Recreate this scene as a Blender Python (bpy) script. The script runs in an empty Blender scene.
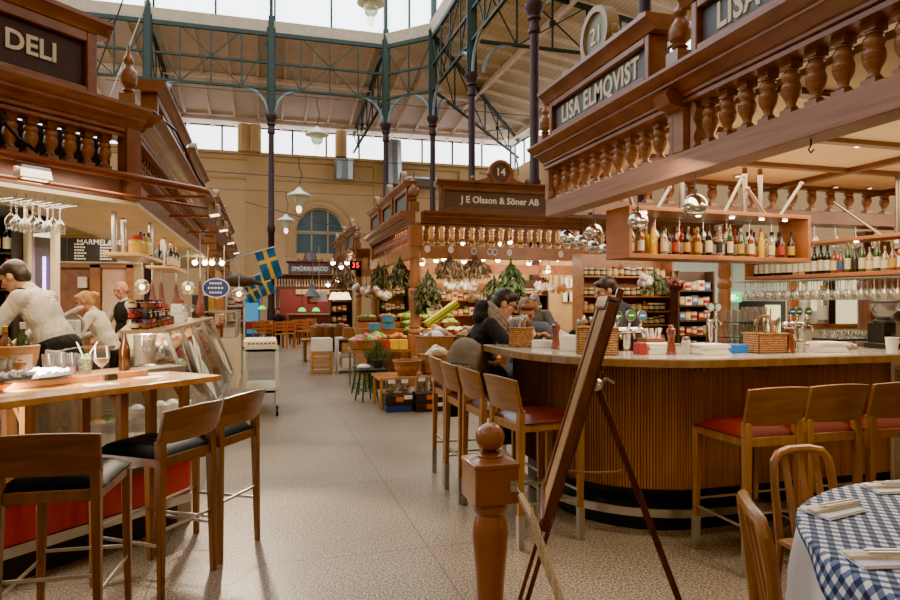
import bpy, math, random
from mathutils import Vector, Matrix
R = random.Random(7)
SC = bpy.context.scene
COL = SC.collection
PI = math.pi
# ---------------------------------------------------------------- camera model (real camera, level, turned right of the aisle)
F = 650.0; HC = 1.45; TH = math.atan(185/650); ST, CT = math.sin(TH), math.cos(TH)
def at(px, py, Z):
    u = (px-450)/F
    return Vector((Z*(ST+u*CT), Z*(CT-u*ST), HC+(303-py)*Z/F))
def onz(px, py, z): return at(px, py, (HC-z)*F/(py-303))
def onX(px, py, X): return at(px, py, X/(ST+(px-450)/F*CT))
def onY(px, py, Y): return at(px, py, Y/(CT-(px-450)/F*ST))
cam = bpy.data.objects.new('camera', bpy.data.cameras.new('camera')); COL.objects.link(cam)
cam.data.sensor_width = 36; cam.data.lens = 36*F/900; cam.data.shift_y = 3/900
cam.location = (0, 0, HC); cam.rotation_euler = (PI/2, 0, -TH); cam.data.clip_end = 300
SC.camera = cam
# ---------------------------------------------------------------- materials
def lin(c):
    if isinstance(c, str):
        c = tuple(int(c[i:i+2], 16)/255 for i in (0, 2, 4))
    return tuple((x/12.92 if x <= .04045 else ((x+.055)/1.055)**2.4) for x in c)+(1,)
MATS = {}
def newmat(name):
    m = bpy.data.materials.new(name); m.use_nodes = True
    nt = m.node_tree; b = nt.nodes['Principled BSDF']
    return m, nt, b
def N(nt, t, **k):
    n = nt.nodes.new(t)
    for a, v in k.items(): setattr(n, a, v)
    return n
def mapped(nt, scale, coord='Object', rot=(0,0,0)):
    tc = N(nt, 'ShaderNodeTexCoord'); mp = N(nt, 'ShaderNodeMapping')
    mp.inputs['Scale'].default_value = scale; mp.inputs['Rotation'].default_value = rot
    nt.links.new(tc.outputs[coord], mp.inputs['Vector'])
    return mp.outputs['Vector']
def ramp(nt, fac, stops):
    r = N(nt, 'ShaderNodeValToRGB'); e = r.color_ramp.elements
    e[0].position, e[0].color = stops[0][0], lin(stops[0][1]); e[1].position, e[1].color = stops[-1][0], lin(stops[-1][1])
    for p, c in stops[1:-1]:
        x = e.new(p); x.color = lin(c)
    nt.links.new(fac, r.inputs['Fac']); return r.outputs['Color']
def bump(nt, b, h, s, d=.01):
    n = N(nt, 'ShaderNodeBump'); n.inputs['Strength'].default_value = s; n.inputs['Distance'].default_value = d
    nt.links.new(h, n.inputs['Height']); nt.links.new(n.outputs['Normal'], b.inputs['Normal'])
def wood(name, c1, c2, scale=(3,3,30), rough=.4, coat=.2, coord='Object', bs=.15):
    """grain stretched along the axis with the smallest scale"""
    if name in MATS: return MATS[name]
    m, nt, b = newmat(name); v = mapped(nt, scale, coord)
    n = N(nt, 'ShaderNodeTexNoise'); n.inputs['Scale'].default_value = 1; n.inputs['Detail'].default_value = 5; n.inputs['Distortion'].default_value = .6
    nt.links.new(v, n.inputs['Vector'])
    nt.links.new(ramp(nt, n.outputs['Fac'], [(.3, c1), (.7, c2)]), b.inputs['Base Color'])
    b.inputs['Roughness'].default_value = rough; b.inputs['Coat Weight'].default_value = coat; b.inputs['Coat Roughness'].default_value = .25
    bump(nt, b, n.outputs['Fac'], bs, .004)
    MATS[name] = m; return m
def paint(name, c, rough=.5, var=.12, metal=0, scale=6, coat=0, spec=.5):
    if name in MATS: return MATS[name]
    m, nt, b = newmat(name); v = mapped(nt, (scale,)*3)
    n = N(nt, 'ShaderNodeTexNoise'); n.inputs['Scale'].default_value = 1; n.inputs['Detail'].default_value = 3
    nt.links.new(v, n.inputs['Vector'])
    L = lin(c)
    r = N(nt, 'ShaderNodeValToRGB'); e = r.color_ramp.elements
    e[0].position = .3; e[1].position = .7
    e[0].color = tuple(x*(1-var) for x in L[:3])+(1,); e[1].color = tuple(min(1, x*(1+var)) for x in L[:3])+(1,)
    nt.links.new(n.outputs['Fac'], r.inputs['Fac']); nt.links.new(r.outputs['Color'], b.inputs['Base Color'])
    b.inputs['Roughness'].default_value = rough; b.inputs['Metallic'].default_value = metal; b.inputs['Coat Weight'].default_value = coat
    b.inputs['Specular IOR Level'].default_value = spec
    MATS[name] = m; return m
def emit(name, c, s=1.0):
    if name in MATS: return MATS[name]
    m, nt, b = newmat(name)
    b.inputs['Base Color'].default_value = lin(c); b.inputs['Emission Color'].default_value = lin(c); b.inputs['Emission Strength'].default_value = s
    MATS[name] = m; return m
def glass(name, tint='ffffff', gloss=.12, rough=.02, opac=0.0, body='ffffff'):
    """thin clear glass: see-through with a sheen, no refraction"""
    if name in MATS: return MATS[name]
    m, nt, b = newmat(name); nt.nodes.remove(b); out = nt.nodes['Material Output']
    t = N(nt, 'ShaderNodeBsdfTransparent'); t.inputs['Color'].default_value = lin(tint)
    g = N(nt, 'ShaderNodeBsdfGlossy'); g.inputs['Roughness'].default_value = rough
    lw = N(nt, 'ShaderNodeLayerWeight'); lw.inputs['Blend'].default_value = .35
    ma = N(nt, 'ShaderNodeMath', operation='MULTIPLY_ADD'); ma.inputs[1].default_value = .6; ma.inputs[2].default_value = gloss
    mx = N(nt, 'ShaderNodeMixShader')
    nt.links.new(lw.outputs['Facing'], ma.inputs[0]); nt.links.new(ma.outputs[0], mx.inputs[0])
    nt.links.new(t.outputs[0], mx.inputs[1]); nt.links.new(g.outputs[0], mx.inputs[2]); last = mx.outputs[0]
    if opac:
        d = N(nt, 'ShaderNodeBsdfDiffuse'); d.inputs['Color'].default_value = lin(body)
        m2 = N(nt, 'ShaderNodeMixShader'); m2.inputs[0].default_value = opac
        nt.links.new(last, m2.inputs[1]); nt.links.new(d.outputs[0], m2.inputs[2]); last = m2.outputs[0]
    nt.links.new(last, out.inputs['Surface'])
    MATS[name] = m; return m
def metal(name, c, rough=.25): return paint(name, c, rough, .05, 1.0)
# common palette
M_STALL = wood('stall_wood', '74452c', '936044', (4,4,4), .38, .25)
M_STALL2 = wood('stall_wood_dark', '5e3a28', '774c36', (4,4,4), .42, .2)
M_ORANGE = wood('stall_wood_orange_lit', '8f5630', 'ad6f42', (3,3,9), .4, .2)  # stall wood with warm lamp light put into its orange; also other orange wood
M_TURN = wood('turned_wood', '83553a', 'a07050', (5,5,30), .32, .35)
M_LIGHTBEAM = wood('beam_wood_pale', '8d6450', 'a97e66', (1.5,1.5,25), .5, .1)
M_TEAK = wood('teak', '8a5727', 'ad763b', (45,45,1.2), .35, .3)
M_OAKTOP = wood('oak_top', 'b0743c', 'cf9656', (2,18,18), .22, .5)
M_STOOL = wood('stool_oak', '7e5429', '9f7040', (22,22,2.5), .35, .3)
M_STOOLB = wood('stool_back', '6a4320', '8d6236', (3,3,22), .35, .3)
M_DARKOAK = wood('dark_oak', '5a381c', '7d522c', (18,18,2), .35, .3)
M_DARKOAKB = wood('dark_oak_back', '553318', '7b5029', (3,3,20), .32, .35)
M_MAHOG = wood('mahogany', '431a0d', '65301a', (20,20,3), .3, .35)
M_CHAIR = wood('cafe_chair_wood', '7c4f26', '9b6b3b', (14,14,3), .35, .3)
M_WHITE = paint('white_paint', 'e9e6dd', .5, .04)
M_CREAM = paint('cream_paint', 'e3d2ae', .6, .06)
M_BLACK = paint('black_plastic', '16161a', .4, .1)
M_CHAR = paint('charcoal', '2a2a2e', .6, .15)
M_STEEL = metal('brushed_steel', 'b9b6b0', .28)
M_CHROME = metal('chrome', 'e6e4e2', .04)
M_BRASSPIPE = paint('copper_brown_pipe', '8a4f33', .3, .1, .6)
M_TEAL = paint('teal_iron', '36433f', .6, .12, 0, 6, 0, .12)
M_IRON = paint('oxblood_iron', '36262a', .5, .12, 0, 3, 0, .25)
M_GLASS = glass('clear_glass'); M_GLASSH = glass('hanging_glass', 'f4f4f0', .22, .05, .14, 'f6efe0')
M_GLASSW = glass('drinking_glass', 'f8f8f6', .1, .04, .03)
M_LETTER = paint('cream_lettering', 'e8e2cf', .5, .03)
M_CREAMCEIL = paint('cream_ceiling', 'd9bd88', .6, .05)
M_WICKER = None
def clothm(name, c, rough=.85, s=9, st=.7):
    if name in MATS: return MATS[name]
    m = paint(name, c, rough, .1, 0, 8); nt = m.node_tree; b = nt.nodes['Principled BSDF']; v = mapped(nt, (s, s, s*.6))
    n = N(nt, 'ShaderNodeTexNoise'); n.inputs['Scale'].default_value = 1; n.inputs['Detail'].default_value = 3; n.inputs['Distortion'].default_value = 1.5
    nt.links.new(v, n.inputs['Vector']); bump(nt, b, n.outputs['Fac'], st, .05); return m
def wicker(name, c1, c2, s=60):
    if name in MATS: return MATS[name]
    m, nt, b = newmat(name); v = mapped(nt, (s, s, s))
    w = N(nt, 'ShaderNodeTexWave', wave_type='BANDS', bands_direction='Z'); w.inputs['Scale'].default_value = .35; w.inputs['Distortion'].default_value = 1.5; w.inputs['Detail'].default_value = 2
    n = N(nt, 'ShaderNodeTexVoronoi'); n.inputs['Scale'].default_value = .9
    nt.links.new(v, w.inputs['Vector']); nt.links.new(v, n.inputs['Vector'])
    mx = N(nt, 'ShaderNodeMath', operation='MULTIPLY'); nt.links.new(w.outputs['Fac'], mx.inputs[0]); nt.links.new(n.outputs['Distance'], mx.inputs[1])
    nt.links.new(ramp(nt, mx.outputs[0], [(.02, c1), (.5, c2)]), b.inputs['Base Color']); b.inputs['Roughness'].default_value = .6
    bump(nt, b, mx.outputs[0], .8, .006)
    MATS[name] = m; return m
M_WICKER = wicker('wicker', '6b3f1c', 'b98550')
# ---------------------------------------------------------------- mesh collector
class MB:
    def __init__(s): s.v = []; s.f = []; s.mi = []; s.cur = 0; s.uv = None
    def add(s, vs, fs):
        b = len(s.v); s.v += [tuple(p) for p in vs]
        for f in fs: s.f.append(tuple(b+i for i in f)); s.mi.append(s.cur)
        return s
    def mat(s, i): s.cur = i; return s
    def hexa(s, p):  # 4 bottom, 4 top
        return s.add(p, [(3,2,1,0), (4,5,6,7), (0,1,5,4), (1,2,6,5), (2,3,7,6), (3,0,4,7)])
    def box(s, c, d, rz=0, taper=1):
        x, y, z = c; a, b, h = d[0]/2, d[1]/2, d[2]/2; cs, sn = math.cos(rz), math.sin(rz); P = []
        for zz, t in ((-h, 1), (h, taper)):
            for i, j in ((-a,-b), (a,-b), (a,b), (-a,b)):
                P.append((x+(i*cs-j*sn)*t, y+(i*sn+j*cs)*t, z+zz))
        return s.hexa(P)
    def bb(s, x0, x1, y0, y1, z0, z1): return s.box(((x0+x1)/2, (y0+y1)/2, (z0+z1)/2), (x1-x0, y1-y0, z1-z0))
    def bar(s, p0, p1, w, h, up=(0,0,1), w1=None, h1=None):
        p0, p1 = Vector(p0), Vector(p1); d = (p1-p0).normalized(); up = Vector(up)
        if abs(d.dot(up)) > .99: up = Vector((0,1,0))
        sx = d.cross(up).normalized(); sy = sx.cross(d).normalized(); P = []
        for p, a, b in ((p0, w, h), (p1, w1 or w, h1 or h)):
            for i, j in ((-1,-1), (1,-1), (1,1), (-1,1)): P.append(p+sx*(i*a/2)+sy*(j*b/2))
        return s.hexa(P)
    def lathe(s, prof, seg=16, loc=(0,0,0), cap=True):
        lx, ly, lz = loc; n = len(prof); vs = []; fs = []
        for r, z in prof:
            for k in range(seg):
                a = 2*PI*k/seg; vs.append((lx+r*math.cos(a), ly+r*math.sin(a), lz+z))
        for i in range(n-1):
            for k in range(seg):
                k2 = (k+1) % seg; fs.append((i*seg+k, i*seg+k2, (i+1)*seg+k2, (i+1)*seg+k))
        if cap:
            if prof[0][0] > 1e-5: fs.append(tuple(range(seg-1, -1, -1)))
            if prof[-1][0] > 1e-5: fs.append(tuple((n-1)*seg+k for k in range(seg)))
        return s.add(vs, fs)
    def tube(s, pts, r, seg=8, closed=False, cap=True, r1=None):
        pts = [Vector(p) for p in pts]; n = len(pts); vs = []; fs = []
        t0 = (pts[1]-pts[0]).normalized(); u = t0.cross(Vector((0,0,1)))
        if u.length < .05: u = t0.cross(Vector((0,1,0)))
        u.normalize()
        for i, p in enumerate(pts):
            if closed: t = (pts[(i+1) % n]-pts[i-1]).normalized()
            else: t = (pts[min(i+1, n-1)]-pts[max(i-1, 0)]).normalized()
            u = (u-t*u.dot(t)); u.normalize(); w = t.cross(u)
            rr = r if r1 is None else r+(r1-r)*i/(n-1)
            if isinstance(r, (list, tuple)): rr = r[i]
            for k in range(seg):
                a = 2*PI*k/seg; vs.append(p+(u*math.cos(a)+w*math.sin(a))*rr)
        for i in range(n if closed else n-1):
            j = (i+1) % n
            for k in range(seg):
                k2 = (k+1) % seg; fs.append((i*seg+k, i*seg+k2, j*seg+k2, j*seg+k))
        if cap and not closed: fs += [tuple(range(seg-1, -1, -1)), tuple((n-1)*seg+k for k in range(seg))]
        return s.add(vs, fs)
    def sph(s, c, r, seg=14, rings=9, rot=None):
        if not isinstance(r, (tuple, list)): r = (r, r, r)
        c = Vector(c); vs = []; fs = []
        for i in range(1, rings):
            th = PI*i/rings
            for k in range(seg):
                a = 2*PI*k/seg; p = Vector((r[0]*math.sin(th)*math.cos(a), r[1]*math.sin(th)*math.sin(a), r[2]*math.cos(th)))
                if rot is not None: p = rot @ p
                vs.append(c+p)
        tp, bt = Vector((0,0,r[2])), Vector((0,0,-r[2]))
        if rot is not None: tp, bt = rot @ tp, rot @ bt
        T = len(vs); vs += [c+tp, c+bt]
        for i in range(rings-2):
            for k in range(seg):
                k2 = (k+1) % seg; fs.append((i*seg+k, (i+1)*seg+k, (i+1)*seg+k2, i*seg+k2))
        for k in range(seg):
            k2 = (k+1) % seg; fs.append((T, k, k2)); fs.append((T+1, (rings-2)*seg+k2, (rings-2)*seg+k))
        return s.add(vs, fs)
    def caps(s, p0, p1, r0, r1, seg=12):
        """tapered capsule"""
        p0, p1 = Vector(p0), Vector(p1); d = p1-p0; L = d.length or 1e-6; d = d/L
        s.tube([p0, p0+d*L*.5, p1], [r0, (r0+r1)/2, r1], seg); s.sph(p0, r0, seg, 8); return s.sph(p1, r1, seg, 8)
    def prism(s, poly, z0, z1):
        n = len(poly); vs = [(x, y, z0) for x, y in poly]+[(x, y, z1) for x, y in poly]
        fs = [tuple(range(n-1, -1, -1)), tuple(range(n, 2*n))]+[(i, (i+1) % n, n+(i+1) % n, n+i) for i in range(n)]
        return s.add(vs, fs)
    def slab(s, poly, o, ax, ay, d):
        """2-D polygon in the plane (o; ax, ay), thickened by vector d"""
        o, ax, ay, d = map(Vector, (o, ax, ay, d)); n = len(poly)
        vs = [o+ax*x+ay*y for x, y in poly]; vs += [p+d for p in vs]
        fs = [tuple(range(n-1, -1, -1)), tuple(range(n, 2*n))]+[(i, (i+1) % n, n+(i+1) % n, n+i) for i in range(n)]
        return s.add(vs, fs)
    def mold(s, p0, p1, out, prof):
        """closed (out, z) profile run from p0 to p1"""
        p0, p1, out = Vector(p0), Vector(p1), Vector(out); n = len(prof)
        vs = [p0+out*a+Vector((0,0,b)) for a, b in prof]+[p1+out*a+Vector((0,0,b)) for a, b in prof]
        fs = [tuple(range(n)), tuple(range(2*n-1, n-1, -1))]+[(i, n+i, n+(i+1) % n, (i+1) % n) for i in range(n)]
        return s.add(vs, fs)
    def quad(s, a, b, c, d): return s.add([a, b, c, d], [(0,1,2,3)])
    def mesh(s, name, mats, smooth=35):
        me = bpy.data.meshes.new(name); me.from_pydata(s.v, [], s.f)
        ms = mats if isinstance(mats, (list, tuple)) else [mats]
        for m in ms: me.materials.append(m)
        if len(ms) > 1: me.polygons.foreach_set('material_index', s.mi)
        import bmesh
        bm = bmesh.new(); bm.from_mesh(me); bmesh.ops.recalc_face_normals(bm, faces=bm.faces); bm.to_mesh(me); bm.free()
        if smooth:
            me.polygons.foreach_set('use_smooth', [True]*len(me.polygons)); me.set_sharp_from_angle(angle=math.radians(smooth))
        me.update(); return me
    def obj(s, name, mats, parent=None, loc=None, rz=0, bevel=0, smooth=35, world=False):
        o = bpy.data.objects.new(name, s.mesh(name, mats, smooth)); COL.objects.link(o)
        if parent is not None:
            o.parent = parent
            if world: o.location = -parent.location
        if loc is not None: o.location = loc
        if rz: o.rotation_euler = (0, 0, rz)
        if bevel:
            b = o.modifiers.new('bevel', 'BEVEL'); b.width = bevel; b.segments = 2; b.limit_method = 'ANGLE'; b.angle_limit = math.radians(50)
        return o
def tag(o, label, cat, group=None, kind=None):
    o['label'] = label; o['category'] = cat
    if group: o['group'] = group
    if kind: o['kind'] = kind
    return o
def thing(name, label, cat, loc=(0,0,0), rz=0, group=None):
    o = bpy.data.objects.new(name, None); COL.objects.link(o); o.empty_display_size = .1
    o.location = loc; o.rotation_euler = (0, 0, rz); return tag(o, label, cat, group)
def struct(name, mb, m, **k):
    o = mb.obj(name, m, **k); o['kind'] = 'structure'; return o
def dup(root, loc, rz=None, label=None, group=None, scale=None):
    def rec(o, par):
        c = o.copy(); COL.objects.link(c)
        if par is not None: c.parent = par
        for ch in kids.get(o, ()): rec(ch, c)
        return c
    kids = {}
    for o in root.children_recursive: kids.setdefault(o.parent, []).append(o)
    r = rec(root, None); r.location = loc
    if rz is not None: r.rotation_euler = (0, 0, rz)
    if label: r['label'] = label
    if group: r['group'] = group
    if scale: r.scale = (scale,)*3 if not isinstance(scale, tuple) else scale
    return r
def inst(me, name, parent, loc, rz=0, scale=None):
    o = bpy.data.objects.new(name, me); COL.objects.link(o); o.parent = parent; o.location = loc; o.rotation_euler = (0, 0, rz)
    if scale: o.scale = scale
    return o
def text(s, size, mat, parent, loc, rot, name='lettering', ext=.006, bold=0, align='CENTER', sx=1, space=1):
    c = bpy.data.curves.new(name, 'FONT'); c.body = s; c.size = size; c.extrude = ext; c.align_x = align; c.align_y = 'CENTER'; c.offset = bold
    c.space_character = space; c.materials.append(mat); c.resolution_u = 3
    q = bpy.data.objects.new(name, c); me = bpy.data.meshes.new_from_object(q); bpy.data.objects.remove(q); bpy.data.curves.remove(c)
    o = bpy.data.objects.new(name, me); COL.objects.link(o); o.location = loc; o.rotation_euler = rot; o.scale = (sx, 1, 1)
    if parent is not None: o.parent = parent
    return o
def blob(name, fill, mat, parent=None, voxel=.012, sm=6, loc=None):
    """closed shapes grown into one continuous surface"""
    mb = MB(); fill(mb); o = mb.obj(name, mat, parent, loc, smooth=180)
    r = o.modifiers.new('skin', 'REMESH'); r.mode = 'VOXEL'; r.voxel_size = voxel; r.use_smooth_shade = True
    s = o.modifiers.new('soft', 'SMOOTH'); s.iterations = sm; s.factor = .5
    return o
def lamp(name, kind, loc, power, color, size=.3, rot=(0,0,0), sy=None, spot=None):
    l = bpy.data.lights.new(name, kind); l.energy = power; l.color = color
    if kind == 'AREA':
        l.size = size
        if sy: l.shape = 'RECTANGLE'; l.size_y = sy
    elif kind in ('POINT', 'SPOT'): l.shadow_soft_size = size
    if spot: l.spot_size = math.radians(spot); l.spot_blend = .6
    o = bpy.data.objects.new(name, l); COL.objects.link(o); o.location = loc; o.rotation_euler = rot; return o
# ---------------------------------------------------------------- world
w = bpy.data.worlds.new('sky'); SC.world = w; w.use_nodes = True
nt = w.node_tree; bg = nt.nodes['Background']
bg.inputs['Color'].default_value = (.95, .97, 1, 1); bg.inputs['Strength'].default_value = 1.9
SC.view_settings.view_transform = 'AgX'; SC.view_settings.look = 'AgX - Punchy'; SC.view_settings.exposure = 1.1
SC.cycles.use_denoising = True; SC.cycles.max_bounces = 8; SC.cycles.transparent_max_bounces = 24; SC.cycles.caustics_reflective = False; SC.cycles.caustics_refractive = False
SC.cycles.sample_clamp_indirect = 4
# ================================================================ THE HALL
def floor_mat():
    m, nt, b = newmat('terrazzo_floor'); v = mapped(nt, (1,1,1)); tcm = N(nt, 'ShaderNodeTexCoord'); mpp = N(nt, 'ShaderNodeMapping'); mpp.inputs['Location'].default_value = (-.93+4.5, -.75, 0); nt.links.new(tcm.outputs['Object'], mpp.inputs['Vector'])
    n1 = N(nt, 'ShaderNodeTexNoise'); n1.inputs['Scale'].default_value = 85; n1.inputs['Detail'].default_value = 2
    n2 = N(nt, 'ShaderNodeTexVoronoi'); n2.inputs['Scale'].default_value = 75
    n3 = N(nt, 'ShaderNodeTexNoise'); n3.inputs['Scale'].default_value = .8; n3.inputs['Detail'].default_value = 4
    br = N(nt, 'ShaderNodeTexBrick'); br.offset = 0; br.inputs['Scale'].default_value = 1; br.inputs['Brick Width'].default_value = 1.5; br.inputs['Row Height'].default_value = 1.5
    br.inputs['Mortar Size'].default_value = .004; br.inputs['Mortar Smooth'].default_value = .1
    for t in (n1, n2, n3): nt.links.new(v, t.inputs['Vector'])
    nt.links.new(mpp.outputs[0], br.inputs['Vector'])
    c = ramp(nt, n1.outputs['Fac'], [(.34, '3f372e'), (.45, '7f7262'), (.56, '9c8e7c'), (.68, 'c6baa8')])
    sp = ramp(nt, n2.outputs['Distance'], [(.16, '3a3028'), (.27, 'ffffff')])
    mu = N(nt, 'ShaderNodeMix', data_type='RGBA', blend_type='MULTIPLY'); mu.inputs[0].default_value = .85
    nt.links.new(c, mu.inputs[6]); nt.links.new(sp, mu.inputs[7])
    m2 = N(nt, 'ShaderNodeMix', data_type='RGBA', blend_type='MULTIPLY'); m2.inputs[0].default_value = .5
    nt.links.new(mu.outputs[2], m2.inputs[6]); nt.links.new(ramp(nt, n3.outputs['Fac'], [(.35, 'b9aa98'), (.65, 'ffffff')]), m2.inputs[7])
    m3 = N(nt, 'ShaderNodeMix', data_type='RGBA'); nt.links.new(br.outputs['Fac'], m3.inputs[0]); nt.links.new(m2.outputs[2], m3.inputs[6]); m3.inputs[7].default_value = lin('4d453c')
    nt.links.new(m3.outputs[2], b.inputs['Base Color']); b.inputs['Roughness'].default_value = .38; b.inputs['Specular IOR Level'].default_value = .35
    return m
mb = MB(); mb.bb(-16, 16, -4, 38, -.2, 0); struct('floor', mb, floor_mat())
def wall_mat(name, c):
    m = paint(name, c, .8, .06, 0, .8); return m
M_WALL = wall_mat('ochre_plaster', 'e6c695'); M_WALLB = wall_mat('ochre_plaster_dark', 'd8b884')
YB = 34.0; XR = 13.3
# back wall with two arched openings
def arch(cx, w, z0, zs, n=14):
    return [(cx-w/2, z0), (cx-w/2, zs)]+[(cx-w/2*math.cos(PI*k/n), zs+w/2*math.sin(PI*k/n)) for k in range(1, n)]+[(cx+w/2, zs), (cx+w/2, z0)]
AW = onY(320, 208, YB); ACX = AW.x; AW2 = ACX-6.1; W_ = 2.45; ZS = AW.z-W_/2; Z0 = 4.0
mb = MB()
edges = [-16, AW2-W_/2, AW2+W_/2, ACX-W_/2, ACX+W_/2, XR+2.5]
for a, b in ((0,1), (2,3), (4,5)): mb.bb(edges[a], edges[b], YB, YB+.5, 0, 8.9)
for cx in (AW2, ACX):
    mb.bb(cx-W_/2, cx+W_/2, YB, YB+.5, 0, Z0)
    top = [(cx-W_/2, ZS)]+[(cx-W_/2*math.cos(PI*k/14), ZS+W_/2*math.sin(PI*k/14)) for k in range(1, 14)]+[(cx+W_/2, ZS)]
    for (x0, z0), (x1, z1) in zip(top, top[1:]):
        mb.slab([(x0, z0), (x1, z1), (x1, 8.9), (x0, 8.9)], (0, YB, 0), (1,0,0), (0,0,1), (0,.5,0))
struct('wall_back', mb, M_WALL)
mb = MB()
for cx in (AW2, ACX):
    for r0, r1, d in ((1.0, 1.14, .1), (1.3, 1.42, .07)):
        for s in (0,):
            P = arch(cx, W_*r0, Z0-.2, ZS, 18); Q = arch(cx, W_*r1, Z0-.2, ZS, 18)
            for i in range(len(P)-1):
                mb.slab([P[i], P[i+1], Q[i+1], Q[i]], (0, YB-d, 0), (1,0,0), (0,0,1), (0, d, 0))
for x in (AW2+3.05, ACX+3.3, ACX+8): mb.bb(x-.55, x+.55, YB-.18, YB, 0, 8.7)
mb.mold((-16, YB, 0), (XR, YB, 0), (0,-1,0), [(0, 8.55), (.12, 8.6), (.16, 8.75), (.3, 8.82), (.3, 8.95), (0, 8.95)])
mb.mold((-16, YB, 0), (XR, YB, 0), (0,-1,0), [(0, 7.6), (.08, 7.63), (.08, 7.72), (0, 7.75)])
struct('trim_1', mb, M_WALLB)
mb = MB(); mb.bb(XR, XR+.4, -4, YB, 0, 8.9); struct('wall_right', mb, M_WALL)
mb = MB(); mb.bb(-12.4, -12, -4, YB, 0, 8.9); struct('wall_left', mb, M_WALL)
M_PANE = emit('sky_lit_glass', 'f3f8ff', 3.2)
M_DKPANE = paint('dark_window_glass', '4c7084', .25, .2, 0, .6, .3)
for i, cx in enumerate((ACX, AW2)):
    mb = MB(); mb.slab(arch(cx, W_, Z0, ZS, 18), (0, YB+.2, 0), (1,0,0), (0,0,1), (0,.04,0)); win = struct('window_%d' % (i+1), mb, M_DKPANE)
    mb = MB()
    P = arch(cx, W_-.16, Z0+.08, ZS, 18); Q = arch(cx, W_, Z0, ZS, 18)
    for j in range(len(P)-1): mb.slab([P[j], P[j+1], Q[j+1], Q[j]], (0, YB+.12, 0), (1,0,0), (0,0,1), (0,.1,0))
    for x in (-.41, .41): mb.bb(cx+x-.035, cx+x+.035, YB+.14, YB+.2, Z0, ZS+1.13)
    mb.bb(cx-1.2, cx+1.2, YB+.14, YB+.2, ZS-.04, ZS+.04); mb.bb(cx-1.2, cx+1.2, YB+.14, YB+.2, Z0+1.0, Z0+1.06)
    mb.obj('window_frame', paint('window_frame_cream', 'c9c3a4', .5), win)
# clerestory glazing in the back and right walls
def glazing(name, p0, p1, z0, z1, n, M, post, pw=.09):
    p0, p1 = Vector(p0), Vector(p1); mb = MB()
    mb.quad(p0+Vector((0,0,z0)), p1+Vector((0,0,z0)), p1+Vector((0,0,z1)), p0+Vector((0,0,z1)))
    o = struct(name, mb, M); d = (p1-p0)/n; nm = Vector((d.y, -d.x, 0)).normalized(); fb = MB()
    for i in range(n+1): fb.bar(p0+d*i+Vector((0,0,z0)), p0+d*i+Vector((0,0,z1)), pw, .12, nm)
    for z in (z0, z1): fb.bar(p0+Vector((0,0,z)), p1+Vector((0,0,z)), .12, .1)
    f = fb.obj('window_frame', post, o); return o
glazing('window_3', (-14, YB+.3, 0), (XR, YB+.3, 0), 8.9, 10.3, 16, M_PANE, M_TEAL)
glazing('window_4', (XR+.2, 0, 0), (XR+.2, YB, 0), 8.9, 10.3, 26, M_PANE, M_TEAL)
glazing('window_5', (-14, 24.75, 0), (4.45, 24.75, 0), 11.75, 14.2, 9, M_PANE, M_TEAL, .07)
glazing('window_6', (4.45, 24.75, 0), (6.05, 23.25, 0), 11.75, 14.2, 2, M_PANE, M_TEAL, .07)
glazing('window_7', (6.1, 23.25, 0), (6.1, -2, 0), 11.75, 14.2, 16, M_PANE, M_TEAL, .07)
# board ceilings of the aisles
def ceil_mat(name, c1, c2, direction):
    m, nt, b = newmat(name); v = mapped(nt, (1,1,1))
    w = N(nt, 'ShaderNodeTexWave', wave_type='BANDS', bands_direction=direction); w.inputs['Scale'].default_value = 1.9; w.inputs['Distortion'].default_value = .1
    n = N(nt, 'ShaderNodeTexNoise'); n.inputs['Scale'].default_value = .7; n.inputs['Detail'].default_value = 4
    nt.links.new(v, w.inputs['Vector']); nt.links.new(v, n.inputs['Vector'])
    c = ramp(nt, n.outputs['Fac'], [(.35, c1), (.65, c2)]); g = ramp(nt, w.outputs['Fac'], [(.0, '8d8079'), (.16, 'ffffff')])
    mu = N(nt, 'ShaderNodeMix', data_type='RGBA', blend_type='MULTIPLY'); mu.inputs[0].default_value = .4
    nt.links.new(c, mu.inputs[6]); nt.links.new(g, mu.inputs[7]); nt.links.new(mu.outputs[2], b.inputs['Base Color']); b.inputs['Roughness'].default_value = .7
    return m
M_CEILB = ceil_mat('boarded_ceiling_rose', 'd6c0b0', 'e4d0c2', 'Y'); M_CEILR = ceil_mat('boarded_ceiling_tan', 'c2ad8c', 'd6c2a0', 'X')

B_, C_, H_ = Vector((4.45, 24.7, 11.5)), Vector((5.98, 23.2, 11.5)), Vector((XR+.2, YB+.3, 10.3))
def slope(mb, P, t=.12):
    n = len(P); mb.add([p for p in P]+[Vector(p)+Vector((0,0,t)) for p in P], [tuple(range(n)), tuple(range(2*n-1, n-1, -1))]+[(i, n+i, n+(i+1) % n, (i+1) % n) for i in range(n)])
mb = MB(); slope(mb, [Vector((-14, 24.7, 11.5)), B_, H_, Vector((-14, YB+.3, 10.3))]); struct('ceiling_back', mb, M_CEILB)
mb = MB(); slope(mb, [C_, Vector((5.98, -2, 11.5)), Vector((XR+.2, -2, 10.3)), H_]); struct('ceiling_right', mb, M_CEILR)
mb = MB(); slope(mb, [B_, C_, H_]); struct('ceiling_corner', mb, M_CEILR)
M_RIB = paint('ceiling_rib', 'd9c2a8', .6)
rb = MB()
for k in range(17):
    x = -13.5+k*1.1
    if x < 4.4: rb.bar((x, 24.75, 11.44), (x, YB+.2, 10.24), .09, .14)
for k in range(9):
    f = k/9; a = B_.lerp(H_, f); rb.bar((a.x, a.y, a.z-.06), (a.x, YB+.2, 10.24), .09, .14)
for k in range(19):
    y = -1+k*1.3; rb.bar((5.98, y, 11.44), (XR+.1, y, 10.24), .09, .14)
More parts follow.
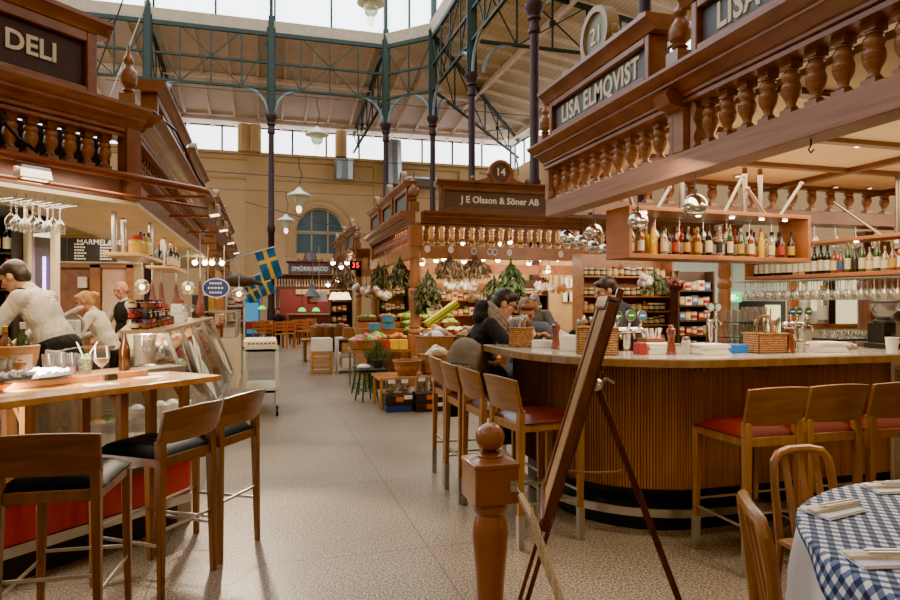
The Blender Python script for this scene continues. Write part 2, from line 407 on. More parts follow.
for k in range(8):
    f = k/8; a = C_.lerp(H_, f); rb.bar((a.x, a.y, a.z-.06), (XR+.1, a.y, 10.24), .09, .14)
for y, z in ((28.6, 10.88), (33.0, 10.3)): rb.bar((-14, y, z), (XR-1, y, z), .18, .2)
for x, z in ((9.2, 10.85), (12.7, 10.25)): rb.bar((x, -2, z), (x, 32.5, z), .16, .2)
struct('trim_3', rb, M_RIB)
mb = MB()
mb.mold((-14, 24.66, 0), (4.45, 24.66, 0), (0,-1,0), [(0, 11.32), (.06, 11.32), (.1, 11.5), (.16, 11.72), (0, 11.75)])
mb.mold((4.45, 24.66, 0), (5.96, 23.2, 0), (-.7,-.7,0), [(0, 11.32), (.06, 11.32), (.1, 11.5), (.16, 11.72), (0, 11.75)])
mb.mold((5.96, 23.2, 0), (5.96, -2, 0), (-1,0,0), [(0, 11.32), (.06, 11.32), (.1, 11.5), (.16, 11.72), (0, 11.75)])
struct('trim_2', mb, paint('cream_fascia', 'b3a48c', .6))
mb = MB(); mb.bb(-14, 6.1, -4.2, 6.0, 14.2, 14.4); struct('ceiling_nave', mb, M_CEILR)
mb = MB(); mb.bb(-16, 16, -4.3, -4, 0, 14.2); struct('wall_front', mb, M_WALL)
# iron columns
cols = [(-8.15, 24.6), (-3.92, 24.6), (.22, 24.6), (4.45, 24.6), (5.94, 23.2), (5.94, 18.5), (5.94, 13.8), (5.94, 9.3)]
names = ['iron column with teal top at the far left rear of the hall', 'iron column half hidden behind the carved deli signs', 'dark iron column with teal top beside the blue and yellow flags', 'rear iron column behind the small corner signs of stall 14',
         'iron column at the rear corner, just left of the J E Olsson sign', 'iron column rising behind the left half of the J E Olsson sign', 'thick dark iron column just right of the J E Olsson sign', 'iron column whose shaft shows just above the roundel 21 sign']
def column(i):
    x, y = cols[i]; t = thing('iron_column', names[i], 'column', (x, y, 0), 0, 'iron columns of the hall')
    mb = MB(); mb.lathe([(.2, 0), (.2, .3), (.15, .4), (.15, 1.2), (.12, 1.3), (.11, 4), (.14, 4.05), (.14, 4.25), (.11, 4.3), (.1, 7.6), (.14, 7.65), (.14, 7.72), (.11, 7.78), (.11, 7.9)], 14); mb.obj('shaft', M_IRON, t)
    mb = MB(); mb.lathe([(.11, 7.9), (.16, 7.95), (.13, 8.02), (.17, 8.12), (.22, 8.2), (.22, 8.3)], 14); mb.obj('capital', M_IRON, t)
    mb = MB(); mb.box((0,0,10.1), (.2,.2,3.6)); mb.box((0,0,9.9), (.3,.08,3.2)); mb.box((0,0,13), (.12,.12,2.4)); mb.obj('upper_post', M_TEAL, t)
    return t
for i in range(len(cols)): column(i)
def truss(name, label, p0, p1, z0, zm, z1, n, brace=True, z1b=None):
    """riveted girder between two columns: three chords, uprights, crossed diagonals, quarter-circle braces"""
    p0, p1 = Vector((*p0, 0)), Vector((*p1, 0)); L = (p1-p0).length; d = (p1-p0)/L; z1b = z1b or z1
    t = thing(name, label, 'truss', p0, 0, 'iron roof trusses')
    P = lambda s, z: d*s+Vector((0,0,z))
    top = lambda s: z1+(z1b-z1)*s/L
    for a, b, w in ((z0, z0, .1), (zm, zm, .09)):
        if a: mb = MB(); mb.bar(P(0, a), P(L, b), w, w*.8); mb.obj('chord', M_TEAL, t)
    mb = MB(); mb.bar(P(0, z1), P(L, z1b), .12, .14); mb.obj('chord', M_TEAL, t)
    st = L/n
    for k in range(1, n): mb = MB(); mb.bar(P(k*st, z0), P(k*st, top(k*st)), .05, .05); mb.obj('upright', M_TEAL, t)
    mb = MB(); mb.bar(P(0, top(0)), P(st, z0), .04, .04); mb.bar(P(L, top(L)), P(L-st, z0), .04, .04)
    k = 1
    while k+2 <= n-1:
        mb.bar(P(k*st, z0), P((k+2)*st, top((k+2)*st)), .04, .035); mb.bar(P(k*st, top(k*st)), P((k+2)*st, z0), .04, .035)
        mb.box(P((k+1)*st, (z0+top((k+1)*st))/2), (.15, .15, .15), math.atan2(d.y, d.x)); k += 2
    mb.obj('diagonal', M_TEAL, t)
    if brace:
        r = .95
        for s, q in ((0, 1), (L, -1)):
            pts = [P(s+q*(.1+r-r*math.cos(PI/2*j/8)), z0-r+r*math.sin(PI/2*j/8)) for j in range(9)]
            mb = MB(); mb.tube(pts, .05, 6); mb.obj('curved_brace', paint('teal_iron_pale', '6f8488', .4), t)
rear = ['far left', 'left of the flags', 'right of the flags']
for i in range(3): truss('roof_truss', 'teal iron lattice truss across the rear of the hall, bay '+rear[i], cols[i], cols[i+1], 9.26, 10.2, 11.25, 4)
truss('roof_truss', 'short teal lattice truss cutting the rear corner of the hall', cols[3], cols[4], 9.26, 10.2, 11.25, 2)
sd = ['farthest back', 'over stall 14', 'over roundel 21']
for i in range(3): truss('roof_truss', 'teal lattice truss along the right side of the hall, bay '+sd[i], cols[4+i], cols[5+i], 9.26, 10.2, 11.25, 4)
for i, nm in ((5, 'second'), (6, 'third'), (7, 'fourth')):
    x, y = cols[i]; truss('aisle_truss', 'teal sloping truss from the %s side column to the right wall' % nm, (x+.26, y), (XR, y), 9.3, 0, 11.3, 6, True, 10.2)
truss('aisle_truss', 'teal diagonal truss from the rear corner column into the corner of the hall', (cols[4][0]+.2, cols[4][1]+.25), (XR-.1, YB-1.2), 9.3, 0, 11.3, 6, True, 10.2)
for i, nm in ((1, 'left'), (2, 'middle'), (3, 'right')):
    x, y = cols[i]; truss('aisle_truss', 'teal sloping truss from the rear row to the back wall, %s one' % nm, (x, y+.26), (x, YB), 9.3, 0, 11.3, 6, False, 10.2)
# crossing tie rods and cables
def cable(name, label, pts, r=.012, m=M_CHAR, cat='cable'):
    mb = MB(); mb.tube(pts, r, 5); return tag(mb.obj(name, m), label, cat)
cable('steel_cable', 'thin cable crossing high up behind the deli corner post', [at(123, 0, 9), at(92, 85, 9)], .01)
cable('steel_cable', 'twisted pale cable running down behind the deli finial', [at(147, 0, 12), at(110, 97, 12)], .011, M_STEEL)
cable('steel_cable', 'thin steel cable stretched across the rear of the hall at lamp height', [onY(190, 170, 20), onY(420, 186, 20)], .015)
cable('steel_cable', 'second thin cable stretched across the hall below the arched window top', [onY(246, 202, 21), onY(370, 236, 15)], .012)
# silver ducts on the rear cornice
def duct(label, pts, r): mb = MB(); mb.tube(pts, r, 10); return tag(mb.obj('air_duct', metal('galvanised', '9fa7ab', .35)), label, 'duct', 'silver air ducts')
duct('thick silver air duct standing on the rear wall cornice', [onY(344, 180, 33.2), onY(344, 160, 33.2)], .5)
duct('tall silver duct rising past the clerestory behind the stall 14 corner', [onY(394, 185, 33.2), onY(393, 141, 33.2)], .45)
duct('long silver duct lying along the cornice left of the sign of stall 14', [onY(398, 182, 33.1), onY(436, 184, 33.1)], .33)
for px, lab in ((341, 'ochre post standing before the clerestory, right of the white pendant'), (255, 'ochre timber post before the clerestory, left of the flag column'), (244, 'short ochre post before the clerestory, leftmost')):
    a = onY(px, 158, 33.5); mb = MB(); mb.lathe([(.3, 0), (.3, 1.32)], 10); tag(mb.obj('clerestory_post', M_WALLB, None, (a.x, a.y, 8.9)), lab, 'post')
# pendant lamps
def pendant(px, py, Z, dia, label, top=11.0):
    p = at(px, py, Z); t = thing('pendant_lamp', label, 'lamp', p, 0, 'white hanging hall lamps'); r = dia/2
    mb = MB(); mb.lathe([(.02, .2), (r*.2, .17), (r*.35, .1), (r*.7, .05), (r, 0), (r, -.03), (r*.6, -.01), (.02, -.01)], 20); mb.obj('lamp_shade', paint('white_enamel', 'f2f2ea', .3), t)
    mb = MB(); mb.lathe([(r*.5, -.03), (r*.52, -.12), (r*.42, -.22), (r*.22, -.28), (.02, -.3)], 16); mb.obj('glass_bowl', glass('frosted_bowl', 'e8f3e2', .2, .1, .45, 'eef5e8'), t)
    mb = MB(); mb.lathe([(.06, -.3), (.07, -.36), (.05, -.44), (.02, -.46)], 12); mb.obj('lamp_bulb', emit('lamp_white', 'fff6e0', 2.5), t)
    mb = MB(); mb.tube([(0,0,.26), (r*.25, 0, .5), (0,0,.75), (0, 0, .95)], .014, 6); mb.tube([(-5,0,.95), (6,0,.95)], .01, 5); mb.obj('hanger', M_CHAR, t)
pendant(299, 195, 16.5, .6, 'white pendant lamp in front of the arched window, larger of the lower two')
pendant(286, 220, 22, .58, 'white pendant lamp left of the arched window, smaller of the lower two')
pendant(317, 134, 17, .62, 'white pendant lamp hanging high against the bright clerestory')
pendant(371, 2, 12, .52, 'white glass pendant lamp cut by the top edge of the picture')
# ================================================================ CARVED STALLS
BAL = [(.5,.13), (.66,.15), (.66,.17), (.5,.19), (.46,.23), (.58,.29), (.8,.36), (.94,.42), (.9,.43), (.98,.44), (.94,.455), (1,.47), (.96,.485), (1,.5), (.95,.515), (.98,.53), (.92,.57), (.84,.61), (.78,.63), (.84,.65), (.92,.69), (.92,.74), (.8,.79), (.6,.815), (.74,.835), (.74,.86), (.6,.87)]
def baluster_mesh(h, r, m, bw=None):
    mb = MB(); b = bw or r*1.5; mb.box((0,0,h*.065), (b,b,h*.13)); mb.box((0,0,h*.935), (b,b,h*.13))
    mb.lathe([(a*r, z*h) for a, z in BAL], 14, cap=False); return mb.mesh('baluster', m)
CORN = [(-.08, 0), (.0, 0), (.03, .02), (.03, .05), (.05, .06), (.07, .1), (.12, .125), (.12, .15), (.15, .165), (.19, .21), (.19, .24), (-.08, .24)]
def frame_of(out):
    out = Vector((out[0], out[1], 0)).normalized(); r = Vector((-out.y, out.x, 0)); return out, r, math.atan2(out.x, -out.y)
def facade(t, a, b, out, z=(2.25, 2.40, 2.71, 2.95), bals=None, n=0, rad=.05, mbeam=None, mcor=None, mbal=None, through=True, depth=.16):
    """beam, balusters and cornice along a -> b (plan points)"""
    o, r, yaw = frame_of(out); a = Vector((*a, 0)); b = Vector((*b, 0)); loc = t.location
    z0, z1, z2, z3 = z; mbeam = mbeam or M_LIGHTBEAM; mcor = mcor or M_STALL; mbal = mbal or M_TURN
    mb = MB(); mb.mold(a, b, o, [(0, z0), (0, z1), (-depth, z1), (-depth, z0)]); mb.obj('beam', mbeam, t, world=True, bevel=.006)
    mb = MB(); k = (z3-z2)/.24
    mb.mold(a, b, o, [(p, z2+q*k) for p, q in CORN]); mb.mold(a, b, o, [(-.01, z2-.025), (.02, z2-.025), (.02, z2), (-depth, z2), (-depth, z2-.025)]); mb.obj('cornice', mcor, t, world=True)
    h = z2-.025-z1; me = baluster_mesh(h, rad, mbal); L = (b-a).length; d = (b-a)/L
    S = bals if bals is not None else [L*(i+.5)/n for i in range(n)]
    for s in S:
        p = a+d*s-o*(depth*.5)-loc; inst(me, 'baluster', t, (p.x, p.y, z1), yaw)
def finial(t, x, y, z, h, m=None, name='finial', base=.13):
    mb = MB(); m = m or M_TURN
    mb.box((x,y,z+h*.12), (base, base, h*.24)); mb.box((x,y,z+h*.25), (base*.8, base*.8, h*.04), 0, .6)
    mb.lathe([(.26,.27), (.4,.3), (.25,.34), (.3,.36), (.62,.42), (.72,.5), (.66,.58), (.4,.62), (.3,.65), (.26,.69), (.42,.72), (.44,.77), (.2,.82), (.12,.88), (.14,.93), (.02,1)], 14, (x, y, z)) if False else \
    mb.lathe([(a*base, h*b) for a, b in [(.26,.27), (.42,.3), (.26,.34), (.34,.36), (.52,.4), (.54,.43), (.56,.46), (.58,.5), (.55,.54), (.52,.58), (.36,.62), (.3,.645), (.24,.68), (.34,.71), (.36,.75), (.2,.81), (.1,.87), (.13,.92), (.02,1)]], 14, (x, y, z))
    return mb.obj(name, m, t, world=True)
def sign(t, s0, s1, org, out, z0, z1, txt=None, board='4a5560', size=.2, pad=None, num=None, letter=None, roundel='8a9484', m=None, sx=1, bold=.002, ped='pale', tcen=None, space=1, deep=.1, fr=.075):
    """framed sign board above the cornice; s runs to the viewer's right from org"""
    o, r, yaw = frame_of(out); org = Vector((*org, 0)); m = m or M_STALL; letter = letter or M_LETTER
    G = lambda s, d, z: org+r*s+o*d+Vector((0,0,z)); loc = t.location
    mb = MB(); mb.slab([(s0, z0), (s1, z0), (s1, z1), (s0, z1)], org+o*.0, r, (0,0,1), -o*deep)
    bd = mb.obj('sign_board', paint('sign_board_'+board, board, .5, .05), t, world=True)
    mb = MB(); prof = lambda: None
    for (a0, a1, b0, b1) in ((s0-fr, s0, z0-fr, z1+fr), (s1, s1+fr, z0-fr, z1+fr), (s0, s1, z0-fr, z0), (s0, s1, z1, z1+fr)):
        mb.slab([(a0, b0), (a1, b0), (a1, b1), (a0, b1)], G(0, -deep, 0), r, (0,0,1), o*(deep+.045))
    e = .025
    for (a0, a1, b0, b1) in ((s0-e, s0, z0-e, z1+e), (s1, s1+e, z0-e, z1+e), (s0, s1, z0-e, z0), (s0, s1, z1, z1+e)):
        mb.slab([(a0, b0), (a1, b0), (a1, b1), (a0, b1)], G(0, 0, 0), r, (0,0,1), o*.02)
    f = mb.obj('sign_frame', m, t, world=True, bevel=.008)
    mb = MB(); zt = z1+fr
    mb.mold(G(s0-fr-.08, 0, 0), G(s1+fr+.08, 0, 0), o, [(-deep-.06, zt), (.05, zt), (.06, zt+.02), (.08, zt+.05), (.12, zt+.07), (.12, zt+.1), (-deep-.06, zt+.1)])
    mb.obj('sign_cornice', m, t, world=True)
    if txt:
        c = G((s0+s1)/2 if tcen is None else tcen, .004, (z0+z1)/2)
        text(txt, size, letter, bd, c, (PI/2, 0, yaw), 'lettering', .004, bold, sx=sx, space=space)
    if pad:
        hw, rc = pad; sc_ = (s0+s1)/2; zb = zt+.1
        pts = []
        for i in range(25):
            x = -hw+2*hw*i/24; q = abs(x)/hw
            pts.append((sc_+x, zb+.03+(rc*1.5)*max(0, (1-q))**2.2+(.05 if q > .93 else 0)))
        mb = MB(); mb.slab([(sc_-hw, zb)]+pts+[(sc_+hw, zb)], G(0, -.06, 0), r, (0,0,1), o*.06)
        for q in (-1, 1): c = G(sc_+q*hw*.95, -.03, zb+.07); mb.sph(c, (.045,.045,.05), 10, 7)
        for q in (-1, 1): c = G(sc_+q*rc*1.15, -.03, zb+rc*.85); mb.sph(c, (.04,.04,.05), 10, 7)
        pm = M_STALL if ped != 'pale' else wood('pediment_pale', '8c7458', 'a68c6c', (4,4,4), .45, .2)
        pd = mb.obj('pediment', pm, t, world=True)
        mb = MB(); zc = zb+rc*1.05; n = 28
        ring = lambda ra, d: [G(sc_+ra*math.cos(2*PI*k/n), d, zc+ra*math.sin(2*PI*k/n)) for k in range(n)]
        A, B, C, D = ring(rc*1.18, -.07), ring(rc*1.18, .03), ring(rc*.92, .03), ring(rc*.9, .0)
        mb.add(A+B+C+D, [(j*n+k, j*n+(k+1) % n, (j+1)*n+(k+1) % n, (j+1)*n+k) for j in range(3) for k in range(n)]+[tuple(range(n))])
        rd = mb.obj('roundel_frame', pm, pd, world=False); rd.location = (0,0,0)
        mb = MB(); mb.add(ring(rc*.92, .002), [tuple(range(n))]); mb.obj('roundel', paint('roundel_'+roundel, roundel, .5, .05), pd)
        if num: text(num, rc*1.0, letter, pd, G(sc_, .006, zc), (PI/2, 0, yaw), 'number', .003, .002)
    return bd
def turned_post(t, x, y, z1, m, w=.15, name='corner_post', z0=0):
    mb = MB(); mb.box((x,y,z0+.45), (w,w,.9)); mb.box((x,y,z1-.18), (w,w,.36))
    k = w/2
    mb.lathe([(k*.7,.9), (k*1.0,.92), (k*1.0,.97), (k*.8,1.0), (k*.95,1.03), (k*.85,1.08), (k*.8,1.3), (k*.92,1.55), (k*.8,1.6), (k*1.0,1.63), (k*1.0,1.68), (k*.75,1.71), (k*.95,1.76), (k*.8,z1-.36)], 14, (x,y,z0))
    return mb.obj(name, m, t, world=True, bevel=.008)
# ---- right stall with the bar
XE = 2.51
t = thing('market_stall', 'carved wooden stall over the bar with blue-grey sign LISA ELMQVIST and roundel 21', 'stall', (XE, 5.57, 0))
ELM = t
bal1 = [.10+.178*i for i in range(11)]; bal2 = [5.57-3.35+.157*i for i in range(18)]
facade(t, (XE, 5.57), (XE, .2), (-1, 0), (2.25, 2.40, 2.71, 2.87), bals=bal1+bal2)
for y0, y1 in ((3.50, 3.60), (5.50, 5.572)): mb = MB(); mb.bb(XE-.004, XE+.15, y0, y1, 2.402, 2.70); mb.obj('pilaster', M_LIGHTBEAM, t, world=True)
mb = MB()
for y in (3.46, 3.64): mb = MB(); mb.slab([(0,2.4), (.05,2.42), (.03,2.47), (.06,2.52), (.03,2.58), (.06,2.64), (.04,2.7), (0,2.7)], (XE+.02, y, 0), (0, 1 if y > 3.55 else -1, 0), (0,0,1), (.1,0,0)); mb.obj('pilaster_scroll', M_LIGHTBEAM, t, world=True)

mb = MB(); mb.slab([(0,2.66), (.11,2.68), (.14,2.74), (.1,2.79), (.14,2.84), (.12,2.9), (0,2.92)], (XE, 3.48, 0), (-1,0,0), (0,0,1), (0,.14,0)); mb.obj('corbel', M_STALL, t, world=True)
facade(t, (9.0, 5.56), (XE+.165, 5.56), (0, 1), n=26, mbeam=M_STALL2, mcor=M_STALL2)
sign(t, .44, 1.86, (XE-.1, 5.57), (-1, 0), 2.925, 3.13, 'LISA ELMQVIST', '5f6d79', .2, (.6, .18), '21', sx=.84, space=1.06, bold=.005, m=M_STALL, fr=.05)
sign(t, 2.39, 3.81, (XE-.1, 5.57), (-1, 0), 2.925, 3.13, 'LISA ELMQVIST', '5f6d79', .2, (.6, .18), '21', sx=.84, space=1.06, bold=.005, m=M_STALL, fr=.05)
finial(t, XE-.06, 3.45, 2.872, .48, base=.12); finial(t, XE-.05, 5.47, 2.872, .43, base=.1)
mb = MB(); mb.bb(XE+.16, 9, .2, 5.5, 2.62, 2.66)
mb.obj('stall_ceiling', M_CREAMCEIL, t, world=True)
mb = MB()
for y in (1.3, 2.1, 2.9, 3.7, 4.5, 5.3): mb.bb(XE+.16, 9, y-.035, y+.035, 2.585, 2.62)
for x in (3.6, 4.9, 6.2, 7.5): mb.bb(x-.04, x+.04, .2, 5.5, 2.58, 2.62)
mb.bb(XE+.17, 9, 5.34, 5.4, 2.25, 2.3)
mb.obj('ceiling_batten', M_STALL2, t, world=True)
for x in (4.95, 7.0): turned_post(t, x-.13, 6.0 if x < 6 else 6.1, 2.3, M_ORANGE if x < 6 else M_STALL2, .15)
def spot_lights(t, pts, z):
    for x, y in pts:
        mb = MB(); p = Vector((x, y, z))-t.location; mb.lathe([(.045, 0), (.045, -.012), (.035, -.014), (.03, -.004), (.001, -.004)], 14, p); o = mb.obj('ceiling_spot', M_CHROME, t)
        mb = MB(); mb.lathe([(.03, -.006), (.001, -.0061)], 12, p); mb.obj('spot_lens', emit('warm_lens', 'ffe2b0', 14), o)
spot_lights(t, [tuple(onz(a, b, 2.62)[:2]) for a, b in ((858,145), (870,187), (738,175), (836,186))], 2.615)
# ---- stall 14
XO, YO = 2.44, 11.06
t = thing('market_stall', 'carved warm-lit brown greengrocer stall with sign J E Olsson & Söner AB, roundel 14', 'stall', (XO, YO, 0)); OLS = t
facade(t, (XO+.2, YO+.004), (9.2, YO+.004), (0, -1), (2.24, 2.46, 2.83, 3.05), n=35, rad=.06, mbeam=M_ORANGE, mcor=M_STALL2, mbal=M_TURN)
facade(t, (XO, 15.6), (XO, YO-.002), (-1, 0), (2.24, 2.46, 2.83, 3.05), n=22, rad=.045, mbeam=M_ORANGE, mcor=M_STALL, mbal=M_STALL)
turned_post(t, XO+.095, YO+.092, 2.8, wood('post_warm_lit', '8a5030', 'a5683f', (5,5,1.5), .4, .2), .212)  # same stall wood, warm lamp glow put into the post colour
turned_post(t, XO+.09, 15.5, 2.83, M_ORANGE, .18)
sign(t, .6, 2.72, (XO, YO), (0, -1), 3.14, 3.44, 'J E Olsson & Söner AB', '5a4740', .165, (.55, .19), '14', roundel='5a4338', m=M_STALL2, sx=.98, bold=.004, ped='dark', letter=paint('white_lettering', 'f2efe8', .5, .02))
for a in (.35, 1.9, 3.3): sign(t, a, a+1.0, (XO, 15.6), (-1, 0), 3.1, 3.42, None, '5f6866', .15, (.35, .13), None, m=M_STALL)
finial(t, XO+.07, YO+.1, 3.05, .72, M_STALL, base=.17); finial(t, XO+.07, 15.5, 3.05, .6, M_STALL, base=.15)
mb = MB(); mb.bb(XO+.16, 9.2, YO+.16, 15.6, 2.84, 2.88); mb.obj('stall_ceiling', M_CREAMCEIL, t, world=True)
mb = MB(); mb.bb(XO+.2, 9.2, 12.7, 12.8, 2.05, 2.25); mb.bb(XO+.2, 9.2, 14.4, 14.5, 2.0, 2.2)
mb.obj('inner_beam', M_STALL, t, world=True)
# further stall up the right side of the aisle
t = thing('market_stall', 'smaller brown stall beyond stall 14, with a red number display on its post', 'stall', (2.46, 18.3, 0)); FAR = t
facade(t, (2.46, 25), (2.46, 18.3), (-1, 0), (2.2, 2.4, 2.75, 2.98), n=26, rad=.045, mbeam=M_STALL, mbal=M_STALL)
facade(t, (2.46, 18.3), (6, 18.3), (0, -1), (2.2, 2.4, 2.75, 2.98), n=14, rad=.045, mbeam=M_ORANGE, mbal=M_STALL)
turned_post(t, 2.55, 18.4, 2.75, M_ORANGE, .2); finial(t, 2.52, 18.4, 2.98, .75, M_STALL, base=.17)
for a in (.8, 3.0, 5.0): sign(t, a, a+1.3, (2.46, 25), (-1, 0), 3.1, 3.45, None, '5f6866', .15, (.45, .15), None, m=M_STALL)
mb = MB(); mb.bb(2.62, 6, 18.46, 25, 2.74, 2.78); mb.obj('stall_ceiling', M_CREAMCEIL, t, world=True)
# stall at the end of the aisle
p = at(300, 303, 27.5)
xs, ys = at(276, 303, 27.5), at(331, 303, 27.5)
t = thing('market_stall', 'mauve-brown stall at the end of the aisle with sign SMÖRREBRÖD', 'stall', (xs.x, 27.4, 0)); SMO = t
M_MAUVE = wood('mauve_wood', '5f3f3c', '7a5550', (4,4,4), .5, .1); L = ys.x-xs.x+.5
facade(t, (xs.x, 27.4), (xs.x+L, 27.4), (0, -1), (2.02, 2.12, 2.46, 2.62), n=24, rad=.04, mbeam=M_MAUVE, mcor=M_MAUVE, mbal=M_MAUVE)
sign(t, .55, 2.15, (xs.x, 27.4), (0, -1), 2.72, 3.0, 'SMÖRREBRÖD', '6d7482', .24, (.5, .2), None, roundel='7f8a98', m=M_MAUVE, sx=.95, bold=.006, ped='d', letter=paint('white_lettering', 'f2efe8', .5, .02), tcen=1.35)
turned_post(t, xs.x+.05, 27.5, 2.1, M_MAUVE, .16); turned_post(t, xs.x+L, 27.5, 2.1, M_MAUVE, .16)
mb = MB(); mb.bb(xs.x+.2, xs.x+L+.5, 30.5, 30.6, 0, 2.2); mb.obj('rear_panel', paint('oxblood_wall', '6b1a1c', .6), t, world=True)
mb = MB(); mb.bb(xs.x+.9, xs.x+2.9, 30.4, 30.5, 1.85, 2.6); mb.obj('menu_panel', paint('tan_menu', 'b9925e', .6), t, world=True)
# ---- left deli stall, chamfered corner
CX, CY = -.975, 5.63
t = thing('market_stall', 'carved wooden deli stall on the left with dark sign reading DELI', 'stall', (CX, CY, 0)); DEL = t
D = Vector((-.7071, -.7071, 0)); Cc = Vector((CX, CY, 0)); E = Cc+D*2.6; O45 = (.7071, -.7071)
pp = [.16, .3, .45, .6, .75, .9, 1.05, 1.2, 1.35, 1.5, 1.7, 1.9]
facade(t, (CX, CY), (E.x, E.y), O45, (2.25, 2.47, 2.76, 2.955), bals=[.22+.135*i for i in range(16)], rad=.05, mbeam=M_STALL2, mbal=M_TURN)
facade(t, (CX-.003, CY+.02), (CX-.003, 12.2), (1, 0), (2.25, 2.40, 2.76, 2.955), n=46, rad=.045, mbeam=M_STALL, mbal=M_STALL)
mb = MB(); mb.box((CX-.05, CY-.03, 2.6), (.12,.12,.7), PI/4); mb.obj('corner_block', M_STALL, t, world=True)
s_ = lambda a: -a
sign(t, -2.1, -.43, (CX, CY), O45, 3.03, 3.36, None, '3c2628', .2, None, m=M_STALL, deep=.12)
o_, r_, yaw_ = frame_of(O45)
text('DELI', .185, M_LETTER, t, Cc+r_*-.80+o_*.006+Vector((0,0,3.205))-Vector((CX,CY,0)), (PI/2,0,yaw_), 'lettering', .004, .004, sx=.95)
mb = MB(); mb.slab([(-1.9, 3.53), (-1.0, 3.53), (-.95, 3.58), (-1.0, 3.63), (-1.06, 3.6), (-1.2, 3.66), (-1.9, 3.9)], Cc-o_*.06, r_, (0,0,1), o_*.06); mb.obj('pediment', M_STALL, t, world=True)
finial(t, CX-.06, CY-.01, 2.957, .54, base=.115)
mb = MB(); mb.mold(Cc-Vector((.2,-.3,0)), E-Vector((.2,-.2,0)), Vector((*O45,0)).normalized(), [(-.1,2.3), (-.1,2.8), (-.14,2.8), (-.14,2.3)]); mb.obj('shade_lining', M_CHAR, t, world=True)  # dark sheet added for the shade inside, behind the balusters
for a, w in ((.8, 1.9), (3.4, 1.9)): sign(t, a, a+w, (CX, CY), (1, 0), 2.99, 3.26, None, '6a7674', .2, (.4, .14), None, m=M_STALL)
finial(t, CX-.06, 8.6, 2.955, .5, base=.13)
mb = MB(); q = [(CX, CY), (E.x, E.y), (E.x-.7, E.y+.7), (CX-.9, CY+.35), (CX-.9, 12.2), (CX, 12.2)]; mb.prism(q, 2.22, 2.25); mb.obj('soffit', M_CREAM, t, world=True)
mb = MB(); mb.prism([(CX-.85, CY+.35), (E.x-.7, E.y+.7), (-7, 4), (-7, 12.2), (CX-.85, 12.2)], 2.5, 2.54); mb.obj('stall_ceiling', M_CREAM, t, world=True)
t = thing('market_stall', 'further carved stall on the left of the aisle beside the flags', 'stall', (CX, 13.4, 0)); LF = t
facade(t, (CX, 13.4), (CX, 21), (1, 0), (2.25, 2.40, 2.76, 2.955), n=40, rad=.045, mbeam=M_STALL, mbal=M_STALL)
for a in (.4, 2.7, 5.0): sign(t, a, a+1.7, (CX, 13.4), (1, 0), 3.05, 3.38, None, '6a7674', .2, (.4, .14), None, m=M_STALL)
turned_post(t, CX-.05, 13.5, 2.76, M_ORANGE, .2); turned_post(t, CX-.05, 17.4, 2.76, M_ORANGE, .2); finial(t, CX-.06, 13.5, 2.955, .5, base=.13)
mb = MB(); mb.bb(-6, CX-.16, 13.4, 21, 2.5, 2.54); mb.obj('stall_ceiling', M_CREAM, t, world=True)
# ---------------------------------------------------------------- lights of the hall and stalls, and added fills
WARM = (1, .77, .5); WARM2 = (1, .81, .57)
lamp('bar_light', 'AREA', (4.0, 4.3, 2.56), 75, WARM, 2.4, sy=1.6)
lamp('bar_light', 'AREA', (6.8, 4.2, 2.56), 75, WARM, 2.4, sy=2)
lamp('bar_ceiling_fill', 'AREA', (4.0, 4.0, 2.22), 10, WARM, 2.2, sy=2.2, rot=(PI,0,0))  # added fill to brighten the stall ceiling, no fitting there
lamp('bar_ceiling_fill', 'AREA', (6.4, 3.4, 2.15), 10, WARM, 2.6, sy=2.6, rot=(PI,0,0))  # second added ceiling fill, farther right
lamp('shelf_fill', 'AREA', (6.2, 7.3, 2.4), 45, WARM2, 2.4, sy=.5, rot=(math.radians(50),0,0))  # added fill for the stocked shelves beyond the bar
lamp('bar_front_fill', 'AREA', (2.2, 3.0, 2.2), 15, WARM, .5, sy=1.2, rot=(math.radians(18),0,0))  # added fill brightening the slatted bar front, not a lamp of the stall
lamp('bar_front_fill', 'AREA', (3.6, 2.75, 2.2), 13, WARM, 1.6, sy=.4, rot=(math.radians(18),0,0))  # added fill for the right stretch of the bar front
lamp('grocer_light', 'AREA', (4.2, 12.0, 2.8), 130, WARM, 3.4, sy=1.6)
lamp('grocer_light', 'AREA', (6.8, 12.6, 2.8), 130, WARM, 3.4, sy=2)
lamp('grocer_light', 'AREA', (3.6, 10.2, 2.2), 45, WARM2, 2.6, sy=.6)  # added before the beam only to light the hanging bunches
lamp('servery_light', 'AREA', (8.0, 8.6, 2.5), 60, WARM2, 2.4, sy=2)
lamp('deli_light', 'AREA', (-1.9, 5.9, 2.2), 28, WARM2, .8, sy=1.2, rot=(0,0,PI/4))
lamp('deli_light', 'AREA', (-1.5, 8.4, 2.2), 38, WARM2, .7, sy=4)
lamp('deli_light', 'AREA', (-3.4, 8.2, 2.45), 60, WARM2, 2.5, sy=3)
lamp('deli_counter_light', 'AREA', (-1.5, 4.6, 2.3), 14, WARM2, .5, sy=1.6, rot=(0,math.radians(14),-PI/4))
lamp('deli_knee_light', 'AREA', (-1.32, 3.72, .93), 24, (1,.85,.7), 1.9, sy=.12, rot=(0,math.radians(-35),PI/4))
def aim(a, b): return (Vector(b)-Vector(a)).to_track_quat('-Z', 'Y').to_euler()
for a, b, p, s in (((-.28, 6.35, 2.2), (-.05, 3.7, 0), 420, 55), ((-.28, 7.65, 2.2), (0, 5.6, 0), 150, 55), ((2.7, 2.3, 2.2), (2.3, 2.6, 0), 60, 60)): lamp('flood_light', 'SPOT', a, p, WARM2, .05, rot=aim(a, b), spot=s)
lamp('case_light', 'AREA', (-.4, 8.3, 2.2), 22, WARM2, .4, sy=4)
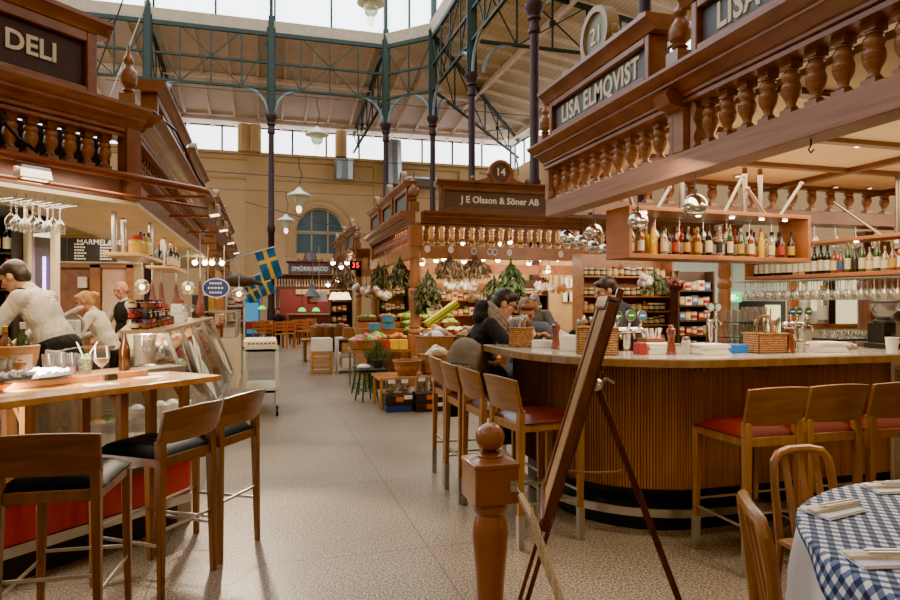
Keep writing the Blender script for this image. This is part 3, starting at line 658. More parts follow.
lamp('stall_light', 'AREA', (-2.2, 16.5, 2.45), 90, WARM2, 2, sy=5)
lamp('stall_light', 'AREA', (4.0, 21, 2.7), 130, WARM, 2.4, sy=5)
lamp('stall_light', 'AREA', (2.0, 29, 2.5), 90, WARM, 3, sy=2)
# ================================================================ THE BAR
ORD = ['first','second','third','fourth','fifth','sixth','seventh','eighth','ninth','tenth','eleventh','twelfth']+['%dth' % i for i in range(13, 60)]
ORD = [('%d%s' % (i+1, {1:'st',2:'nd',3:'rd'}.get((i+1) % 10, 'th') if not 10 < i+1 < 14 else 'th')) if i > 11 else o for i, o in enumerate(ORD)]
def barpath(off, xr, ye, n=14):
    """plan line of the bar front, off = distance inside the counter edge"""
    P = [(xr, 3.22+off)]; r = 1.0-off
    P += [(2.65-r*math.sin(PI/2*k/n), 4.22-r*math.cos(PI/2*k/n)) for k in range(n+1)]
    return P+[(1.65+off, ye)]
def resample(P, st):
    out = []; acc = 0; P = [Vector(p) for p in P]
    for a, b in zip(P, P[1:]):
        L = (b-a).length; d = (b-a)/L if L else b-a
        while acc < L: out.append((a+d*acc, d)); acc += st
        acc -= L
    return out
bar = thing('bar_counter', 'curved bar counter with slatted teak front and pale stone top', 'bar counter', (2.65, 4.22, 0))
def strip(mb, P, Q, z0, z1):
    for (a, b), (c, d) in zip(zip(P, P[1:]), zip(Q, Q[1:])):
        mb.hexa([(a[0],a[1],z0), (b[0],b[1],z0), (d[0],d[1],z0), (c[0],c[1],z0), (a[0],a[1],z1), (b[0],b[1],z1), (d[0],d[1],z1), (c[0],c[1],z1)])
mb = MB(); P = barpath(0, 6, 4.93); Q = barpath(.62, 6, 4.98); strip(mb, P, Q, 1.072, 1.116)
mb.obj('countertop', wood('bar_edge', '6b4d2d', '8f6c42', (12,12,2), .3, .4), bar, world=True)
mb = MB(); P = barpath(.03, 6, 4.91); Q = barpath(.6, 6, 4.95); strip(mb, P, Q, 1.112, 1.122)
mb.obj('stone_top', paint('pale_stone', 'c2bdb2', .12, .08, 0, 9, .3), bar, world=True)
mb = MB(); S = resample(barpath(.27, 4.16, 4.88), .0062); pr = []
for i, (p, d) in enumerate(S):
    nrm = Vector((-d.y, d.x))*(0 if i % 3 else -.005); pr.append(p+(-nrm if False else nrm)*-1)
vs = []; fs = []
for i, p in enumerate(pr): vs += [(p.x, p.y, .285), (p.x, p.y, 1.07)]
for i in range(len(pr)-1): mb.mat(1 if i % 4 in (0, 3) and False or i % 3 == 2 else 0); mb.add([vs[2*i], vs[2*i+2], vs[2*i+3], vs[2*i+1]], [(0,1,2,3)])
mb.obj('slatted_front', [M_TEAK, wood('teak_groove_shade', '45280f', '5a3717', (45,45,1.2), .6, 0)], bar, world=True, smooth=0)  # groove faces get darker teak, shade painted into the recesses
for q in ((4.1, 4.16, 3.49, 3.85, .285, 1.07), (1.92, 2.3, 4.86, 4.9, .285, 1.07)): mb = MB(); mb.bb(*q); mb.obj('end_panel', M_TEAK, bar, world=True)
mb = MB(); strip(mb, barpath(.36, 4.16, 4.8), barpath(.42, 4.16, 4.8), 0, .29); mb.obj('plinth', paint('black_tile', '1c1e22', .25, .3, 0, 4), bar, world=True)
mb = MB(); strip(mb, barpath(.2, 4.16, 4.8), barpath(.215, 4.16, 4.8), .13, .18); mb.obj('foot_rail', M_STEEL, bar, world=True)
for p, d in resample(barpath(.21, 4.0, 4.7), .62)[::1]:
    n_ = Vector((d.y, -d.x)); n_ = n_ if (p+n_-Vector((2.9, 4.4))).length < (p-n_-Vector((2.9, 4.4))).length else -n_
    mb = MB(); mb.bar((p.x, p.y, .155), (p.x+n_.x*.17, p.y+n_.y*.17, .1), .03, .02); mb.obj('rail_bracket', M_STEEL, bar, world=True)
for px in (604, 696, 757, 809):
    q = onY(px, 370, 3.47) if px > 640 else Vector((2.0, 3.60, 1.04)); h = MB()
    for s in (-.02, .02): h.tube([(q.x+s, q.y, 1.06), (q.x+s, q.y-.02, 1.03), (q.x+s, q.y-.045, 1.03), (q.x+s, q.y-.055, 1.045)], .005, 6)
    h.obj('coat_hook', M_STEEL, bar, world=True)
# inner work bench and back island
t = thing('back_counter', 'low steel work bench inside the bar carrying taps and glasses', 'counter', (3.9, 4.05, 0))
mb = MB(); mb.bb(2.75, 5.9, 3.86, 4.28, .86, .9); mb.obj('worktop', M_STEEL, t, world=True)
mb = MB(); mb.bb(2.8, 5.85, 3.9, 4.26, 0, .86); mb.obj('cabinet', M_CHAR, t, world=True)
t = thing('back_counter', 'island counter under the hanging bottle shelf with stacked glasses', 'counter', (4.3, 4.8, 0))
mb = MB(); mb.bb(3.35, 5.3, 4.75, 5.2, .96, 1.0); mb.obj('worktop', M_STEEL, t, world=True)
mb = MB(); mb.bb(3.4, 5.25, 4.78, 5.17, 0, .96); mb.obj('cabinet', M_STALL2, t, world=True)
# ---- bar stools
M_REDSEAT = paint('red_leather', '4c120b', .42, .12, 0, 8, 0, .25); M_OXSEAT = paint('oxblood_leather', '4c1c18', .3, .12, 0, 8, .1, .3); M_BLKSEAT = paint('black_leather', '0b0c0c', .4, .1, 0, 8, 0, .1)
for m_ in (M_BLKSEAT, M_REDSEAT): m_.node_tree.nodes['Principled BSDF'].inputs['IOR'].default_value = 1.15
def make_stool(label, seat_m, leg_m, back_m, w, d, zs, H, sleeves, group):
    t = thing('bar_stool', label, 'bar stool', (0,0,0), 0, group); x, y = w/2, d/2
    def leg(sx, front):
        mb = MB(); zt = zs-.05 if front else zs+.05; yy = y if front else -y
        mb.bar((sx*x, yy+(0 if front else -.012), .0), (sx*(x-.01), yy, zt), .026, .03, (0,1,0), .04, .045); return mb
    for sx in (-1, 1):
        for fr in (True, False):
            l = leg(sx, fr).obj('leg', leg_m, t, bevel=.004)
            if sleeves:
                mb = MB(); yy = y if fr else -y-.01; mb.bar((sx*x, yy, 0), (sx*(x-.002), yy+(.0), .2), .034, .036, (0,1,0), .037, .04); mb.obj('steel_sleeve', M_STEEL, l)
    mb = MB()
    for s in (-1, 1): mb.bar((s*(x-.01), -y, zs-.055), (s*(x-.01), y, zs-.055), .024, .05)
    for s in (-1, 1): mb.bar((-x, s*y, zs-.055), (x, s*y, zs-.055), .024, .05)
    mb.obj('seat_frame', leg_m, t, bevel=.003)
    mb = MB(); n = 8; vs = []; fs = []
    for i in range(n+1):
        for j in range(n+1):
            u, v = 2*i/n-1, 2*j/n-1; k = (1-u**6)*(1-v**6); vs.append((u*(x+.012), v*(y+.008), zs-.028+.045*k**.6))
    for i in range(n):
        for j in range(n): fs.append((i*(n+1)+j, (i+1)*(n+1)+j, (i+1)*(n+1)+j+1, i*(n+1)+j+1))
    mb.add(vs, fs); mb.bb(-x-.01, x+.01, -y-.006, y+.006, zs-.034, zs-.026); mb.obj('seat', seat_m, t, smooth=60)
    mb = MB(); n = 10; P = []
    for i in range(n+1):
        u = 2*i/n-1; c = -.03*(1-u*u)
        for (zz, tl, th) in ((zs+.035, 0, 0), (H, -.05, 0)):
            for dy in (-.011, .011): P.append((u*(x+.012+(zz > zs+.1)*.008), -y+c+tl+dy, zz-(.012*u*u if zz > zs+.1 else -.0)))
    fs = []
    for i in range(n):
        a, b = 4*i, 4*i+4; fs += [(a, b, b+2, a+2), (a+1, a+3, b+3, b+1), (a+2, b+2, b+3, a+3), (a, a+1, b+1, b)]
    fs += [(0,2,3,1), (4*n, 4*n+1, 4*n+3, 4*n+2)]
    mb.add(P, fs); mb.obj('backrest', back_m, t, bevel=.004, smooth=50)
    for a, b in (((-x, y, .3), (x, y, .3)), ((-x, -y, .33), (x, -y, .33)), ((-x, -y, .26), (-x, y, .26)), ((x, -y, .26), (x, y, .26))):
        mb = MB(); mb.bar(a, b, .009, .014); mb.obj('foot_bar', M_STEEL, t)
    return t
def rear_at(t, x, y, rz, d):  # rear edge centre of the stool at x, y
    t.location = (x-math.sin(rz)*d/2*1, y+math.cos(rz)*d/2, 0); t.rotation_euler = (0, 0, rz)
G1 = 'bar stools along the curved bar'
sA = make_stool('oak bar stool with red leather seat, leftmost of the three facing the bar front', M_REDSEAT, M_STOOL, M_STOOLB, .345, .41, .765, 1.01, True, G1)
rear_at(sA, 2.615, 2.88, 0, .41)
sB = dup(sA, (0,0,0), 0, 'oak bar stool with red seat, middle of the three facing the bar front'); rear_at(sB, 3.03, 2.89, -.02, .41)
sC = dup(sA, (0,0,0), 0, 'oak bar stool with red seat, cut by the right picture edge'); rear_at(sC, 3.455, 2.88, -.03, .41)
sD = make_stool('oak bar stool with oxblood seat on the aisle side, nearest the rope post', M_OXSEAT, M_STOOL, M_STOOLB, .38, .41, .765, 1.01, True, G1)
rear_at(sD, 1.43, 3.75, -PI/2+.12, .41)
for x, y, rz, lab in ((1.39, 4.27, -PI/2+.03, 'oak bar stool on the aisle side, second back from the rope post'), (1.37, 4.69, -PI/2, 'oak bar stool on the aisle side, third back, below the hanging backpack'),
                      (1.40, 5.2, -PI/2-.02, 'oak bar stool on the aisle side, farthest back, under the coated customer')):
    s = dup(sD, (0,0,0), 0, lab); rear_at(s, x, y, rz, .41)
G2 = 'black-seated stools at the deli counter'
s1 = make_stool('dark oak bar stool with black seat, its wide back nearest the left picture edge', M_BLKSEAT, M_DARKOAK, M_DARKOAKB, .38, .42, .72, .935, False, G2)
rear_at(s1, -.845, 2.98, -.08, .42)
s2 = dup(s1, (0,0,0), 0, 'dark oak bar stool with black seat, middle of the three at the deli counter'); rear_at(s2, -.389, 3.6, math.radians(55), .42)
s3 = dup(s1, (0,0,0), 0, 'dark oak bar stool with black seat, beside the aisle, farthest of three'); rear_at(s3, -.153, 3.995, math.radians(59), .42)
# ---- bottles
def gm(name, tint, body, op): return glass('bottle_'+name, tint, .16, .05, op, body)
BG = {'clear': gm('clear', 'f4f4ee', 'd8d4c6', .18), 'amber': gm('amber', 'd99a4a', 'a35a1c', .45), 'green': gm('green', '5f8a4a', '3c5a26', .55), 'dark': paint('bottle_dark', '11140f', .12, .1, 0, 3, .3),
      'yellow': gm('yellow', 'ffe27a', 'e3b82a', .7), 'red': gm('red', 'd86a4a', 'a2301e', .6), 'brown': gm('brown', '7a4a22', '4c2710', .65), 'pale': gm('pale', 'e8d9a8', 'cbb06a', .4)}
LB = {k: paint('bottle_label_'+k, c, .6, .03) for k, c in {'cream': 'cdbf9c', 'white': 'd3cec0', 'black': '1b1a1a', 'red': 'a3271d', 'gold': 'b08a3c', 'brown': '6b4a2c', 'blue': '32507a'}.items()}
CAPM = {k: paint('bottle_cap_'+k, c, .35, .03, mt) for k, c, mt in (('black', '181818', 0), ('gold', 'b5903f', .7), ('red', 'a12a20', 0), ('silver', 'b5b5b0', .8), ('white', 'ecebe6', 0))}
SHAPES = {  # (r, z) as fractions of radius and height
 'spirit': [(.9,0), (1,.03), (1,.62), (.85,.68), (.42,.74), (.36,.78), (.36,.92)],
 'wine': [(.9,0), (1,.02), (1,.6), (.8,.68), (.42,.76), (.36,.8), (.36,.93)],
 'tall': [(.9,0), (1,.02), (1,.55), (.7,.7), (.4,.82), (.34,.93)],
 'squat': [(.85,0), (1,.04), (1.05,.3), (.95,.55), (.6,.66), (.34,.72), (.32,.9)],
 'slim': [(.9,0), (1,.03), (.98,.5), (.8,.62), (.55,.74), (.45,.92)]}
BM = {}
def bottle(shape, glassk, lab, cap, h, r, loc, label, group, name='bottle', parent=None):
    k = (shape, glassk, h, r)
    if k not in BM:
        mb = MB(); pr = [(a*r, b*h) for a, b in SHAPES[shape]]; mb.lathe(pr, 14); BM[k] = mb.mesh('bottle', BG[glassk])
    o = bpy.data.objects.new(name, BM[k]); COL.objects.link(o); o.location = loc; tag(o, label, 'bottle', group)
    neck = SHAPES[shape][-1][0]*r
    if lab:
        mb = MB(); rr = r*(1.06 if shape == 'squat' else 1.012); z0, z1 = (.12, .48) if shape != 'squat' else (.12, .45); mb.lathe([(rr, h*z0), (rr, h*z1)], 14, cap=False); mb.obj('paper_label', LB[lab], o)
    if cap:
        mb = MB(); mb.lathe([(neck*1.15, h*.86), (neck*1.18, h*.995), (neck*.9, h), (.001, h)], 12); mb.obj('bottle_cap', CAPM[cap], o)
    return o
def shelf_box(name, label, p, q, depth, z0, z1, left=True, m=M_ORANGE, inward=1):
    """hanging open bottle box from plan point p to q"""
    t = thing(name, label, 'shelf', (p[0], p[1], 0)); p = Vector((*p, 0)); q = Vector((*q, 0)); d = (q-p).normalized(); n = Vector((-d.y, d.x, 0))*inward*depth
    def slab(a, b, za, zb, nm, mm=m):
        mb = MB(); P = [a, b, b+n, a+n]; mb.hexa([v+Vector((0,0,za)) for v in P]+[v+Vector((0,0,zb)) for v in P]); return mb.obj(nm, mm, t, world=True, bevel=.003)
    slab(p, q, z0, z0+.035, 'shelf_board'); slab(p, q, z1-.03, z1, 'top_board')
    slab(p, p+d*.03, z0+.035, z1-.03, 'end_panel'); slab(q-d*.03, q, z0+.035, z1-.03, 'end_panel')
    return t, d, n
sh1, d1, n1 = shelf_box('bottle_shelf', 'long hanging wooden bottle box over the bar, nearest the chrome lamps', (2.70, 4.44), (4.55, 4.56), .32, 1.80, 2.205)
sh2, d2, n2 = shelf_box('bottle_shelf', 'second hanging bottle box, lower and to the right, above the hanging wine glasses', (5.08, 6.0), (5.38, 3.5), .32, 1.70, 2.06)
def hang_tube(t, x, y, z0, z1=2.61):
    mb = MB(); mb.tube([(x,y,z0), (x,y,z1)], .02, 10); mb.obj('steel_tube', metal('warm_steel', '8a7f72', .35), t, world=True)
for s in (.62, 1.28, 1.45): q = Vector((2.70, 4.44, 0))+d1*s+n1*.5; hang_tube(sh1, q.x, q.y, 2.2)
for s in (.5, 1.55): q = Vector((5.08, 6.0, 0))+d2*s+n2*.5; hang_tube(sh2, q.x, q.y, 2.06)
def spot_arm(t, p, q):
    mb = MB(); mb.tube([p, q], .014, 8); mb.sph(q, .02, 8, 6); mb.obj('spot_arm', metal('warm_steel', '8a7f72', .35), t, world=True)
for a, b in (((.1,2.2), (.05,2.38)), ((.33,2.2), (.45,2.38)), ((1.0,2.2), (1.2,2.52)), ((1.45,2.2), (1.25,2.42)), ((1.6,2.2), (1.85,2.5))):
    q = Vector((2.70,4.44,0))+n1*.3; spot_arm(sh1, q+d1*a[0]+Vector((0,0,a[1])), q+d1*b[0]+Vector((0,0,b[1])))
q = Vector((5.08,6.0,0))+n2*.3; spot_arm(sh2, q+d2*1.45+Vector((0,0,2.06)), q+d2*1.0+Vector((0,0,2.42)))
for tt, p, d, n, S, z in ((sh1, Vector((2.70,4.44,0)), d1, n1, (.22,.75,1.1,1.42,1.68), 2.17), (sh2, Vector((5.08,6.0,0)), d2, n2, (.7,1.2,1.8), 2.025)):
    for s in S:
        q = p+d*s+n*.35+Vector((0,0,z))-tt.location; mb = MB(); mb.lathe([(.02, 0), (.02, -.006), (.001, -.007)], 12, q); mb.obj('spot_lens', emit('shelf_spot', 'ffe6bd', 18), tt)
kinds1 = [('squat','clear','cream','silver',.23), ('spirit','amber','white','black',.25), ('spirit','amber','brown','black',.26), ('slim','yellow',None,'red',.28), ('spirit','yellow','gold','white',.27), ('spirit','clear','cream','black',.25), ('squat','pale','cream','gold',.24),
 ('squat','brown','red','black',.25), ('wine','red','white','red',.26), ('squat','dark','gold','black',.26), ('squat','amber','red','red',.25), ('spirit','amber','gold','gold',.26), ('spirit','brown','cream','black',.25), ('wine','dark','cream','black',.29), ('wine','dark','white','black',.27),
 ('slim','clear','black','silver',.28), ('spirit','clear','white','gold',.24), ('tall','green','cream','gold',.29), ('wine','green','brown','black',.26), ('squat','green','gold','silver',.27), ('tall','green',None,'gold',.28), ('spirit','amber','cream','black',.26), ('spirit','red','white','red',.27)]
CN = {'clear':'clear','amber':'amber','yellow':'bright yellow','pale':'pale golden','brown':'dark brown','red':'reddish','dark':'black','green':'green'}
kinds1 = (kinds1+kinds1[3:12])[:31]; n_ = len(kinds1)
for i, (sh, g, lb, cp, h) in enumerate(kinds1):
    s = .1+1.66*i/(n_-1); q = Vector((2.70,4.44,1.836))+d1*s+n1*(.22 if i % 2 else .38)
    bottle(sh, g, lb, cp, h*.9, .025 if sh in ('wine','tall','slim') else .027, q, '%s %s, %s from left, front row of the upper bottle box' % (CN[g], {'squat':'squat bottle','wine':'wine bottle','tall':'tall bottle','slim':'slim bottle','spirit':'spirit bottle'}[sh], ORD[i]), 'spirit bottles in the upper bottle box')
for i in range(24):
    sh, g, lb, cp, h = kinds1[(i*7+3) % n_]; s = .12+1.62*i/23; q = Vector((2.70,4.44,1.836))+d1*s+n1*.75
    bottle(sh, g, lb, cp, h*.95, .028, q, '%s bottle, %s from left, rear row of the upper bottle box' % (CN[g], ORD[i]), 'rear bottles in the upper bottle box')
kinds2 = [('wine','dark','white','black',.29)]*1+[('wine','dark','cream','black',.29), ('wine','dark','white','red',.29), ('wine','dark','cream','black',.3), ('wine','dark','white','black',.29), ('wine','dark','cream','gold',.29), ('wine','dark','white','black',.29), ('wine','clear','white','silver',.28), ('tall','pale','white','gold',.29),
 ('spirit','amber','cream','silver',.27), ('squat','red','blue','silver',.26), ('tall','green','cream','gold',.3), ('squat','dark','black','gold',.27), ('tall','green','cream','silver',.29), ('squat','pale','cream','silver',.24), ('tall','green','white','gold',.29), ('squat','clear','cream','silver',.24), ('squat','amber','gold','gold',.26), ('spirit','amber','white','silver',.28), ('wine','green','white','silver',.28), ('spirit','brown','cream','gold',.27)]
kinds2 = kinds2[:9]+kinds2[1:5]+kinds2[9:]+kinds2[12:18]; m_ = len(kinds2)
for i, (sh, g, lb, cp, h) in enumerate(kinds2):
    s = .08+2.1*i/(m_-1); q = Vector((5.08,6.0,1.736))+d2*s-n2*-.3
    bottle(sh, g, lb, cp, h*.95, .03, q, '%s bottle with %s label, %s from left in the lower bottle box' % (CN[g], lb, ORD[i]), 'bottles in the lower bottle box')
# decanter on the second box
q = onz(795, 232, 2.06) if False else Vector((5.08,6.0,2.062))+d2*1.78+n2*.5
mb = MB(); mb.lathe([(.09,0), (.12,.015), (.115,.035), (.06,.075), (.03,.105), (.026,.17), (.045,.2)], 20, cap=False); tag(mb.obj('decanter', M_GLASSW, None, q), 'wide clear glass decanter standing on top of the right bottle box', 'decanter')
# ---- hanging stemware
def stem_mesh(h=.2, r=.04, gl=None):
    mb = MB(); mb.lathe([(r*.85, 0), (r*.85, -.004), (.006, -.012), (.004, -h*.45), (.01, -h*.5), (r*.75, -h*.62), (r, -h*.78), (r*.82, -h)], 12, cap=False); return mb.mesh('wine_glass', gl or M_GLASSH)
SM = stem_mesh(); SM2 = stem_mesh(.22, .042)
rk = thing('glass_rack', 'dark rail rack of hanging wine glasses fixed under the lower bottle box', 'glass rack', (5.2, 4.6, 1.69))
for k in range(5):
    mb = MB(); a = Vector((5.08,6.0,1.69))+d2*-.1+n2*(-.1+.28*k); b = a+d2*2.4; mb.bar(a-Vector((0,0,.01)), b-Vector((0,0,.01)), .02, .012); mb.obj('rail', M_STEEL, rk, world=True)
for k in range(4):
    for i in range(21):
        p = Vector((5.08,6.0,1.68))+d2*(.0+.11*i+R.uniform(-.01,.01))+n2*(.05+.28*k); o = bpy.data.objects.new('wine_glass', SM); COL.objects.link(o); o.location = p
        tag(o, 'upside-down wine glass, %s from left, %s rail under the lower bottle box' % (ORD[i], ORD[k]), 'wine glass', 'wine glasses hanging under the lower bottle box')
for i in range(16):
    p = onY(802+7*i if False else 565+21*i, 240, 5.3); p = Vector((3.2+.26*i, 5.25, 2.24)); o = bpy.data.objects.new('wine_glass', SM2); COL.objects.link(o); o.location = p
    tag(o, 'upside-down glass, %s from left, hanging from the dark rear frieze' % ORD[i], 'wine glass', 'glasses hanging from the rear frieze')
mb = MB(); mb.bb(2.8, 7.6, 5.21, 5.29, 2.24, 2.26); o = mb.obj('glass_rail', M_STALL2, ELM, world=True)
# ---- chrome ball lamps
BALLS = [(695,206,'largest of the chrome balls, hanging nearest over the bar front'), (638,221,'second chrome ball from the right, before the bottle box'), (594,232,'upper chrome ball of the left cluster'), (567,238,'leftmost chrome ball, under the far end of the beam'),
         (581,242,'second chrome ball from the left'), (593,247,'lower middle chrome ball of the left cluster'), (605,250,'lowest and rightmost chrome ball of the left cluster')]
for px, py, lab in BALLS:
    p = onz(px, py, 2.05); t = thing('pendant_lamp', 'mirror chrome globe lamp, '+lab, 'lamp', p, 0, 'chrome globe lamps over the bar'); r = .074
    mb = MB(); mb.lathe([(r*math.sin(PI*k/16), r*math.cos(PI*k/16)) for k in range(1, 13)], 24, cap=True); mb.obj('globe_shade', M_CHROME, t, smooth=60)
    mb = MB(); mb.lathe([(r*.7, -r*.69), (.001, -r*.7)], 20); mb.obj('lamp_opening', emit('lamp_warm', 'ffe9c8', 12), t)
    mb = MB(); mb.tube([(0,0,r), (0,0,2.585-p.z if p.x > XE+.16 else .2)], .004, 6); mb.lathe([(.012, r-.005), (.012, r+.03)], 8); mb.obj('cord', M_BLACK, t)
    if px > 590: lamp('globe_bulb', 'SPOT', p-Vector((0,0,.06)), 12, WARM, .04, spot=110)
# ---- things on the bar
TOPZ = 1.123
def onbar(px, py=352, z=TOPZ): return onz(px, py, z)
def cutlery_basket(loc, rz, w, d, h, label, n=10, handle=False):
    t = thing('cutlery_basket', label, 'basket', loc, rz); wl = .012
    mb = MB()
    for a, b, c, e in ((-w/2, w/2, -d/2, -d/2+wl), (-w/2, w/2, d/2-wl, d/2), (-w/2, -w/2+wl, -d/2, d/2), (w/2-wl, w/2, -d/2, d/2)): mb.bb(a, b, c, e, 0, h)
    mb.bb(-w/2, w/2, -d/2, d/2, 0, .01); k = mb.obj('woven_body', M_WICKER, t, bevel=.004)
    mb = MB(); mb.tube([(-w/2, -d/2, h), (w/2, -d/2, h), (w/2, d/2, h), (-w/2, d/2, h)], .009, 6, True); mb.obj('rim', M_WICKER, t)
    if handle: mb = MB(); mb.tube([(0,-d/2,h), (0,-d*.42,h+.07), (.0,-d*.2,h+.115), (0,d*.2,h+.115), (0,d*.42,h+.07), (0,d/2,h)], .011, 6); mb.obj('handle', M_WICKER, t)
    loc = Vector(loc)
    for i in range(n):
        a = R.uniform(-w*.4, w*.4); b = R.uniform(-d*.35, d*.35); L = R.uniform(.17, .2); tx, ty = R.uniform(-.25, .25), R.uniform(-.2, .2)
        mb = MB(); p0 = Vector((a, b, .02)); p1 = p0+Vector((tx*.1, ty*.1, L)); mb.bar(p0, p1, .008, .003)
        mb.sph(p1, (.013,.005,.026), 8, 6); c = mb.obj('cutlery', M_STEEL, None, loc, rz)
        tag(c, 'steel cutlery piece in the %s' % (label.replace('wicker ', '', 1)), 'cutlery', 'cutlery in '+label)
    return t
cutlery_basket(onbar(521, 346.5), -.5, .17, .13, .14, 'wicker cutlery basket nearest the coated customer', 12)
cutlery_basket(onbar(586, 353), -.35, .12, .12, .17, 'tall wicker basket just left of the leaning menu board', 6)
cutlery_basket(onbar(607, 354.5), -.3, .12, .12, .17, 'tall wicker basket just right of the leaning menu board', 3)
cutlery_basket(onbar(765, 352.2), -.05, .22, .16, .125, 'handled wicker cutlery basket at the middle of the bar front', 14, True)
M_MILL = wood('pepper_mill_wood', '5c2313', '86391f', (20,20,4), .25, .5)
def mill(p, h, label, m=M_MILL):
    t = thing('pepper_mill', label, 'pepper mill', p); mb = MB()
    mb.lathe([(r*.19*.2, z*h) for r, z in ((.9,0), (.95,.03), (.8,.1), (.62,.35), (.55,.5), (.62,.62), (.75,.66), (.75,.72))], 14); mb.obj('mill_body', m, t)
    mb = MB(); mb.lathe([(r*.19*.2, z*h) for r, z in ((.7,.725), (.8,.76), (.75,.84), (.5,.88), (.35,.9), (.42,.94), (.3,.99), (.01,1))], 14); mb.obj('mill_head', m, t); return t
mill(onbar(556, 348.5), .2, 'dark red-brown pepper mill left of the menu board'); mill(onbar(671, 354.2), .19, 'red-brown pepper mill before the product shelves'); mill(onbar(790, 352.5), .19, 'red-brown pepper mill right of the handled basket')
def napkins(p, w, d, h, rz, label):
    mb = MB(); k = 6
    for i in range(k): a = R.uniform(-.006, .006); mb.box((a, -a, h*(i+.5)/k), (w+R.uniform(-.01,.005), d+R.uniform(-.01,.005), h/k*.86), R.uniform(-.05,.05))
    return tag(mb.obj('napkin_stack', paint('paper_white', 'efece2', .7, .03), None, p, rz), label, 'napkins')
napkins(onbar(658, 353.5), .19, .14, .068, -.1, 'white napkin stack right of the red box'); napkins(onbar(709, 354), .2, .15, .066, -.05, 'white napkin stack left of the blue box'); napkins(onbar(826, 351.5), .2, .15, .066, -.08, 'white napkin stack right of the salt shakers')
napkins(onbar(541, 346.8), .17, .12, .05, -.5, 'low white napkin stack behind the nearest wicker basket'); napkins(onbar(785, 351.5, 1.123), .05, .1, .075, 0, 'small upright white napkin pack beside the handled basket')
def plainbox(name, p, s, rz, m, label, cat='box', bevel=.006):
    mb = MB(); mb.box((0,0,s[2]/2), s, 0, .97); mb.box((0,0,s[2]+.003), (s[0]*.9, s[1]*.9, .006)); return tag(mb.obj(name, m, None, p, rz, bevel=bevel), label, cat)
plainbox('card_box', onbar(640, 354.2), (.055,.08,.07), 0, paint('red_card', '9c1f20', .5), 'small dark red box left of a napkin stack')
plainbox('card_box', onbar(735, 352.5), (.13,.1,.05), 0, paint('blue_card', '1f6fc4', .4), 'flat bright blue box left of the handled basket')
plainbox('sauce_box', onbar(570, 350.5), (.13,.1,.1), -.5, M_WHITE, 'white dispenser box with sloping dark lid left of the menu board', 'dispenser')
t = thing('card_reader_stand', 'white slope-topped terminal behind the dispenser box on the bar', 'terminal', onbar(566, 347.5), -.4)
mb = MB(); mb.slab([(-.09,0), (.09,0), (.09,.06), (-.09,.16)], (0,-.06,0), (1,0,0), (0,0,1), (0,.12,0)); mb.obj('housing', M_WHITE, t, bevel=.006)
mb = MB(); mb.slab([(-.075,.158), (.075,.075), (.075,.078), (-.075,.161)], (0,-.05,0), (1,0,0), (0,0,1), (0,.1,0)); mb.obj('screen', M_CHAR, t)
def shaker(p, h, r, label):
    t = thing('salt_shaker', label, 'shaker', p); mb = MB(); mb.lathe([(r,0), (r,h*.7), (r*.8,h*.76)], 14); mb.obj('glass_jar', glass('shaker_glass', 'f4f4f0', .15, .05, .55, 'dcd6c8'), t)
    mb = MB(); mb.lathe([(r*.85,h*.76), (r*.9,h*.8), (r*.8,h*.95), (r*.3,h)], 14); mb.obj('metal_cap', M_STEEL, t)
shaker(onbar(686, 353.5), .11, .03, 'glass shaker with metal cap right of the middle pepper mill'); shaker(onbar(678, 354.5), .07, .018, 'small glass salt shaker beside the middle pepper mill'); shaker(onbar(800, 352), .085, .024, 'glass shaker right of the right pepper mill'); shaker(onbar(807, 352.3), .06, .017, 'small salt shaker before the right napkin stack')
mb = MB(); mb.lathe([(.03,0), (.04,.1), (.043,.102), (.038,.1), (.028,.008), (.001,.008)], 18); tag(mb.obj('paper_cup', M_WHITE, None, onbar(892, 353)), 'white cup at the right end of the bar top', 'cup')
# beer taps
def tap_tower(px, Y, zt, badges, label, w=.0):
    p = onY(px, 330, Y); t = thing('beer_tap', label, 'beer tap', (p.x, Y, .9))
    mb = MB(); mb.lathe([(.05,0), (.05,.02), (.028,.04), (.026,zt-.9-.08), (.03,zt-.9-.06), (.001, zt-.9-.06)], 14)
    if w: mb.tube([(-w,0,zt-.98), (w,0,zt-.98)], .03, 12); mb.sph((-w,0,zt-.98), .03, 10, 7); mb.sph((w,0,zt-.98), .03, 10, 7)
    mb.obj('tap_column', M_CHROME, t)
    for bx, col, rb in badges:
        x = onY(bx, 320, Y).x-p.x
        mb = MB(); mb.tube([(x,-.01,zt-.98), (x,-.035,zt-.9-.02)], .01, 8); mb.tube([(x,-.03,zt-.97), (x,-.09,zt-.985), (x,-.1,zt-1.03)], .009, 8); h = mb.obj('tap_handle', M_CHROME, t)
        mb = MB(); n = 20; c = Vector((x,-.05,zt-.9+rb*.8)); ring = lambda d, k: [c+Vector((rb*k*math.cos(2*PI*j/n), d, rb*1.08*k*math.sin(2*PI*j/n))) for j in range(n)]
        mb.mat(0).add(ring(-.008,1)+ring(.008,1), [tuple(range(n)), tuple(range(2*n-1, n-1, -1))]+[(j, (j+1) % n, n+(j+1) % n, n+j) for j in range(n)])
        mb.mat(1).add(ring(-.0085,.78), [tuple(range(n))]); mb.mat(2).box(c+Vector((0,-.009,0)), (rb*1.1,.001,rb*.3))
        mb.obj('badge', [M_STEEL, paint('badge_'+col, col, .3, .15), M_WHITE], h)
tap_tower(627, 4.0, 1.335, [(614,'1d5a2c',.034), (627,'2f7a34',.038), (638,'3f6f9a',.036)], 'chrome beer tower with round green and blue badges beside the barman', .1)
tap_tower(709.5, 4.1, 1.395, [(706,'b9d6e6',.03), (713,'b9d6e6',.03)], 'slim chrome beer tap with two pale blue round badges')
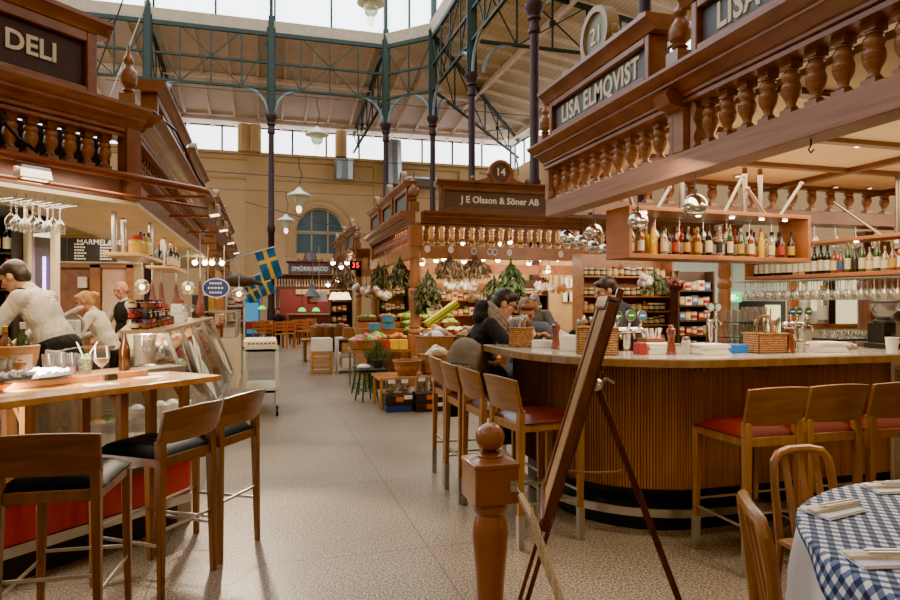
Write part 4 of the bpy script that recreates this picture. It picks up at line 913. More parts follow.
tap_tower(794, 4.1, 1.36, [(787,'24507a',.032), (793.5,'1f5a3a',.032), (803,'2a6a2f',.032)], 'beer tap with blue and green badges behind the right pepper mill', .08)
# glasses
def tumbler_mesh(h, r, name='tumbler'): mb = MB(); mb.lathe([(r*.82,0), (r,h), (r*.93,h), (r*.78,.01), (.001,.01)], 14); return mb.mesh(name, M_GLASSW)
TM = tumbler_mesh(.11, .034)
def put(me, name, label, cat, loc, group=None, rz=0, scale=None):
    o = bpy.data.objects.new(name, me); COL.objects.link(o); o.location = loc; o.rotation_euler = (0,0,rz); tag(o, label, cat, group)
    if scale: o.scale = scale
    return o
p = onY(748, 330, 4.9)
t = thing('glass_shelf', 'small steel shelf rack of upturned glasses on the island counter', 'rack', (p.x, 4.95, 1.0))
for k in range(3):
    mb = MB(); mb.bb(-.2, .2, -.1, .1, .0+.135*k, .008+.135*k); mb.obj('shelf', M_CHAR, t)
    for i in range(6):
        for j in range(2): put(TM, 'tumbler', 'plain tumbler, %s from left, %s row, %s tier of the glass rack' % (ORD[i], ['front','rear'][j], ['lowest','middle','top'][k]), 'glass', (p.x-.165+.066*i, 4.91+.08*j, 1.01+.135*k), 'tumblers in the glass rack')
mb = MB()
for sx in (-.2, .2):
    for sy in (-.1, .1): mb.bar((sx,sy,0), (sx,sy,.4), .008, .008)
mb.obj('frame', M_STEEL, t)
for i in range(3): put(tumbler_mesh(.13, .042), 'glass_jar', 'clear jar standing on top of the glass rack, %s from the left' % ORD[i], 'glass', (p.x+.02+.09*i, 4.95, 1.285), 'jars on the glass rack')
CUPM = None
mb = MB(); mb.lathe([(.025,0), (.04,.03), (.042,.06), (.038,.06), (.03,.01), (.001,.008)], 14); CUPM = mb.mesh('coffee_glass', M_GLASSW)
p = onY(846, 340, 4.05)
t = thing('cup_tray', 'black draining tray with upturned cups right of the napkin stack', 'tray', (p.x, 4.05, .9)); mb = MB(); mb.bb(-.21, .21, -.12, .12, .26, .275); mb.obj('tray_plate', M_CHAR, t)
mb = MB()
for sx in (-.2,.2):
    for sy in (-.11,.11): mb.bar((sx,sy,0), (sx,sy,.26), .012, .012)
mb.obj('tray_leg', M_STEEL, t)
for i in range(6):
    for j in range(2): put(CUPM, 'coffee_glass', 'small coffee glass, %s from left, %s row on the black draining tray' % (ORD[i], ['front','rear'][j]), 'glass', (p.x-.17+.068*i, 4.0+.09*j, 1.176), 'glasses on the draining tray')
p = onbar(838, 350.3); t = thing('straw_box', 'low tray of striped straws before the draining tray', 'straw box', (p.x+.1, p.y+.1, TOPZ)); mb = MB(); mb.bb(-.13,.13,-.05,.05,0,.02); mb.obj('tray_base', M_STEEL, t)
for i in range(14): mb = MB(); mb.tube([(-.12+.018*i,-.05,.025), (-.1+.018*i,.05,.04)], .007, 6); mb.obj('straw', [paint('orange_straw','c87a2c'), M_WHITE, M_DARKOAK][i % 3], t)
p = onY(651, 335, 4.05); t = thing('straw_caddy', 'square wooden caddy of white straws behind the red box', 'caddy', (p.x, 4.05, .9)); mb = MB(); mb.box((0,0,.15), (.15,.12,.3)); mb.obj('caddy_box', M_ORANGE, t)
for i in range(12): mb = MB(); a = R.uniform(-.06,.06); mb.tube([(a,R.uniform(-.04,.04),.25), (a*1.6,R.uniform(-.05,.05),.37)], .006, 6); mb.obj('straw', M_WHITE, t)
# coffee grinder and espresso machine
p = onY(884, 330, 3.66); t = thing('coffee_grinder', 'black coffee grinder with clear bean hopper at the right end of the bar', 'coffee grinder', (p.x, 3.66, TOPZ))
mb = MB(); mb.box((0,0,.02), (.16,.2,.04)); mb.box((0,.02,.11), (.12,.13,.15)); mb.lathe([(.07,.18), (.075,.2), (.05,.215)], 16); mb.bar((0,-.05,.1), (0,-.14,.08), .03, .03); mb.obj('body', M_BLACK, t, bevel=.006)
mb = MB(); mb.lathe([(.045,.215), (.09,.28), (.095,.33)], 18, cap=False); mb.obj('hopper', glass('hopper_glass', 'd9cfc4', .15, .05, .1), t)
mb = MB(); mb.lathe([(.043,.217), (.08,.27), (.075,.29), (.001,.295)], 18); mb.obj('coffee_beans', paint('coffee_beans', '24140c', .5, .4, 0, 90), t)
mb = MB(); mb.lathe([(.097,.33), (.097,.34), (.02,.35)], 18); mb.obj('hopper_lid', M_CHAR, t)
p = onY(915, 330, 3.6); t = thing('espresso_machine', 'steel espresso machine cut by the right picture edge', 'espresso machine', (p.x+.05, 3.66, TOPZ))
mb = MB(); mb.bb(-.17,.2,-.17,.15,0,.05); mb.bb(-.17,.2,0,.15,.05,.2); mb.bb(-.18,.2,-.18,.15,.19,.28); mb.obj('housing', M_STEEL, t, bevel=.015)
mb = MB(); mb.tube([(-.1,-.18,.235), (-.1,-.21,.235)], .02, 12); mb.tube([(-.1,-.1,.19), (-.1,-.1,.16)], .03, 12); mb.tube([(-.1,-.1,.165), (-.12,-.25,.15)], .012, 8); mb.obj('portafilter', M_BLACK, t)
# ---- leaning menu board on its easel
TB = at(546, 503, 2.95); TT = at(606, 303, 2.95)
phi = math.radians(25.0); h = Vector((math.sin(phi), math.cos(phi), 0)); up = (TT-TB); L = up.length; up = up/L; nn = h.cross(up).normalized()
t = thing('menu_easel', 'mahogany easel with a framed menu board seen edge-on, leaning right', 'easel', (TB.x, TB.y, 0)); o = t.location
def eb(a, b, w_, h_, nm, m): mb = MB(); mb.bar(a-o, b-o, w_, h_, nn); return mb.obj(nm, m, t, bevel=.003)
hw = .31
eb(TB-h*hw, TT-h*hw, .05, .036, 'frame_stile', M_MAHOG); eb(TB+h*(hw-.06), TT+h*(hw-.06), .15, .036, 'frame_stile', M_MAHOG)
eb(TB-h*hw, TB+h*hw, .05, .05, 'frame_rail', M_MAHOG); eb(TT-h*hw, TT+h*hw, .05, .05, 'frame_rail', M_MAHOG)
mb = MB(); q = [TB-h*hw, TB+h*hw, TT+h*hw, TT-h*hw]; mb.hexa([a-o-nn*.01 for a in q]+[a-o+nn*.008 for a in q]); mb.obj('menu_panel', wood('menu_panel', '86622f', '9f7840', (6,6,6), .6, 0), t)
mb = MB(); q = [TT-up*.035-h*.325, TT-up*.035+h*.325, TT+up*.018+h*.325, TT+up*.018-h*.325]; mb.hexa([a-o-nn*.022 for a in q]+[a-o+nn*.022 for a in q]); mb.obj('leather_cap', paint('brown_leather', '33241a', .6), t, bevel=.006)
rt = nn if nn.dot(Vector((CT,-ST,0))) > 0 else -nn
for s in (-.16, .24): eb(TB+h*s+up*.4+rt*.03, TB+h*s-up*(TB.z/up.z)+rt*.03, .022, .02, 'leg', M_MAHOG)
eb(TB+h*.0+up*.25+rt*.045, TT+up*.08+h*.0+rt*.045, .04, .03, 'mast', M_MAHOG)
hp = at(597, 385, 2.98); ft = at(679, 600, 3.0); ft = hp+(ft-hp)*((hp.z)/(hp.z-ft.z)); eb(hp, ft, .03, .03, 'rear_leg', M_MAHOG)
mb = MB(); mb.sph(hp-o, .03, 10, 8); mb.tube([hp-o-h*.08, hp-o+h*.08], .01, 8); mb.tube([hp-o, hp-o+Vector((.04,-.02,.03)), hp-o+Vector((.07,-.03,.01))], .008, 6); mb.obj('hinge', M_STEEL, t)
a = at(566, 471, 2.95); b = at(621, 472, 2.98); mb = MB(); mb.tube([a-o, (a+b)/2-o-Vector((0,0,.006)), b-o], .006, 6); mb.sph(b-o, .014, 8, 6); mb.obj('stay_cord', paint('cord_tan', '8a6a4c', .6), t)
# ---- rope post
P0 = at(490, 500, 2.46); M_POST = paint('brown_gloss_paint', '8a5636', .3, .08, 0, 5, .3)
t = thing('rope_post', 'turned brown wooden barrier post with ball top in the foreground', 'post', (P0.x, P0.y, 0))
mb = MB(); k = .069
mb.lathe([(k*1.3,0), (k*1.3,.08), (k*.95,.12), (k*.75,.18), (k*.72,.3), (k*.8,.42), (k*.95,.52), (k*1.0,.58), (k*.9,.63), (k*.72,.655), (k*.95,.67), (k*1.0,.685), (k*.9,.7), (k*.6,.705)], 24); mb.obj('turned_shaft', M_POST, t); k = .085
mb = MB(); mb.lathe([(k*.95*math.sqrt(2)*.7,.70), (k*.95*math.sqrt(2)*.78,.71)], 4); mb.box((0,0,.775), (k*2,k*2,.135)); mb.box((0,0,.85), (k*2.12,k*2.12,.02)); mb.box((0,0,.866), (k*2.0,k*2.0,.014), 0, .55); mb.obj('block', M_POST, t, bevel=.008)
mb = MB(); mb.lathe([(k*.6,.868), (k*.62,.878), (k*.42,.886), (k*.5,.893)], 20); mb.sph((0,0,.943), (.056,.056,.054), 20, 14); mb.obj('ball_top', M_POST, t)
mb = MB(); mb.box((k*.75,-k-.002,.775), (.03,.004,.04)); mb.tube([(k*.75-.01,-k,.785), (k*.75,-k-.03,.78), (k*.75+.01,-k,.785)], .004, 6); mb.obj('hook_plate', M_STEEL, t)
ro = P0.copy(); ro.z = 0; s0 = ro+Vector((k*.75, -k-.025, .778))
pts = [s0+Vector((.035,-.03,-.07))]
for i in range(1, 16): f = i/15; pts.append(s0+Vector((.035+.42*f, -.03-1.0*f, -.07-(1-(1-min(1,f*2.2))**2)*.52-.05*f if f < .455 else -.07-.52-.05*f)))
t = thing('barrier_rope', 'thick twisted beige rope hanging from the wooden post', 'rope', s0)
mb = MB(); base = [q-s0 for q in pts]
dense = []
for a, b in zip(base, base[1:]):
    for j in range(6): dense.append(a.lerp(b, j/6))
for ph in range(3):
    st = []
    for i, q in enumerate(dense):
        tn = (dense[min(i+1, len(dense)-1)]-dense[max(i-1, 0)]).normalized(); u = tn.cross(Vector((0,0,1))).normalized(); v = tn.cross(u); an = i*.75+ph*2*PI/3
        st.append(q+(u*math.cos(an)+v*math.sin(an))*.008)
    mb.tube(st, .0095, 8)
mb.obj('twisted_rope', paint('hemp', 'b8a98e', .85, .25, 0, 120), t)
mb = MB(); mb.tube([(0,0,0), base[0]*.5], .004, 6); mb.tube([base[0]*.3, base[0]*1.1+(base[1]-base[0]).normalized()*.03], .014, 10); mb.obj('snap_hook', M_CHROME, t)
# ---- table with checked cloth and cafe chairs
TC = Vector((2.24, 1.10, 0)); RT = .83
t = thing('cafe_table', 'round dining table hidden under a checked cloth at lower right', 'table', TC); mb = MB(); mb.lathe([(RT,.735), (RT,.76)], 40); mb.obj('tabletop', M_CHAIR, t)
mb = MB(); mb.lathe([(.3,0), (.3,.02), (.06,.05), (.05,.735)], 20); mb.obj('pedestal', M_CHAR, t)
def cloth(name, ext, z, R0, m, nth=120, fold=.02, drop=1.0):
    vs, uv, fs = [], [], []; nr = 16; rh = 8
    for i in range(nth):
        th = 2*PI*i/nth; e = ext(th); rs = [R0*k/nr for k in range(nr+1)] if e > R0 else [e*k/nr for k in range(nr+1)]; rs += [R0+(e-R0)*k/rh if e > R0 else e for k in range(1, rh+1)]
        for q in rs:
            if q <= R0: vs.append((q*math.cos(th), q*math.sin(th), z))
            else:
                dz = q-R0; w_ = fold*math.sin(th*14)*min(1, dz/.15); rr = R0+.012+w_+dz*.06; vs.append((rr*math.cos(th), rr*math.sin(th), z-dz))
            uv.append((q*math.cos(th), q*math.sin(th)))
    M = nr+rh+1
    for i in range(nth):
        j = (i+1) % nth
        for k in range(M-1): fs.append((i*M+k, i*M+k+1, j*M+k+1, j*M+k))
    me = bpy.data.meshes.new(name); me.from_pydata(vs, [], fs); me.materials.append(m); ul = me.uv_layers.new(name='flat')
    for lp in me.loops: ul.data[lp.index].uv = uv[lp.vertex_index]
    me.polygons.foreach_set('use_smooth', [True]*len(me.polygons)); me.update()
    o = bpy.data.objects.new(name, me); COL.objects.link(o); o.location = TC; s = o.modifiers.new('thick', 'SOLIDIFY'); s.thickness = .002; s.offset = 1; return o
m, nt, b = newmat('gingham'); tc = N(nt, 'ShaderNodeTexCoord'); mp = N(nt, 'ShaderNodeMapping'); mp.inputs['Rotation'].default_value = (0,0,math.radians(42)); mp.inputs['Scale'].default_value = (1/.038,1/.038,1)
nt.links.new(tc.outputs['UV'], mp.inputs['Vector']); sp = N(nt, 'ShaderNodeSeparateXYZ'); nt.links.new(mp.outputs[0], sp.inputs[0]); fr = []
for ax in 'XY':
    f1 = N(nt, 'ShaderNodeMath', operation='FRACT'); g = N(nt, 'ShaderNodeMath', operation='GREATER_THAN'); g.inputs[1].default_value = .5; nt.links.new(sp.outputs[ax], f1.inputs[0]); nt.links.new(f1.outputs[0], g.inputs[0]); fr.append(g)
ad = N(nt, 'ShaderNodeMath', operation='ADD'); nt.links.new(fr[0].outputs[0], ad.inputs[0]); nt.links.new(fr[1].outputs[0], ad.inputs[1]); dv = N(nt, 'ShaderNodeMath', operation='MULTIPLY'); dv.inputs[1].default_value = .5; nt.links.new(ad.outputs[0], dv.inputs[0])
cr = N(nt, 'ShaderNodeValToRGB'); cr.color_ramp.interpolation = 'CONSTANT'; e = cr.color_ramp.elements; e[0].color = lin('e6e8ea'); e[1].position = .75; e[1].color = lin('1d2c4e'); x = e.new(.25); x.color = lin('5f749c')
nt.links.new(dv.outputs[0], cr.inputs[0]); nt.links.new(cr.outputs[0], b.inputs['Base Color']); b.inputs['Roughness'].default_value = .8
tag(cloth('tablecloth', lambda th: RT+.33, .764, RT, paint('white_linen', 'dfe3ea', .8, .03)), 'plain white cloth hanging below the checked cloth on the round table', 'tablecloth')
al = math.radians(-42)
def sq(th): a = th-al; k = max(abs(math.cos(a)), abs(math.sin(a))); x, y = math.cos(a), math.sin(a); c, A = .3, 1.15; return min((A+c)/x if x > 1e-6 else (c-A)/x if x < -1e-6 else 9, A/abs(y) if abs(y) > 1e-6 else 9)
tag(cloth('table_topper', sq, .769, RT+.006, m, 160, .025), 'blue and white gingham cloth spread over the round table', 'tablecloth')
def napkin(px, py, rz, label):
    p = onz(px, py, .774); t = thing('folded_napkin', label, 'napkin', p, rz, 'folded napkins on the checked cloth')
    mb = MB()
    for k, (w_, d_) in enumerate(((.2,.12), (.19,.11))): mb.slab([(-w_/2,-d_/2), (w_/2,-d_/2+.01), (w_/2,d_/2), (-w_/2+.01,d_/2)], (0,0,.004*k), (1,0,0), (0,1,0), (0,0,.0035))
    mb.obj('cloth_fold', paint('white_linen', 'dfe3ea', .8, .03), t)
    mb = MB(); mb.slab([(-.1,-.012), (.1,-.018), (.1,.016), (-.1,.018)], (0,0,.008), (1,0,0), (0,1,0), (0,0,.008)); mb.obj('paper_sleeve', paint('kraft_print', 'd8cdb8', .7, .25, 0, 60), t)
    for s in (-.008, .01): mb = MB(); mb.bar((-.05,s,.024), (.12,s,.022), .008, .004); c = mb.obj('cutlery_piece', M_STEEL, t)
napkin(833, 511, .15, 'white folded napkin with cutlery sleeve, middle one on the checked cloth'); napkin(893, 489, -.2, 'white folded napkin with cutlery at the far side of the checked cloth'); napkin(885, 560, -.25, 'white folded napkin with cutlery, nearest on the checked cloth')
def cafe_chair(x, y, rz, label, first=[None]):
    if first[0]: return dup(first[0], (x, y, 0), rz, label)
    t = thing('cafe_chair', label, 'chair', (x, y, 0), rz, 'wooden cafe chairs at the round table'); first[0] = t
    # back at y = 0, seat toward +y
    mb = MB(); w_ = .172; mb.tube([(-w_,-.02,.44), (-w_-.005,-.045,.68), (-w_+.006,-.06,.785), (-w_+.04,-.066,.82), (-.06,-.08,.832), (.06,-.08,.832), (w_-.04,-.066,.82), (w_-.006,-.06,.785), (w_+.005,-.045,.7), (w_,-.02,.44)], .02, 8); mb.obj('back_frame', M_CHAIR, t)
    for s in (-.09, 0, .09): mb = MB(); mb.bar((s,-.005,.47), (s*1.05,-.074,.825), .034, .012, (0,1,0)); mb.obj('back_slat', M_CHAIR, t)
    mb = MB(); mb.prism([(-.2,0), (.2,0), (.215,.2), (.2,.38), (.12,.41), (-.12,.41), (-.2,.38), (-.215,.2)], .44, .465); mb.obj('seat', M_CHAIR, t, bevel=.006)
    for sx in (-1, 1):
        mb = MB(); mb.tube([(sx*.185,0,.45), (sx*.195,-.05,0)], .02, 8, r1=.015); mb.obj('leg', M_CHAIR, t)
        mb = MB(); mb.tube([(sx*.175,.36,.44), (sx*.19,.38,0)], .019, 8, r1=.014); mb.obj('leg', M_CHAIR, t)
    mb = MB()
    for sx in (-1, 1): mb.bar((sx*.188,-.02,.2), (sx*.183,.37,.2), .012, .02)
    mb.bar((-.18,.37,.28), (.18,.37,.28), .012, .02); mb.obj('stretcher', M_CHAIR, t); return t
o = cafe_chair(2.27, 2.27, PI-.03, 'wooden slat-back chair tucked behind the checked table, facing the camera')
cafe_chair(1.495, 1.635, math.atan2(-.864, -.504), 'wooden slat-back chair at the left side of the checked table, seen edge-on')
cafe_chair(1.37, .95, math.radians(-45), 'wooden slat-back chair at the bottom right corner, only its top rail in view'); o.scale = (.86, 1, .965)
q = onX(811, 128, XE+.05); t = thing('ceiling_hook', 'small black hook under the pale beam at the right', 'hook', (XE+.05, q.y, 2.25)); mb = MB(); mb.tube([(0,0,0), (0,0,-.03), (0,.015,-.05), (0,.0,-.068), (0,-.018,-.055)], .004, 6); mb.obj('hook_wire', M_BLACK, t)
# ================================================================ DELI COUNTER ON THE LEFT
def pa(a, c): return (a-c/2, a+c/2)
def onc(px, c, py=None, z=None):
    u = (px-450)/F; kx, ky = ST+u*CT, CT-u*ST; Z = c/(ky-kx); return Vector((kx*Z, ky*Z, z if z is not None else HC+(303-py)*Z/F))
def quadprism(mb, a0, a1, c0, c1, z0, z1): return mb.prism([pa(a0,c0), pa(a1,c0), pa(a1,c1), pa(a0,c1)], z0, z1)
dc = thing('deli_counter', 'deli counter base with glossy red front panels under the bar table', 'deli counter', (-.47, 4.55, 0))
a0, a1 = .3, 2.04
def part(nm, m, f, par=None, **k): mb = MB(); f(mb); return mb.obj(nm, m, par or dc, world=True, **k)
part('kick_plate', paint('dark_kick', '2a221c', .5), lambda mb: quadprism(mb, a0, a1-.03, 5.12, 5.4, 0, .16))
part('steel_band', M_STEEL, lambda mb: quadprism(mb, a0, a1, 5.0, 5.3, .16, .215))
M_RED = paint('glossy_red_panel', 'b01c26', .22, .15, 0, 3, .5)
for k in range(4): part('red_panel', M_RED, lambda mb: quadprism(mb, a1-.44*(k+1)+.012, a1-.44*k, 5.02, 5.1, .215, .43), bevel=.004)
part('ledge', metal('dark_steel_ledge', '6b655c', .25), lambda mb: quadprism(mb, a0, a1+.1, 4.99, 5.95, .43, .465))
part('rear_cabinet', paint('warm_grey_panel', '8d8068', .5), lambda mb: quadprism(mb, a0, a1+.45, 6.2, 6.5, .0, .95))
part('counter_shelf', paint('pale_counter', 'd8cdb8', .35), lambda mb: quadprism(mb, a0, 1.72, 5.62, 6.5, .93, .965))
part('front_glass', M_GLASS, lambda mb: quadprism(mb, a0, a1+.2, 5.9, 5.912, .465, .93))
part('side_panel', paint('pale_steel', 'b7ad9c', .35), lambda mb: mb.bb(-1.0, -.47, 4.62, 5.9, 0, .46))
FOOD = {k: paint('food_'+k, c, .5, .4, 0, 60) for k, c in {'golden': 'c08a36', 'cream': 'e6d9b8', 'green': '6c8a34', 'pink': 'd98a7c', 'red': 'a93226', 'brown': '7a4a24', 'white': 'efece2', 'orange': 'd9822b', 'olive': '5a5a2a'}.items()}
def tub(p, r, h, food, label, group, rz=0):
    mb = MB(); mb.lathe([(r*.85,0), (r,h), (r*.93,h), (r*.8,.01), (.001,.01)], 16); o = mb.obj('food_tub', M_WHITE, None, p); tag(o, label, 'tub', group)
    mb = MB(); mb.lathe([(r*.9,h*.8), (r*.7,h*.98), (r*.3,h*1.1), (.001,h*1.12)], 14); mb.obj('food', FOOD[food], o); return o
for i, (px, f) in enumerate(((98,'golden'), (112,'green'), (124,'cream'), (137,'white'), (150,'olive'), (160,'white'), (172,'cream'), (181,'golden'))):
    p = onc(px, 6.1, z=.465); mb = MB(); tub(p, .075, .22 if i > 2 else .16, f, 'white tub of %s food behind the low deli glass, %s from the left' % (f, ORD[i]), 'food tubs in the low deli case')
# bar table with its raised rear ledge
tb = thing('bar_table', 'honey-coloured wooden bar table with raised rear ledge along the deli counter', 'bar table', (-.26, 4.29, 0))
mb = MB(); quadprism(mb, .3, 2.015, 4.55, 5.27, .965, 1.0); mb.obj('tabletop', M_OAKTOP, tb, world=True, bevel=.005)
mb = MB(); quadprism(mb, .3, 1.86, 5.12, 5.5, 1.0, 1.035); mb.obj('raised_ledge', M_OAKTOP, tb, world=True, bevel=.004)
for px, c in ((27,5.03), (122,5.03), (9,5.3), (84,5.34), (151,5.3), (184,5.22)):
    q = onc(px, c, z=0); mb = MB(); zb = .465; mb.box((q.x, q.y, (zb+.965)/2), (.05,.05,.965-zb), PI/4); mb.bar((q.x,q.y,.8), (q.x-.1,q.y+.1,.96), .03, .03); mb.obj('post', M_DARKOAK if c > 5.1 else M_STOOL, tb, world=True)
LZ = 1.036
def led(px, c=5.3, z=LZ): return onc(px, c, z=z)
# bowl cooler with two bottles
p = led(9, 5.75, .966); t = thing('wine_cooler_bowl', 'big pale wooden cooler bowl holding bottles at the left edge', 'cooler', p)
mb = MB(); mb.lathe([(.08,0), (.11,.06), (.145,.16), (.155,.235), (.145,.24), (.135,.16), (.1,.06), (.001,.05)], 26); mb.obj('bowl', wood('bowl_wood', 'b27a44', 'd09a60', (3,3,12), .35, .3), t)
mb = MB(); mb.slab([(-.055,.1), (.055,.1), (.055,.19), (-.055,.19)], (.085,-.105,0), (.75,.66,0), (0,0,1), (.02,-.02,0)); mb.obj('paper_label', LB['cream'], t)
bottle('wine', 'amber', 'cream', 'gold', .25, .035, p+Vector((-.01,-.03,.1)), 'amber bottle with yellow foil in the cooler bowl', 'bottles in the cooler bowl')
bottle('wine', 'green', 'white', 'white', .27, .036, p+Vector((.06,.03,.1)), 'green wine bottle with white foil in the cooler bowl', 'bottles in the cooler bowl')
mill(led(20.5, 5.35), .11, 'small pale wooden pepper mill on the deli ledge', wood('pale_mill', 'c08a58', 'd9a878', (20,20,4), .35, .3))
for px, lab in ((1.5, 'at the far left end'), (8.5, 'second from the left end'), (49, 'behind the platter, left of three'), (61, 'behind the platter, middle of three')):
    put(tumbler_mesh(.12, .038), 'tumbler', 'clear tumbler on the deli ledge, '+lab, 'glass', led(px, 5.42), 'tumblers on the deli ledge')
t = put(tumbler_mesh(.12, .036), 'tumbler', 'clear tumbler with a little pink drink on the deli ledge', 'glass', led(71, 5.38), 'tumblers on the deli ledge')
mb = MB(); mb.lathe([(.028,.012), (.031,.04), (.001,.04)], 14); mb.obj('pink_drink', paint('pink_drink', 'c8566a', .2), t)
t = put(tumbler_mesh(.115, .044), 'lime_drink', 'tumbler packed with lime and mint with two straws', 'drink', led(85, 5.3))
mb = MB()
for i in range(26): a = R.uniform(0, 6.28); r_ = R.uniform(0, .026); mb.mat(i % 3).sph((r_*math.cos(a), r_*math.sin(a), R.uniform(.02,.1)), (.013,.013,.008), 7, 5)
mb.obj('lime_and_mint', [paint('lime', '8fae2c', .4), paint('mint', '4d7a22', .5), paint('lime_pale', 'd6e08a', .4)], t)
for dx in (-.03, .045): mb = MB(); mb.tube([(0,0,.03), (dx*.6,0,.12), (dx*1.5,.0,.185)], .004, 6); mb.obj('straw', M_WHITE, t)
def stemglass(p, h, r, label, wine=None):
    t = thing('wine_glass', label, 'wine glass', p); mb = MB(); mb.lathe([(r*.8,0), (r*.8,.003), (.006,.008), (.004,h*.42), (.012,h*.46), (r*.8,h*.58), (r,h*.72), (r*.82,h)], 18, cap=False); mb.obj('glass', M_GLASSW, t)
    if wine: mb = MB(); mb.lathe([(.012,h*.47), (r*.77,h*.58), (r*.92,h*.68), (.001,h*.681)], 16); mb.obj('wine', paint('blush_wine', wine, .1, .02), t)
    return t
stemglass(onc(101.5, 4.86, z=1.001), .21, .044, 'tall stemmed wine glass standing on the bar table', 'e8cfb8'); stemglass(led(148, 5.35), .17, .04, 'stemmed glass before the lemonade jug')
bottle('tall', 'brown', None, None, .24, .032, led(124.5, 5.25), 'brown beer bottle at the right end of the deli ledge', 'beer bottles'); 
p = led(145, 5.5); t = thing('jug', 'clear cylindrical jug of pale drink at the end of the deli ledge', 'jug', p); mb = MB(); mb.lathe([(.068,0), (.072,.2), (.066,.2), (.062,.012), (.001,.012)], 22); mb.obj('jug_glass', M_GLASSW, t)
mb = MB(); mb.lathe([(.061,.013), (.064,.17), (.001,.171)], 20); mb.obj('drink', glass('lemonade', 'f2ecd8', .1, .05, .75, 'efe6cc'), t); mb = MB(); mb.tube([(.07,0,.17), (.11,0,.16), (.12,0,.1), (.1,0,.05), (.068,0,.04)], .009, 8); mb.obj('handle', M_GLASSW, t)
q = led(33, 5.12); t = thing('platter', 'dark oval platter heaped with white ice on the deli ledge', 'platter', q, PI/4+.1)
mb = MB(); mb.sph((0,0,.022), (.23,.1,.022), 28, 8); mb.obj('platter_dish', M_CHAR, t); mb = MB()
for i in range(120): a = R.uniform(0, 6.28); k = R.random()**.5; mb.sph((.2*k*math.cos(a), .08*k*math.sin(a), .036+.02*(1-k)+R.uniform(0,.008)), R.uniform(.008,.016), 6, 4)
o = mb.obj('crushed_ice', paint('ice_white', 'f0efea', .35, .1, 0, 40), t); o['kind'] = 'stuff'
q = onc(111, 5.05, z=1.001); mb = MB(); mb.box((0,0,.016), (.06,.035,.032)); mb.box((0,-.0,.034), (.05,.025,.004)); tag(mb.obj('card_holder', M_BLACK, None, q, PI/4), 'small black card holder beside the wine glass', 'card holder')
for px, c, lab in ((101, 4.84, 'white paper napkin under the wine glass'), (150, 4.95, 'white paper napkin near the end of the bar table'), (4, 4.85, 'white paper napkin at the left edge of the bar table')):
    q = onc(px, c, z=1.0005); mb = MB(); mb.slab([(-.08,-.06), (.08,-.05), (.075,.06), (-.08,.055)], (0,0,0), (1,0,0), (0,1,0), (0,0,.0006)); mb.slab([(-.075,-.055), (.07,-.05), (.07,.05), (-.07,.05)], (0,0,.0007), (1,0,0), (0,1,0), (0,0,.001)); tag(mb.obj('paper_napkin', M_WHITE, None, q, .6), lab, 'napkin')
# ---- slanted glass display along the aisle
gc = thing('display_case', 'long deli display case with slanted glass front facing the aisle', 'display case', (-.5, 5.95, 0)); Y0, Y1 = 5.95, 10.9
def gpart(nm, m, f, **k): mb = MB(); f(mb); return mb.obj(nm, m, gc, world=True, **k)
gpart('case_base', paint('pale_steel', 'b7ad9c', .35), lambda mb: mb.bb(-1.14, -.52, Y0, Y1, .12, .36)); gpart('kick_plate', M_CHAR, lambda mb: mb.bb(-1.1, -.58, Y0+.02, Y1-.02, 0, .12))
gpart('rear_panel', paint('case_back', 'cfc6b2', .4), lambda mb: mb.bb(-1.15, -1.12, Y0, Y1, .36, 1.2)); gpart('floor_pan', M_WHITE, lambda mb: mb.bb(-1.12, -.55, Y0+.02, Y1-.02, .36, .4))
gpart('slanted_glass', M_GLASS, lambda mb: mb.hexa([(-.5,Y0,.36), (-.51,Y0,.36), (-.51,Y1,.36), (-.5,Y1,.36), (-.82,Y0,1.2), (-.83,Y0,1.2), (-.83,Y1,1.2), (-.82,Y1,1.2)]))
for y in (Y0, Y1): gpart('end_glass', M_GLASS, lambda mb: mb.slab([(-1.12,.36), (-.5,.36), (-.82,1.2), (-1.12,1.2)], (0,y,0), (1,0,0), (0,0,1), (0,.008,0)))
for y in (Y0, Y0+1.05, Y0+2.1, Y0+3.3, Y1): gpart('glass_post', M_STEEL, lambda mb: mb.bar((-.49,y,.36), (-.81,y,1.2), .022, .03))
gpart('top_board', wood('case_top', '9c7a50', 'b8966a', (8,2,8), .35, .3), lambda mb: mb.bb(-1.16, -.8, Y0-.05, Y1, 1.195, 1.225)); gpart('front_rail', M_STEEL, lambda mb: mb.bar((-.49,Y0,.36), (-.49,Y1,.36), .03, .04))
gpart('inner_shelf', M_GLASSW, lambda mb: mb.bb(-1.1, -.72, Y0+.1, Y1-.1, .76, .768)); gpart('inner_shelf', M_GLASSW, lambda mb: mb.bb(-1.1, -.8, Y0+.1, Y1-.1, .98, .988))
gpart('lamp_strip', emit('case_light', 'ffe8c0', 22), lambda mb: mb.bb(-1.02, -.96, Y0+.1, Y1-.1, 1.18, 1.192))
cols_ = ['pink', 'white', 'red', 'cream', 'orange', 'green', 'pink', 'brown', 'white', 'golden']
for lv, (z, x, w_) in enumerate(((.401, -.84, .46), (.769, -.92, .34), (.989, -.96, .26))):
    for i in range(11):
        y = Y0+.3+.42*i; f = cols_[(i*3+lv*4) % 10]; mb = MB(); mb.bb(-w_/2, w_/2, -.16, .16, 0, .03); o = mb.obj('food_tray', M_STEEL if lv else M_WHITE, None, (x, y, z), bevel=.004)
        tag(o, 'tray of %s food, %s from near end, %s level of the slanted case' % (f, ORD[i], ['lowest','middle','upper'][lv]), 'tray', 'food trays in the slanted case'); mb = MB()
        for k in range(14): mb.sph((R.uniform(-w_*.4,w_*.4), R.uniform(-.12,.12), .035+R.uniform(0,.04)), (R.uniform(.03,.06), R.uniform(.03,.05), R.uniform(.02,.035)), 8, 6)
        mb.obj('food', FOOD[f], o)
